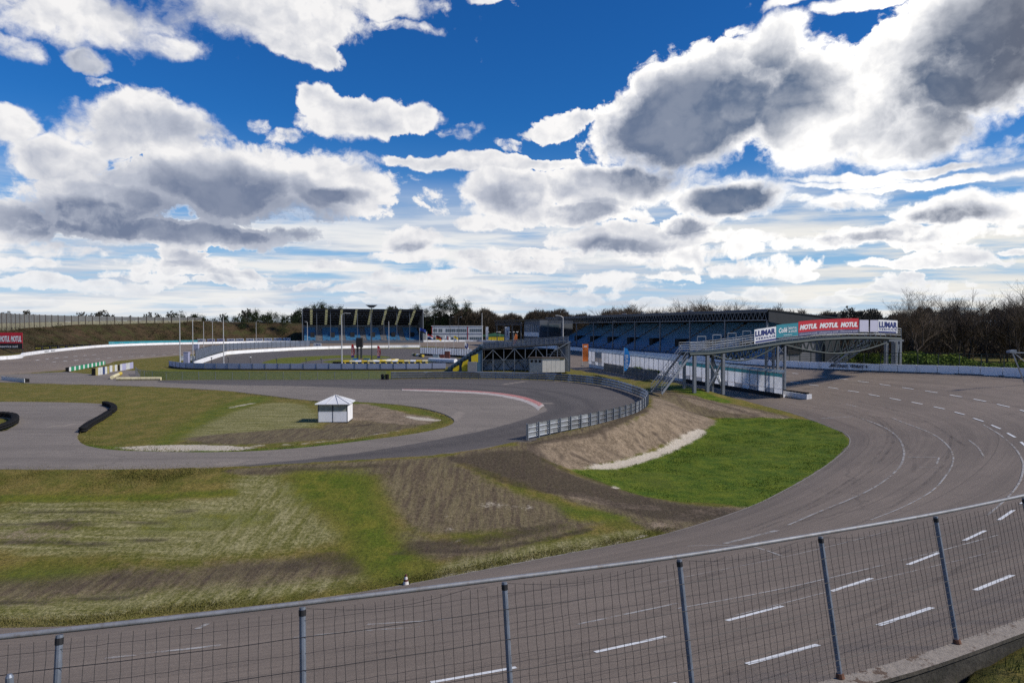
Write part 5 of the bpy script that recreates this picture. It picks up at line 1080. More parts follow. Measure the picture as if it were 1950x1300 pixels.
a, b_ = DP(1690, 616, 380), DP(2010, 616, 330); mb = MB(); d = b_ - a; mb.prism([(a.x, a.y, .5), (b_.x, b_.y, .5), (b_.x, b_.y, 10.0), (a.x, a.y, 10.0)], (20, 40, 0)); mb.build('glass_wall', translucent('greenhouse_glass', (.92, .93, .86), .7), t, world=True)
mb = MB(); N_ = 26
for k in range(N_): p, q = a + d * k / N_, a + d * (k + 1) / N_; m_ = (p + q) / 2; mb.prism([(p.x, p.y, 10.02), (q.x, q.y, 10.02), (m_.x, m_.y, 11.3)], (20, 40, 0))
mb.build('roof', translucent('greenhouse_roof', (.95, .95, .86), .5), t, world=True)
# noise barrier along the crest of the left bank
i0 = 0; nb = []
for i in range(len(wl2)): nb.append((wl2[i, 0] + outn[i, 0] * 21, wl2[i, 1] + outn[i, 1] * 21, hillz(i, 21)))
nb = np.array(nb); pxn = 975 + F * nb[:, 0] / nb[:, 1]; kk = np.where((pxn > -60) & (pxn < 390) & (nb[:, 1] > 0))[0]; nb = resample(nb[kk], 3.3)
t = thing('noise_barrier', 'long pale noise barrier of framed panels along the crest of the left bank', 'noise barrier', tuple(nb[len(nb) // 2]))
NBP = translucent('pale_noise_panel', (.22, .225, .22), .35, .15); NBL_ = translucent('yellowish_noise_panel', (.32, .30, .21), .35, .15); BROWN = mat('brown_post', (.045, .034, .03), .8)
for i in range(len(nb)):
    p = Vector(nb[i]); top = 12.1 - .2 * i / len(nb); MB().bar((p.x, p.y, p.z - 1.5), (p.x, p.y, top + .1), .28).build('post', BROWN, t, world=True)
    if i + 1 < len(nb):
        q = Vector(nb[i + 1]); low = min(p.z, q.z); e = (q - p).normalized() * .16; z_ = [low - .4, low + max(.5, (top - low) * .42), top]
        for k in range(2):
            o = MB().prism([(p.x + e.x, p.y + e.y, z_[k] + .03), (q.x - e.x, q.y - e.y, z_[k] + .03), (q.x - e.x, q.y - e.y, z_[k + 1] - .03), (p.x + e.x, p.y + e.y, z_[k + 1] - .03)], (.06, .06, 0)).build('panel', NBL_ if k == 0 else NBP, t, world=True)
        mb = MB(); mb.bar((p.x, p.y, (z_[1] + z_[2]) / 2), (q.x, q.y, (z_[1] + z_[2]) / 2), .09); mb.build('rail', BROWN, t, world=True)
# ------------------------------------------------------------------ trees
BARK = mat('grey_brown_bark', (.060, .045, .034), .9, 0, .3, 1.5); TWIG = mat('bare_twigs', (.090, .064, .042), .9, 0, .3, .6); TWIG2 = mat('dark_twigs', (.062, .046, .033), .9, 0, .3, .6)
def leafmat(name, lo, hi):
    m, nt, b = newmat(name); v = objco(nt); n = noise(nt, v, .9, 4, .6); g = nt.nodes.new('ShaderNodeObjectInfo'); c = mixc(nt, (n * .7 + Sk(nt, g.outputs['Random']) * .3).smooth(.25, .75), lo, hi); nt.links.new(c, b.inputs['Base Color']); b.inputs['Roughness'].default_value = .8; b.inputs['Specular IOR Level'].default_value = .1; return m
PINE = leafmat('pine_needles', (.010, .020, .008), (.034, .048, .018)); BUSH = leafmat('hedge_leaves', (.050, .090, .010), (.15, .19, .024)); BUSHD = leafmat('shrub_leaves', (.020, .035, .010), (.055, .075, .02))
def grow(seed, h, spread=.55, depth=5, trunkf=.35):
    r = random.Random(seed); tr = MB(); tw = MB()
    def rec(p, d, L, rad, lv):
        n = 3 if lv < 2 else 2; pts = [p]; q = p
        for k in range(n):
            d = (d + Vector((r.gauss(0, .12), r.gauss(0, .12), r.gauss(.03, .08)))).normalized(); q = q + d * L / n; pts.append(q)
        rr = [rad * (1 - .45 * k / n) for k in range(n + 1)]
        (tr if lv < 2 else tw).pipe(pts, rr, 6 if lv == 0 else 4 if lv < 3 else 3, False)
        if lv >= depth: return
        m = {0: r.randint(4, 6), 1: r.randint(4, 5), 2: r.randint(3, 5), 3: r.randint(3, 4), 4: 3}[lv]
        for k in range(m):
            f = r.uniform(.45, 1) if lv == 0 else r.uniform(.25, 1); i = min(int(f * n), n - 1); b_ = pts[i].lerp(pts[i + 1], f * n - i); a = r.uniform(0, 6.28)
            side = Vector((math.cos(a), math.sin(a), 0)); nd = (d * (1 - spread * r.uniform(.6, 1.2)) + side * spread * r.uniform(.7, 1.3) + Vector((0, 0, .22))).normalized()
            rec(b_, nd, L * r.uniform(.55, .82) if lv else h * r.uniform(.28, .42), max(rad * .52, .010), lv + 1)
        if lv > 0: rec(pts[-1], d, L * .6, rad * .5, lv + 1)
    rec(Vector((0, 0, -.3)), Vector((r.gauss(0, .03), r.gauss(0, .03), 1)), h * (trunkf + .12), h * .016, 0)
    rec(Vector((0, 0, h * trunkf)), Vector((0, 0, 1)), h * .35, h * .011, 1)
    return tr, tw
def bare_tree(seed, h, label, group, loc, depth=4, spread=.55):
    t = thing('bare_tree', label, 'tree', loc, 0, group); tr, tw = grow(seed, h, spread, depth); tr.build('trunk', BARK, t); tw.build('crown', TWIG if seed % 2 else TWIG2, t); return t
RNG = random.Random(42)
def at(px, Y, z=.5): x = (px - 975) / F * Y; return (x, Y, z)
gR = 'bare trees behind the right turn'
protos = [bare_tree(s, 10.5 + (s % 3), 'leafless young tree in the row behind the white wall and hedge at the right turn', gR, at(1800 + i * 40, 128 + (i * 7) % 12, .6), 4 + (i == 0)) for i, s in enumerate((3, 4, 7, 10, 13))]
protos[0]['label'] = 'tall spreading bare tree standing highest, just right of the end of the footbridge'; protos[0].location = at(1757, 118, .6); protos[0].scale = (1.12,) * 3; protos[0]['group'] = gR
for i in range(46):
    px = RNG.uniform(1655, 2010); s = RNG.uniform(.7, 1.08) * (1.12 if px > 1800 else .72 if px < 1715 else .9); dup(protos[1 + i % 4], at(px, RNG.uniform(122, 175), .6), RNG.uniform(0, 6.28), 'leafless young tree in the row behind the white wall and hedge at the right turn', gR, s)
gS = 'bare trees rising behind the long grandstand'
pS = [bare_tree(21 + i, 13, 'bare tree crown showing above the roof of the long grandstand', gS, at(1290 + 60 * i, 205), 4) for i in range(3)]
for i in range(26):
    px = RNG.uniform(1130, 1440); s = RNG.uniform(.85, 1.1) * (1.12 if 1300 < px < 1410 else .95); dup(pS[i % 3], at(px, RNG.uniform(205, 262)), RNG.uniform(0, 6.28), None, None, s)
def pine(seed, h, label, group, loc):
    r = np.random.RandomState(seed); t = thing('pine_tree', label, 'tree', loc, 0, group); MB().tube((0, 0, -.3), (0, 0, h * .85), h * .016, h * .004, 6).build('trunk', BARK, t)
    V = []
    for k in range(46):
        f = r.uniform(.25, 1); z = h * f; R_ = h * .20 * (1.15 - f) ** .55 * (1.0 if f < .9 else .7); a = r.uniform(0, 6.28); rr = R_ * r.uniform(.25, 1); c_ = np.array([math.cos(a) * rr, math.sin(a) * rr, z]); s = h * r.uniform(.035, .075); n = 60
        p = c_ + r.randn(n, 3) * s * np.array([.9, .9, .55]); u = r.randn(n, 3); u /= np.linalg.norm(u, axis=1)[:, None]; w_ = r.randn(n, 3); w_ /= np.linalg.norm(w_, axis=1)[:, None]; q = h * r.uniform(.009, .018, (n, 1))
        V.append(np.stack([p - u * q, p + w_ * q, p + u * q], 1).reshape(-1, 3))
    V = np.vstack(V); npmesh('crown', V, np.arange(len(V)).reshape(-1, 3), PINE, t); return t
gP = 'dark pines beyond the far end of the circuit'
pP = [pine(60 + i, 19 + i % 2 * 2, 'dark pine tree in the clump beyond the far grandstand and office block', gP, at(825 + 22 * i, 385), ) for i in range(4)]
for px, s in ((802, .85), (812, .8), (838, 1.05), (858, 1.12), (868, .95), (876, .8), (890, .85), (904, .78), (920, .82), (562, .72), (572, .85), (584, .95), (598, .9), (614, .98), (630, 1.0), (648, .92), (741, .95), (760, .88), (770, .92), (783, .85), (795, .9)):
    dup(pP[RNG.randint(0, 3)], at(px, RNG.uniform(372, 400)), RNG.uniform(0, 6.28), None, None, s * RNG.uniform(.95, 1.05))
gH = 'small pines behind the left bank'
for px, s in [(277, .62), (283, .6), (331, .66), (346, .72), (372, .6), (385, .63), (402, .55), (415, .58), (430, .55), (447, .55), (462, .6), (480, .62), (489, .66), (500, .6), (512, .64), (525, .62), (538, .58), (549, .64), (40, .60), (104, .52), (438, .5), (470, .52)]:
    dup(pP[RNG.randint(0, 3)], at(px, RNG.uniform(300, 330), .3), RNG.uniform(0, 6.28), 'small dark pine poking above the crest of the left bank', gH, s * 1.06)
# far woods: one mass of many twiggy trees
def woods(name, n, pxr, Yr, hr, m, seed, per=95, twig=(.35, 1.6), leafy=0.0):
    r = np.random.RandomState(seed); px = r.uniform(*pxr, n); Y = r.uniform(*Yr, n); h = r.uniform(*hr, n) * (1 + .12 * np.sin(px / 23.) + .08 * np.sin(px / 7.3)); x = (px - 975) / F * Y; V = []
    for i in range(n):
        k = per; f = r.beta(1.6, 1.1, k); rad = h[i] * .20 * np.sqrt(np.clip(1.02 - f, 0, 1)) + .2; a = r.uniform(0, 6.28, k); rr = rad * np.sqrt(r.rand(k)); p = np.c_[x[i] + np.cos(a) * rr, Y[i] + np.sin(a) * rr, .3 + h[i] * f]
        L = r.uniform(*twig, k)[:, None]; up = np.c_[np.cos(a) * .45, np.sin(a) * .45, np.ones(k)] + r.randn(k, 3) * .25; up /= np.linalg.norm(up, axis=1)[:, None]; sd_ = np.cross(up, r.randn(k, 3)); sd_ /= np.linalg.norm(sd_, axis=1)[:, None]
        w_ = (.05 + .10 * r.rand(k, 1)) * (1 + leafy * 5); V.append(np.stack([p - sd_ * w_, p + sd_ * w_, p + up * L], 1).reshape(-1, 3))
        V.append(np.array([[x[i] - .16, Y[i], 0], [x[i] + .16, Y[i], 0], [x[i], Y[i], h[i] * .8]]))
    V = np.vstack(V); return tag(npmesh(name, V, np.arange(len(V)).reshape(-1, 3), m), kind='stuff')
WM = mat('far_wood_brown', (.060, .045, .030), .95, 0, .35, .05); WD = mat('far_wood_dark', (.030, .028, .022), .95, 0, .3, .05)
woods('woods', 900, (-700, 2700), (420, 520), (13, 16.5), WD, 1, 120, leafy=.7)
woods('woods', 700, (860, 1200), (375, 420), (13.2, 15.8), WM, 2, 170, (.6, 2.2))
woods('woods', 300, (1150, 1600), (300, 350), (12, 15.5), WM, 3, 150, (.6, 2.2))
woods('woods', 380, (555, 880), (400, 420), (12, 17), WD, 4, 150, leafy=.5)
woods('woods', 420, (1540, 2150), (430, 520), (15, 18.5), WD, 5, 130, (.6, 2.0), leafy=.4)
woods('undergrowth', 260, (1590, 2040), (150, 184), (2, 5.5), WM, 6, 110, (.3, 1.2))
# hedge behind the right wall, scrub on the banks
def bush(seed, w_, h, m, label, group, loc, name='bush', n=1500, q=.06):
    r = np.random.RandomState(seed); t = thing(name, label, 'bush', loc, 0, group); V = []
    for k in range(n // 30):
        a = r.uniform(0, 6.28); f = r.rand() ** .5; c_ = np.array([math.cos(a) * f * w_ * .45, math.sin(a) * f * w_ * .45, h * (.25 + .65 * r.rand() * (1 - .5 * f))]); p = c_ + r.randn(30, 3) * np.array([.16, .16, .13]) * w_ * .5; p[:, 2] = np.clip(p[:, 2], 0.02, None)
        u = r.randn(30, 3); u /= np.linalg.norm(u, axis=1)[:, None]; v_ = r.randn(30, 3); v_ /= np.linalg.norm(v_, axis=1)[:, None]; s = w_ * q * r.uniform(.5, 1.1, (30, 1)); V.append(np.stack([p - u * s, p + v_ * s, p + u * s], 1).reshape(-1, 3))
    V = np.vstack(V); npmesh('leaves', V, np.arange(len(V)).reshape(-1, 3), m, t); MB().tube((0, 0, -.2), (0, 0, h * .5), .05, .02, 5).build('stem', BARK, t); return t
gB = 'bright green hedge bushes behind the right turn'
pb = [bush(i, 4.6, 3.0, BUSH, 'rounded bright green bush in the hedge row behind the white wall at the right turn', gB, at(1735 + 40 * i, 106, .9), n=2400, q=.055) for i in range(3)]
for i in range(22):
    px = 1722 + i * 12.5 + RNG.uniform(-5, 5); s = RNG.uniform(.82, 1.1) * (1.05 if px < 1810 else .80); dup(pb[i % 3], at(px, RNG.uniform(100, 110) if px < 1850 else RNG.uniform(92, 100), .9), RNG.uniform(0, 6.28), None, None, (s * 1.15, s * 1.15, s))
gD = 'dark scrub bushes under the footbridge'
for i in range(14): dup(pb[i % 3], at(RNG.uniform(1545, 1690), RNG.uniform(118, 140), .8), RNG.uniform(0, 6.28), 'darker scrub bush behind the wall under the span of the footbridge', gD, RNG.uniform(.5, .8))
r = np.random.RandomState(8); V = []
for k in range(520):               # heather and brambles scattered over the left bank
    i = r.randint(8, len(wl2) - 1); o = r.uniform(5, 24); dark_ = 1.0; pxk = 975 + F * (wl2[i, 0] + outn[i, 0] * o) / (wl2[i, 1] + outn[i, 1] * o); w_ = r.uniform(.5, 1.6) * (1.7 if 280 < pxk < 400 else 1); c_ = np.array([wl2[i, 0] + outn[i, 0] * o, wl2[i, 1] + outn[i, 1] * o, hillz(i, o)]); n = 80
    p = c_ + r.randn(n, 3) * np.array([w_, w_, w_ * .45]); u = r.randn(n, 3); v_ = r.randn(n, 3); s = .075 * w_; V.append(np.stack([p - u * s, p + v_ * s, p + u * s], 1).reshape(-1, 3))
V = np.vstack(V); tag(npmesh('undergrowth', V, np.arange(len(V)).reshape(-1, 3), bankmat('bramble_scrub', (.016, .015, .008), (.050, .036, .018), (.036, .040, .012), .4)), kind='stuff')
# small bushes beside the pit fence
for x, y, s, lb in ((1213, 710, .42, 'small pale bush against the low pit fence left of the blue flag'), (1237, 712, .32, 'small round bush between the blue flag and the footbridge stair'), (1250, 713, .30, 'small bush closest to the footbridge stair')):
    p = P(x, y, .2); dup(pb[0], tuple(p), 1.0, lb, 'small bushes at the pit fence', s)
# ------------------------------------------------------------------ poles
POLE = mat('pale_grey_pole', (.46, .46, .46), .5, .2, .12, 1.5); POLED = mat('dark_pole', (.06, .065, .07), .5, .3)
def lamp(px, ybase, ytop, label, arm=0, double=False, flood=False, dark=False, w_=.09, z=0):
    b_ = P(px, ybase, z); h = (ybase - ytop) * b_.y / F; t = thing('street_lamp' if arm else ('floodlight_mast' if flood else 'light_pole'), label, 'lamp post' if (arm or flood) else 'pole', tuple(b_)); m = POLED if dark else POLE
    MB().tube((0, 0, 0), (0, 0, h), w_ * 1.25, w_ * .8, 8).build('pole', m, t); MB().tube((0, 0, 0), (0, 0, .9), w_ * 1.7, w_ * 1.7, 8).build('pole_base', m, t)
    if arm:
        for s in ((1, -1) if double else (1,)):
            MB().pipe([(0, 0, h - .05), (s * arm * .3, 0, h + .28), (s * arm * .7, 0, h + .42), (s * arm, 0, h + .42)], w_ * .7, 6).build('arm', m, t); mb = MB(); mb.box(min(s * arm, s * (arm + .75)), max(s * arm, s * (arm + .75)), -.14, .14, h + .32, h + .46); mb.build('lamp_head', POLE, t)
    if flood:
        mb = MB(); mb.prism([(-1.1, -.3, h + .5), (1.1, -.3, h + .5), (.35, -.3, h), (-.35, -.3, h)], (0, .6, 0)); mb.build('lamp_cluster', m, t); MB().box(-1.2, 1.2, -.35, .35, h + .5, h + .62).build('top_plate', m, t)
    else: MB().tube((0, 0, h), (0, 0, h + .06), w_ * .5, w_ * .3, 6).build('cap', m, t) if not arm else None
    return t
lamp(343, 697, 601, 'pale tall pole at the left corner of the kart circuit, standing at its dark base'); lamp(367.5, 690, 608, 'pale pole beside the grey fence gate of the kart circuit'); lamp(388, 669, 612, 'pale pole behind the fence gate, nearest the teal banner end'); lamp(405, 666, 613, 'street lamp with two arms among the poles at the left end of the kart circuit', 1.6, True); lamp(426, 697, 604, 'tallest pale pole in front of the white wall of the kart circuit')
lamp(488, 660, 613, 'street lamp with one short arm in front of the grass bank', 1.2); lamp(585.5, 660, 614, 'small street lamp in front of the left end of the far grandstand', -1.0, w_=.12); lamp(651, 698, 600, 'white street lamp with a curved arm in the middle of the kart circuit', 1.0, w_=.11); lamp(708, 692, 586, 'dark floodlight mast with a wide head in front of the far grandstand', flood=True, dark=True)
lamp(740.5, 664, 612, 'plain pale pole at the kart track edge in front of the stand seats', w_=.11); lamp(918, 664, 596, 'tall pale pole behind the top step of the spectator platform', w_=.12); lamp(1072, 690, 604, 'street lamp with an arm to the left in front of the long grandstand', -1.7, w_=.13)
for x, y0, y1 in ((680, 650, 592), (696, 650, 594), (733, 650, 598)): lamp(x, y0, y1, 'thin grey pole rising in front of the far grandstand roof', w_=.10, dark=True)['group'] = 'thin poles before the far grandstand'
for x in (827, 857, 873): lamp(x, 655, 605, 'thin dark mast in front of the woods by the office block', arm=1.0, w_=.08, dark=True)['group'] = 'thin masts by the office block'
for x, y, h_ in ((403, 697, 1.6), (435, 697, 1.6), (477, 699, 1.9), (527, 699, 1.6), (583, 699, 1.6), (612, 699, 1.6)):
    p = P(x, y); t = thing('path_light', 'short dark lamp post along the low fence in front of the kart circuit', 'lamp post', tuple(p), 0, 'short lamp posts along the kart fence'); MB().tube((0, 0, 0), (0, 0, h_), .06, .06, 6).build('pole', POLED, t); MB().tube((0, 0, h_), (0, 0, h_ + .18), .22, .16, 8).build('lamp_head', POLE if x == 477 else POLED, t)
# ------------------------------------------------------------------ flags
def fm(n, c): return translucent('flag_' + n, c, .35, .05)
FR, FWh, FB, FK, FY, FO = fm('red', (.48, .02, .03)), fm('white', (.75, .75, .75)), fm('blue', (.02, .05, .28)), fm('black', (.02, .02, .02)), fm('yellow', (.65, .48, .03)), fm('orange', (.80, .20, .04))
def flag(px, ybase, ytop, w_, h, stripes, label, vertical=False, cross=None, droop=.35):
    b_ = P(px, ybase, 0); H_ = (ybase - ytop) * b_.y / F; t = thing('flagpole', label, 'flag', tuple(b_)); MB().tube((0, 0, 0), (0, 0, H_), .09, .06, 6).build('pole', POLE, t); k = len(stripes); N_ = 8
    for i, m in enumerate(stripes):
        mb = MB(); vs = []
        for j in range(N_ + 1):
            u = j / N_
            for e in (i / k, (i + 1) / k): vs.append((.08 + u * w_ * .9, .18 * math.sin(u * 7), H_ - .1 - e * h - droop * h * u * u * 1.2 + .05 * math.sin(u * 5)))
        mb.add(vs, [(2 * j, 2 * j + 1, 2 * j + 3, 2 * j + 2) for j in range(N_)]); mb.build('flag_stripe', m, t)
    if cross:
        mb = MB(); mb.prism([(.5 + w_ * .2, -.22, H_ - h * .25), (.9 + w_ * .2, -.22, H_ - h * .28), (.9 + w_ * .2, -.22, H_ - h * 1.1), (.5 + w_ * .2, -.22, H_ - h * 1.05)], (0, .02, 0)); mb.build('flag_cross', cross, t)
    return t
flag(799, 662, 624, 2.6, 1.7, [FB, FB, FK], 'dark blue flag drooping on a pole, leftmost of the flags before the office block'); flag(814, 662, 636, 2.2, 1.6, [FR, FWh, FB], 'red, white and blue striped flag on a pole before the office block'); flag(830, 664, 638, 2.1, 1.5, [FK, FR, FY], 'black, red and yellow striped flag on a pole before the office block')
flag(847, 664, 638, 2.2, 1.6, [FWh, FWh], 'white flag with a red cross shape on a pole before the office block', cross=FR); flag(864, 664, 639, 1.6, 1.6, [FY, FWh], 'yellow and white flag on a pole before the office block'); flag(885, 664, 651, 1.5, 2.0, [FWh, FWh, FB], 'white and blue flag hanging low on a short pole near the platform steps', droop=.9, cross=FB)
def feather(px, ybase, ytop, w_, m, label, txt=None, tm=None, square=False, z=.1, foot=.25, low=None):
    b_ = P(px, ybase, z); H_ = (ybase - ytop) * b_.y / F; t = thing('feather_flag', label, 'banner flag', tuple(b_)); MB().tube((0, 0, 0), (0, 0, H_), .045, .03, 6).build('pole', POLE, t); MB().tube((0, 0, 0), (0, 0, .12), .3, .3, 8).build('base', GALVD, t)
    z0 = H_ * foot; n = 10; mb = MB(); vs = []
    for i in range(n + 1):
        f = i / n; zz = z0 + (H_ - z0) * f; ww = w_ if square else w_ * (math.sin(math.pi * (.12 + .80 * (1 - f))) ** .7); vs += [(.03, .03 * math.sin(f * 9), zz), (.03 + ww, .12 * math.sin(f * 6 + 1), zz - (0 if square else .12 * ww))]
    mb.add(vs, [(2 * i, 2 * i + 1, 2 * i + 3, 2 * i + 2) for i in range(n)]); mb.build('cloth', m, t)
    if txt: letters(txt, (w_ * .72, -.16, z0 + (H_ - z0) * .16), (0, 0, 1), (-1, 0, 0), (H_ - z0) * .62, w_ * .42, tm, t, world=False)
    if low: MB().prism([(.03, -.17, z0), (w_ * .9, -.17, z0), (w_ * .9, -.17, z0 + (H_ - z0) * low[1]), (.03, -.17, z0 + (H_ - z0) * low[1])], (0, .015, 0)).build('lower_block', low[0], t)
    return t
t = feather(1109, 697, 655, 1.15, FO, 'tall orange rectangular banner flag between the container and the pit wall', square=True, foot=.22); MB().box(.3, .9, -.15, -.13, 3.85, 4.05).build('emblem', LWHITE, t)
BLUEFLAG = feather(1188, 717, 662, .95, fm('bright_blue', (.02, .26, .66)), 'bright blue feather flag with white lettering in front of the pit wall', foot=.2)
for x, yb_, yt in ((669, 690, 655), (718.5, 690, 658)): feather(x, yb_, yt, .75, FR, 'red and white feather flag with a dark foot, ' + ('left of the scoreboard' if x < 700 else 'right of the scoreboard'), 'MOTUL', FWh, foot=.28, low=(FB, .14))
feather(962, 662, 622, 1.6, FWh, 'white banner flag with blue lettering before the woods left of the stand canopy', 'LUMAR', FB, square=True, foot=.35); feather(973, 668, 634, 1.1, FO, 'slanting orange feather flag under the stand canopy', foot=.35).rotation_euler = (0, R(14), 0)
feather(925, 660, 622, 1.0, FWh, 'narrow grey white banner flag beside the yellow wall', square=True, foot=.35)
# ------------------------------------------------------------------ kart circuit furniture
kw = resample(cpx([(372, 697), (400, 686), (428, 677), (440, 674.5), (520, 669), (600, 665), (700, 662.5), (800, 661.5)], 6), 2.0); kw3 = np.c_[kw, np.zeros(len(kw))]
t = thing('kart_wall', 'low white wall with a dark mesh fence above it around the far side of the kart circuit', 'wall', tuple(kw3[8])); mb = MB(); mb.strip(kw3, -.1, .95, 0, .3); mb.build('wall_body', MATS['white_barrier_paint'], t, world=True)
kf = resample(cpx([(372, 694), (400, 683), (428, 674), (440, 671.5), (520, 666.5), (590, 663.5)], 6), 2.4)
for i in range(len(kf)):
    p = kf[i]; MB().bar((p[0], p[1], 0), (p[0], p[1], 3.3 if i < 16 else 3.0), .12).build('fence_post', POLED, t, world=True)
    if i + 1 < len(kf): q = kf[i + 1]; MB().prism([(p[0], p[1], .95), (q[0], q[1], .95), (q[0], q[1], 3.1 if i < 16 else 2.9), (p[0], p[1], 3.1 if i < 16 else 2.9)], (.05, .05, 0)).build('mesh_panel', MESHB, t, world=True)
lf = resample(cpx([(322, 699), (352, 703), (420, 704.5), (560, 705), (760, 705), (848, 704)], 6), 2.4)
t = thing('kart_fence', 'low translucent blue-grey screen fence on a dark base in front of the kart circuit', 'fence', (lf[9][0], lf[9][1], 0)); LF = translucent('blue_grey_screen', (.40, .45, .60), .5)
for i in range(len(lf) - 1): p, q = lf[i], lf[i + 1]; MB().prism([(p[0], p[1], .28), (q[0], q[1], .28), (q[0], q[1], 1.25), (p[0], p[1], 1.25)], (.04, .04, 0)).build('screen', LF, t, world=True); MB().bar((p[0], p[1] - .05, 0), (p[0], p[1] - .05, 1.35), .06).build('post', GALVD, t, world=True)
mb = MB(); mb.strip(np.c_[lf, np.zeros(len(lf))], -.05, .26, -.12, .12); mb.build('base', NIGHT, t, world=True)
cf = resample(cpx([(258, 712), (262, 717), (275, 721), (310, 723), (420, 723.5), (560, 723.5), (735, 722.5)], 6), 2.6)
t = thing('chain_link_fence', 'thin green-grey chain link fence along the grass strip in front of the kart circuit', 'fence', (cf[9][0], cf[9][1], 0)); CL_ = mat('chain_link_haze', (.16, .19, .15), .7, 0, .1, 1, alpha=.22)
for i in range(len(cf) - 1): p, q = cf[i], cf[i + 1]; MB().tube((p[0], p[1], 0), (p[0], p[1], 1.25), .03, .03, 5).build('post', GALV, t, world=True); MB().prism([(p[0], p[1], .05), (q[0], q[1], .05), (q[0], q[1], 1.2), (p[0], p[1], 1.2)], (.01, .01, 0)).build('mesh', CL_, t, world=True)
MB().pipe([(p[0], p[1], 1.22) for p in cf], .02, 4).build('top_wire', GALV, t, world=True)
# scoreboard
p = P(685, 690); s_ = p.y / F; t = thing('scoreboard', 'dark scoreboard box on four thin legs on the kart circuit island', 'scoreboard', tuple(p)); z0, z1 = (690 - 661) * s_, (690 - 643) * s_; MB().box(-6 * s_, 6 * s_, -.5, .5, z0, z1).build('board', mat('brown_black_board', (.03, .026, .024), .6), t); MB().box(-5.6 * s_, 5.4 * s_, -.54, -.51, z0 + .3, z1 - .3).build('screen', NIGHT, t)
for x in (-5, -3, 2, 4): MB().bar((x * s_, 0, 0), (x * s_, 0, z0), .18).build('leg', POLED, t)
for x, m, lb in ((-7.5, BLUEB, 'small blue cabin at the foot of the scoreboard'), (13, mat('steel_blue_box', (.06, .17, .30), .6), 'small blue box right of the scoreboard'), (3, mat('tan_box', (.36, .26, .17), .7), 'tan crate between the scoreboard legs')): q = P(685 + x, 690.5); tt = thing('supply_box', lb, 'box', tuple(q)); MB().box(-.6, .6, -.4, .4, 0, .85).build('body', m, tt); MB().box(-.64, .64, -.44, .44, .86, .93).build('lid', m, tt)
# yellow and white tyre chain of the kart circuit: individual drums and tyres
t = thing('kart_barrier', 'row of black and yellow kart tyres with a white and yellow tube on top', 'barrier', tuple(P(735, 696))); a, b_ = P(653, 696.5), P(815, 695.5); n = 44
for i in range(n): q = a.lerp(b_, i / n); MB().torus(q + Vector((0, 0, .32)), .24, .13, 'y', 10, 5).build('tyre', YEL if i % 3 == 1 else BLACK, t, world=True)
for i in range(14): q, w_ = a.lerp(b_, i / 14), a.lerp(b_, (i + .92) / 14); MB().tube(q + Vector((0, .5, .85)), w_ + Vector((0, .5, .85)), .26, .26, 8).build('drum', [YEL, YWH, WHITE][(i * 7) % 3], t, world=True)
t = thing('kart_barrier', 'second white and yellow tube row curving behind the first on the kart circuit', 'barrier', tuple(P(710, 689))); pts = resample(cpx([(665, 691), (700, 690), (735, 688.5), (758, 687)], 4), 1.4)
for i in range(len(pts) - 1): MB().tube((pts[i][0], pts[i][1], .25), (pts[i + 1][0], pts[i + 1][1], .25), .25, .25, 8).build('drum', [YWH, WHITE, YEL][i % 3], t, world=True)
p = P(645, 695); tt = thing('tyre_stack', 'block of stacked dark tyres at the left end of the kart barrier', 'tyre stack', tuple(p))
for i in range(5):
    for k in range(3): MB().torus((-1.0 + i * .5, 0, .13 + .24 * k), .2, .12, 'z', 10, 5).build('tyre', BLACK, tt)
p = P(852, 685); tt = thing('portable_toilet', 'brown portable cabin with a white roof beside the platform steps', 'portable toilet', tuple(p)); BRT = mat('brown_red_cabin', (.16, .05, .035), .6); MB().box(-.6, .6, -.6, .6, .05, 2.1).build('body', BRT, tt); MB().box(-.64, .64, -.64, .64, 2.11, 2.3).build('roof', WHITE, tt); MB().box(-.45, .45, -.63, -.61, .15, 1.95).build('door', mat('dark_brown_door', (.11, .035, .025), .6), tt)
p = DP(1493, 684, 127); tt = thing('portable_toilet', 'orange portable toilet with a white roof behind the white wall under the footbridge', 'portable toilet', (p.x, p.y, .7)); ORT = mat('orange_cabin', (.52, .10, .03), .6); MB().box(-.58, .58, -.58, .58, .0, 2.15).build('body', ORT, tt); mb = MB(); mb.prism([(-.62, -.62, 2.16), (.62, -.62, 2.16), (.5, -.62, 2.4), (-.5, -.62, 2.4)], (0, 1.24, 0)); mb.build('roof', WHITE, tt); MB().box(-.42, .42, -.61, -.585, .1, 1.95).build('door', mat('dark_orange_door', (.40, .07, .02), .6), tt)
p = DP(1512, 684, 128); tt = thing('advertising_board', 'blue advertising board beside the orange portable toilet', 'sign', (p.x - 1.3, p.y, .7)); MB().box(0, 2.4, 0, .06, .75, 1.75).build('panel', BLUEB, tt); LATER = tt
for x in (.1, 2.3): MB().bar((x, .08, 0), (x, .08, 1.75), .07).build('post', GALVD, tt)
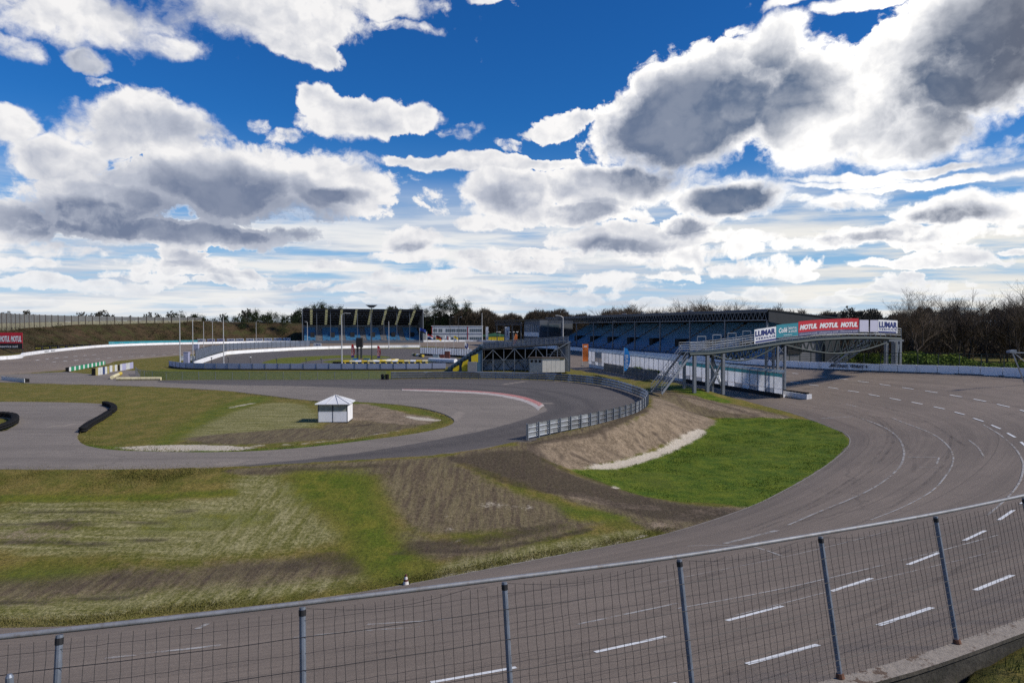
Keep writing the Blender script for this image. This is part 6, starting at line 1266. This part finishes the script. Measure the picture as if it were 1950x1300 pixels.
# screens of the second pit area (kart paddock) and the black tyres under them
a, b_ = P(800, 681), P(895, 694); d = b_ - a; n = 22; t = thing('paddock_screen', 'white paddock screens on dark curved posts left of the platform steps', 'screen fence', tuple(a)); a2, b2 = P(800, 676), P(898, 681)
for i in range(n):
    p, q = a2.lerp(b2, i / n), a2.lerp(b2, (i + 1) / n); MB().bar(p, p + Vector((0, 0, 2.4)), .10).build('post', POLED, t, world=True); MB().prism([p + Vector((0, 0, .35)), q + Vector((0, 0, .35)), q + Vector((0, 0, 2.2)), p + Vector((0, 0, 2.2))], (0, .04, 0)).build('panel', PANELW, t, world=True)
mb = MB(); mb.prism([a2 + Vector((0, -.4, 0)), b2 + Vector((0, -.4, 0)), b2 + Vector((0, -.4, .5)), a2 + Vector((0, -.4, .5))], (0, .35, 0)); mb.build('tyre_row', MATS['tyre_row_black'], t, world=True)
p = P(800, 680); q = P(812, 682); cyl_barrier('drum_barrier', [(786, 677), (806, 680)], .35, 7, [YWH, BLACK, YEL, WHITE], 'jumbled yellow and white drums at the left end of the paddock screens')
cyl_barrier('drum_barrier', [(818, 690), (868, 692.5)], .55, 9, [WHITE], 'row of white drums below the platform steps')
for x, y, w_, h_, m, lb in ((830, 683, 1.4, 1.0, mat('steel_box', (.25, .30, .33), .5), 'grey blue skip left of the brown cabin'), (842, 684, 1.0, 1.1, BRT, 'brown box beside the brown cabin'), (359, 686, 3.4, .9, WHITE, 'white wrapped block at the left corner of the kart circuit'), (373, 668, 1.9, 2.2, mat('lavender_cabin', (.30, .32, .42), .6), 'lavender cabin with a white roof at the kart circuit gate'), (356, 694, 1.0, 2.6, mat('lavender_panel2', (.32, .33, .46), .6), 'tall lavender panel at the left end of the kart fence')):
    p = P(x, y); tt = thing('storage_box', lb, 'box', tuple(p)); MB().box(-w_ / 2, w_ / 2, -.5, .5, 0, h_).build('body', m, tt); MB().box(-w_ / 2 - .05, w_ / 2 + .05, -.55, .55, h_ + .003, h_ + .1).build('lid', WHITE if 'roof' in lb else m, tt)
# yellow wall, green roofs and lights beyond the far right turn
o0 = DP(926, 650, 318); t = thing('yellow_wall', 'bright yellow fence wall beyond the far turn, right of the office block', 'wall', (o0.x, o0.y, .5))
for k in range(8): MB().box(k * 1.25, k * 1.25 + 1.18, 0, .15, .6, 2.7).build('panel', mat('traffic_yellow', (.62, .45, .02), .6, 0, .1, .6), t)
MB().box(0, 10, .16, .25, 0, 2.6).build('backing', POLED, t)
o0 = DP(918, 646, 345); t = thing('paddock_tent', 'low green roofed tent behind the yellow wall', 'tent', (o0.x, o0.y, .5)); mb = MB(); mb.prism([(0, 0, 2.6), (12, 0, 2.6), (12, 0, 3.2), (6, 0, 4.3), (0, 0, 3.2)], (0, 6, 0)); mb.build('roof', mat('green_canvas', (.05, .16, .09), .7), t)
for k in range(4): MB().bar((k * 3.9 + .1, .1, 0), (k * 3.9 + .1, .1, 2.6), .12).build('post', GALV, t)
for x in (929, 947, 952, 970, 978, 985):
    p = DP(x, 648, 322); t = thing('street_lamp', 'small white globe lamp post beyond the far turn by the yellow wall', 'lamp post', (p.x, p.y, .5), 0, 'globe lamps beyond the far turn'); MB().tube((0, 0, 0), (0, 0, 5.0), .07, .05, 6).build('pole', POLE, t); MB().tube((-.5, 0, 5.0), (.5, 0, 5.0), .16, .16, 8).build('lamp_head', LWHITE, t)
# low mesh fence beside the guard rail, right of the container
pf = resample(np.array([P(x, y, z)[:] for x, y, z in ((1150, 706, .1), (1200, 716, .2), (1252, 726, .3))]), 1.9); t = thing('mesh_fence', 'dark low mesh fence beside the foot of the footbridge stair', 'fence', tuple(pf[0])); pf3 = pf
for i in range(len(pf) - 1): p, q = Vector(pf[i]), Vector(pf[i + 1]); MB().bar(p, p + Vector((0, 0, 1.5)), .07).build('post', GALV, t, world=True); MB().prism([p + Vector((0, 0, .05)), q + Vector((0, 0, .05)), q + Vector((0, 0, 1.4)), p + Vector((0, 0, 1.4))], (.02, .02, 0)).build('mesh', mat('grey_mesh_sheet', (.10, .11, .13), .7, 0, .15, 1, alpha=.75), t, world=True)
def strokes(t, x, z, w_, h, m, n, y=-.03, name='lettering', vert=False, seed=1):      # lettering too small to read: short strokes
    r = random.Random(seed); mb = MB()
    for i in range(n):
        a, b_ = i / n, (i + .72) / n; k = r.choice((0, 1, 2))
        for (p0, p1, q0, q1) in ([(a, a + .25 / n, 0, 1), (a, b_, 0, .2)], [(a, a + .25 / n, 0, 1), (b_ - .2 / n, b_, 0, 1), (a, b_, .42, .6)], [(a, b_, .8, 1), (a, b_, 0, .2), (a, a + .25 / n, 0, 1)])[k]:
            if vert: mb.box(x + h * q0, x + h * q1, y - .01, y, z + w_ * p0, z + w_ * p1)
            else: mb.box(x + w_ * p0, x + w_ * p1, y - .01, y, z + h * q0, z + h * q1)
    return mb.build(name, m, t)
# ------------------------------------------------------------------ banners round the far left wall
def board(x0, x1, y0, y1, Y, m, label, txt=None, tm=None, group=None, name='banner', legs=True, **k):
    p, q = DP(x0, y1, Y), DP(x1, y1, Y); top = DP(x0, y0, Y).z; t = thing(name, label, 'banner', (p.x, p.y, .8), 0, group); w_, h = q.x - p.x, top - p.z; z = p.z - .8
    MB().box(0, w_, 0, .06, z, z + h).build('cloth', m, t)
    if legs:
        for x in (.1, w_ - .1): MB().bar((x, .12, -.3), (x, .12, z + h), .12).build('post', POLED, t)
    if txt:
        for (s, xa, xb, za, zb, mm) in txt: letters(s, (w_ * xa, -.005, z + h * za), (1, 0, 0), (0, 0, 1), w_ * (xb - xa), h * (zb - za), mm, t, world=False, lift=.02, **k)
    return t
t = board(-46, 43, 633, 664, 172, RED, 'red MOTUL sign with a black lower strip on the bank at the left frame edge', [('MOTUL', .02, .26, .42, .80, LWHITE), ('MOTUL', .28, .50, .42, .80, LWHITE), ('MOTUL', .52, .73, .42, .80, LWHITE), ('MOTUL', .75, .98, .42, .80, LWHITE)], name='advertising_sign', bold=.05, shear=.2)
w_ = (43 + 46) / F * 172; MB().box(.02, w_ - .02, -.03, -.002, 0, .0).build('strip', BLKB, t) if False else None
zb = DP(0, 664, 172).z - .8; zt = DP(0, 653.5, 172).z - .8; MB().box(-.02, w_ + .02, -.04, -.003, zb - .05, zt).build('lower_strip', BLKB, t); letters('olieservice zuid', (w_ * .46, -.05, zb + .32), (1, 0, 0), (0, 0, 1), w_ * .44, .62, LWHITE, t, world=False, bold=.01)
def wallY(px): return on_wall(px, px, 0, wLf)[0].y + 4.0
for i in range(7):
    x0 = 66 + i * 15.6; Y = wallY(x0 + 7); tt = board(x0, x0 + 14.2, 657.5 - i * .55 + 1.0, 666 - i * .75, Y, BLKB, 'black banner with yellow block lettering in the row above the left wall', group='black and yellow banners above the left wall'); strokes(tt, .25, tt.children[0].bound_box[0][2] + .25, 1.45, .42, YELL, 6, seed=i)
t = thing('banner', 'long teal banner with faint pale lettering along the far left wall', 'banner', tuple(DP(290, 657, 250).xy) + (1.0,)); NBn = 9; pts = [(207 + (376 - 207) * i / NBn) for i in range(NBn + 1)]
for i in range(NBn):
    Y0, Y1 = wallY(pts[i]), wallY(pts[i + 1]); p, q, p2, q2 = DP(pts[i], 658 - .25 * i, Y0), DP(pts[i + 1], 658 - .25 * (i + 1), Y1), DP(pts[i], 650.5 - .35 * i, Y0), DP(pts[i + 1], 650.5 - .35 * (i + 1), Y1); MB().prism([p, q, q2, p2], (.05, .05, 0)).build('cloth', TEAL, t, world=True)
    d = q - p; o = strokes(t, 0, 0, d.length * .55, .35, mat('pale_teal_lettering', (.25, .45, .48), .6), 6, -.08, seed=i); o.location = p - t.location + Vector((d.x * .2, 0, .7)); o.rotation_euler = (0, 0, math.atan2(d.y, d.x))
for i, x in enumerate((376, 394, 413, 432, 449, 468.5, 485.5, 503, 521, 538)):
    Y = wallY(x + 7); board(x, x + 15.2, 645.5 - i * .25, 653.2 - i * .35, Y, LWHITE if i not in (1, 2) else LAVB, 'small white and blue LUMAR banner in the row of ten on the far wall', [('LUMAR', .06, .94, .45, .88, NAVYT), ('VERHUUR', .08, .92, .12, .32, NAVYT)], group='white and blue banners on the far wall', bold=.03)
board(597, 612, 653.5, 662.5, 262, LWHITE, 'white and blue LUMAR board hung on the kart circuit fence below the far grandstand', [('LUMAR', .06, .94, .52, .9, NAVYT), ('VERHUUR', .08, .92, .16, .38, NAVYT)], bold=.03)
strokes(LATER, .55, 1.05, 1.3, .38, LWHITE, 5, -.02)
strokes(BLUEFLAG, .22, 1.35, 2.2, .42, LWHITE, 7, -.16, vert=True)
# speaker mast by the right wall
p = DP(1953, 735, 76); p.z = H(p.x, p.y); t = thing('speaker_mast', 'grey steel frame with a boxy loudspeaker beside the right frame edge', 'mast', tuple(p)); hh = DP(1935, 671, 76).z - p.z
mb = MB(); mb.bar((0, 0, 0), (-1.4, .2, hh), .12); mb.build('strut', GALV, t); MB().bar((-1.7, .2, hh), (.6, .4, hh - .05), .10).build('crossbar', GALV, t); mb = MB(); mb.prism([(-1.9, -.1, hh - .05), (-1.1, -.1, hh - .0), (-1.13, -.1, hh + .30), (-1.85, -.1, hh + .2)], (0, .6, 0)); mb.build('speaker', GALVD, t); MB().bar((-1.2, .3, hh), (.5, .6, hh - 1.2), .08).build('brace', GALV, t)
# ================================================================== CAMERA, SUN, SKY
cam = bpy.data.cameras.new('camera'); co = bpy.data.objects.new('camera', cam); COL.objects.link(co); SC.camera = co
cam.sensor_width = 36; cam.lens = 36 * F / 1950; cam.clip_start = .1; cam.clip_end = 6000
co.location = (0, 0, CZ); co.rotation_euler = (math.pi / 2 - _a, 0, 0)
SUN_AZ, SUN_EL = R(104), R(40)
sl = bpy.data.lights.new('sun', 'SUN'); so = bpy.data.objects.new('sun', sl); COL.objects.link(so)
sl.energy = 4.1; sl.angle = R(6); sl.color = (1, .93, .83)
sd = Vector((math.sin(SUN_AZ) * math.cos(SUN_EL), math.cos(SUN_AZ) * math.cos(SUN_EL), math.sin(SUN_EL)))
so.rotation_euler = (-sd).to_track_quat('-Z', 'Y').to_euler()
w = bpy.data.worlds.new('World'); SC.world = w; w.use_nodes = True; nt = w.node_tree; nt.nodes.clear()
out = nt.nodes.new('ShaderNodeOutputWorld'); bg = nt.nodes.new('ShaderNodeBackground'); bg.inputs[1].default_value = .1; nt.links.new(bg.outputs[0], out.inputs[0])
sky = nt.nodes.new('ShaderNodeTexSky'); sky.sky_type = 'NISHITA'; sky.sun_disc = False; sky.sun_elevation = SUN_EL; sky.sun_rotation = SUN_AZ; sky.air_density = 1.0; sky.dust_density = .3; sky.ozone_density = 3.0
tc = nt.nodes.new('ShaderNodeTexCoord').outputs['Generated']
sp = nt.nodes.new('ShaderNodeSeparateXYZ'); nt.links.new(tc, sp.inputs[0]); dx, dy, dz = (Sk(nt, sp.outputs[i]) for i in range(3))
az = dx._m('ARCTAN2', dy); el = dz._m('ARCSINE')
def uv(px, py):
    d = Vector(ray(px, py)).normalized(); return math.atan2(d.x, d.y), math.asin(d.z)
# cloud coordinates: azimuth and elevation, warped a little
q0 = xyz(nt, az, el, 0.0)
wn = nt.nodes.new('ShaderNodeTexNoise'); nt.links.new(q0, wn.inputs['Vector']); wn.inputs['Scale'].default_value = 9; wn.inputs['Detail'].default_value = 5; wn.inputs['Roughness'].default_value = .6
ws = nt.nodes.new('ShaderNodeVectorMath'); ws.operation = 'MULTIPLY_ADD'; nt.links.new(wn.outputs['Color'], ws.inputs[0]); ws.inputs[1].default_value = (.075, .05, 0); ws.inputs[2].default_value = (-.0375, -.025, 0)
wa = nt.nodes.new('ShaderNodeVectorMath'); wa.operation = 'ADD'; nt.links.new(q0, wa.inputs[0]); nt.links.new(ws.outputs[0], wa.inputs[1]); qw = wa.outputs[0]
def blobs(vec, lst):
    tot = None
    for px, py, rx, ry, a, *rot in lst:
        u, v = uv(px, py); r = R(rot[0]) if rot else 0
        mp = nt.nodes.new('ShaderNodeMapping'); mp.vector_type = 'TEXTURE'; nt.links.new(vec, mp.inputs[0])
        mp.inputs['Location'].default_value = (u, v, 0); mp.inputs['Rotation'].default_value = (0, 0, r); mp.inputs['Scale'].default_value = (rx / F * math.cos(u) ** 1.6, ry / F * math.cos(u) * math.cos(v), 1)
        g = nt.nodes.new('ShaderNodeTexGradient'); g.gradient_type = 'SPHERICAL'; nt.links.new(mp.outputs[0], g.inputs[0])
        s_ = Sk(nt, g.outputs['Fac'])
        s_ = (s_ * 1.7).min(1.0) * a
        tot = s_ if tot is None else tot.max(s_)
    return tot
LIGHT = [(280, 240, 205, 88, 1), (120, 300, 120, 62, .9), (430, 350, 270, 108, 1), (640, 355, 165, 92, 1), (190, 390, 200, 90, 1), (25, 425, 110, 75, .95), (15, 235, 80, 60, .9), (330, 440, 400, 40, 1), (490, 235, 40, 22, .5),
         (690, 222, 150, 58, 1), (605, 190, 55, 50, .85), (790, 225, 70, 35, .7), (140, 30, 300, 80, .82), (520, 25, 270, 80, .84), (700, 0, 200, 42, .85), (560, 85, 115, 48, .8), (610, 100, 70, 36, .7), (165, 110, 62, 38, .9), (330, 85, 95, 32, .75), (30, 85, 90, 36, .7), (760, 45, 110, 20, .6), (180, 150, 50, 14, .55),
         (900, 310, 330, 21, 1, -1), (1065, 240, 110, 38, .8, 15), (1330, 215, 290, 150, 1.1, 12), (1480, 90, 115, 72, 1), (1385, 95, 70, 45, .8), (1400, 52, 50, 18, .55), (1540, 210, 170, 170, 1.1), (1880, 70, 300, 210, 1.1, 30), (1690, 160, 210, 130, 1, 30), (1760, 240, 190, 85, .9), (1640, 270, 180, 60, .85),
         (1390, 380, 140, 58, 1), (1170, 350, 250, 62, 1), (970, 370, 140, 76, .95), (1060, 405, 200, 42, .8), (1310, 432, 85, 34, .9), (1605, 385, 95, 34, .8), (1820, 400, 180, 48, .95), (1935, 390, 110, 50, .8), (1890, 290, 100, 40, .65), (1930, 260, 50, 30, .6), (1700, 328, 320, 14, .85), (1800, 345, 260, 14, .85), (1600, 350, 170, 10, .75), (1525, 385, 40, 14, .65),
         (1180, 458, 180, 48, .95), (785, 462, 75, 32, .9), (350, 487, 70, 28, .9), (1730, 448, 220, 34, .85), (940, 425, 110, 28, .75), (1220, 410, 60, 28, .5), (820, 385, 60, 55, .52), (1000, 10, 60, 30, .4), (1490, 12, 60, 16, .7), (1640, 6, 120, 22, .85), (930, 5, 60, 14, .6), (890, 250, 60, 24, .42), (970, 280, 50, 22, .42), (540, 250, 60, 24, .42), (760, 340, 80, 30, .48)]
_r = random.Random(11)
LIGHT += [(_r.uniform(-60, 2010), _r.uniform(520, 582), _r.uniform(40, 150), _r.uniform(10, 22), _r.uniform(.6, .95)) for i in range(40)]
LIGHT += [(_r.uniform(-60, 2010), _r.uniform(440, 520), _r.uniform(70, 190), _r.uniform(10, 24), _r.uniform(.6, .9)) for i in range(26)]
DARK = [(1310, 235, 330, 150, 1.1, 12), (1440, 180, 200, 120, 1), (1230, 300, 200, 70, .9), (1900, 110, 300, 210, 1.05, 30), (1760, 190, 150, 70, .6), (1700, 225, 110, 70, .6), (1590, 190, 50, 90, .3), (1620, 260, 80, 60, .45), (1400, 388, 140, 46, 1), (1310, 434, 80, 26, .9),
        (430, 395, 340, 105, 1.05, -4), (180, 415, 240, 68, 1), (330, 442, 380, 30, .8), (640, 378, 90, 26, .9), (600, 425, 150, 18, .7), (290, 240, 180, 55, .42), (165, 112, 60, 36, .6), (1110, 402, 160, 30, .9), (1000, 370, 130, 46, .7), (1180, 472, 140, 26, .8), (1790, 414, 140, 26, .9), (1680, 455, 170, 20, .7), (780, 472, 50, 14, .6), (350, 15, 320, 44, .35), (690, 240, 95, 28, .3), (345, 497, 50, 12, .6), (1600, 395, 55, 14, .6), (100, 300, 60, 36, .4), (950, 548, 400, 14, .3), (1500, 560, 500, 12, .3)]
B = blobs(qw, LIGHT); G = blobs(qw, DARK)
hz = el.smooth(.02, .30)                                  # features get smaller towards the horizon
def n2d(vec, scale, detail, rough):
    n = noise(nt, vec, scale, detail, rough); n.k.node.noise_dimensions = '2D'; return n
def vor(vec, scale, detail):
    vo = nt.nodes.new('ShaderNodeTexVoronoi'); vo.voronoi_dimensions = '2D'; vo.feature = 'F1'; vo.inputs['Scale'].default_value = scale; vo.inputs['Detail'].default_value = detail; vo.inputs['Roughness'].default_value = .5; vo.normalize = True
    nt.links.new(vec, vo.inputs['Vector']); return 1.0 - Sk(nt, vo.outputs['Distance'])
def shifted(vec, x, y):
    n = nt.nodes.new('ShaderNodeVectorMath'); n.operation = 'ADD'; nt.links.new(vec, n.inputs[0]); n.inputs[1].default_value = (x, y, 0); return n.outputs[0]
qs = xyz(nt, az, el * 1.2, 0.0)
wf = nt.nodes.new('ShaderNodeVectorMath'); wf.operation = 'MULTIPLY_ADD'; nt.links.new(wn.outputs['Color'], wf.inputs[0]); wf.inputs[1].default_value = (.05, .05, 0); nt.links.new(qs, wf.inputs[2]); qf = wf.outputs[0]
low = 1.0 - el.smooth(.07, .20)
n8 = n2d(qf, 9, 8, .60); n24 = n2d(qf, 27, 6, .60)
n0 = n8 + (n24 - n8) * low
v0 = vor(qf, 30, 2.0)
off = shifted(qf, .0045, .0085)
na = n2d(qf, 15, 5, .52); nb = n2d(shifted(qf, .006, .012), 15, 5, .52)
mid = n2d(qf, 6, 3, .5)
wisp = n2d(qf, 70, 4, .65)
Ds = (B - .42) * 1.25 + (n0 - .5) * 1.30
D = Ds + (n24 - .5) * .80 + (v0 - .62) * .55 + (wisp - .5) * .42
cover = (D / (.13 + (mid - .36).max(0.0) * 1.5 + (1.0 - az.smooth(-.45, -.02)) * el.smooth(.26, .36) * .22)).smooth(-.30, 1.0)
relief = (na - nb) * 3.4 + (v0 - .62) * .35
inner_ = (Ds * .75 + D * .25).smooth(.0, .80)
core = (G + (mid - .5) * .8 + (n24 - .5) * .16).smooth(-.05, 1.1)
dk = core * inner_.max((1.0 - az.smooth(-.25, .12)) * D.smooth(.0, .22) * .72) * (.80 + mid * .42)
dk = (dk + inner_ * .10 * (1.0 - core) + (.54 - mid).max(0.0) * inner_ * .9 * (1.0 - core * .6) - relief * (.36 - dk * .22)).clamp()
su, sv = uv(1600, 170)
glow = 1.0 - (((az - su) * (az - su) + (el - sv) * (el - sv) * 1.5)._m('SQRT')).smooth(.0, .50)
lit = mixc(nt, glow, (8.6, 8.5, 8.5), (12.5, 12.2, 11.6))
shade = mixc(nt, az.smooth(-.1, .5), (1.60, 2.0, 3.0), (.95, 1.42, 2.35))
shade = mixc(nt, az.smooth(.45, .75), shade, (1.35, 1.42, 1.75))
half = mixc(nt, glow, (4.6, 4.9, 5.7), (7.0, 7.1, 7.4))
shade = mixc(nt, (n8 + (v0 - .62) * .35).smooth(.42, .70) * .45, shade, mixc(nt, .45, shade, half))
cl = mixc(nt, (dk * 2.0).clamp(), lit, half); cl = mixc(nt, (dk * 2.0 - 1.0).clamp(), cl, shade)
# thin layered cloud towards the horizon
iz = 1.0 / (dz.max(0.0) + .055)
pl = xyz(nt, dx * iz * .55, dy * iz * .9, 1.7)
st = n2d(pl, 1.15, 8, .60); st2 = n2d(xyz(nt, az * 3.0, el * 42.0, 4.0), 1.0, 6, .6)
band = (1.0 - el.smooth(.12, .22)) * el.smooth(-.02, .02)
sheetc = ((st * .62 + st2 * .38).smooth(.35, .55)) * band
sheetc = sheetc * .92
scol = mixc(nt, st2.smooth(.35, .65), (5.0, 5.6, 6.6), (8.4, 8.3, 8.1))
scol = mixc(nt, az.smooth(.0, .65) * .6, scol, (9.0, 8.5, 7.4))
# clear sky: Nishita, deepened; paler and hazier near the horizon
hs = nt.nodes.new('ShaderNodeHueSaturation'); hs.inputs['Saturation'].default_value = 1.22; hs.inputs['Hue'].default_value = .505; nt.links.new(sky.outputs[0], hs.inputs['Color'])
sk = mixc(nt, 1.0, hs.outputs[0], (.20, .64, .98), 'MULTIPLY')
sk = mixc(nt, (1.0 - el.smooth(.0, .30)).pow(1.3) * .92, sk, (3.3, 5.2, 7.4))
sk = mixc(nt, (1.0 - el.smooth(.0, .09)) * .8, sk, (5.6, 6.6, 7.6))
c1 = mixc(nt, sheetc, sk, scol); cl = mixc(nt, (1.0 - el.smooth(.015, .11)) * .38, cl, (7.0, 7.6, 8.2)); c2 = mixc(nt, cover * (.35 + el.smooth(.0, .07) * .65), c1, cl)
nt.links.new(c2, bg.inputs[0])
w.cycles.sampling_method = 'MANUAL'; w.cycles.sample_map_resolution = 256
SC.view_settings.view_transform = 'Standard'; SC.view_settings.look = 'None'; SC.view_settings.exposure = .09; SC.view_settings.gamma = 1
SC.cycles.max_bounces = 5; SC.cycles.transparent_max_bounces = 24; SC.cycles.diffuse_bounces = 2; SC.cycles.use_denoising = False
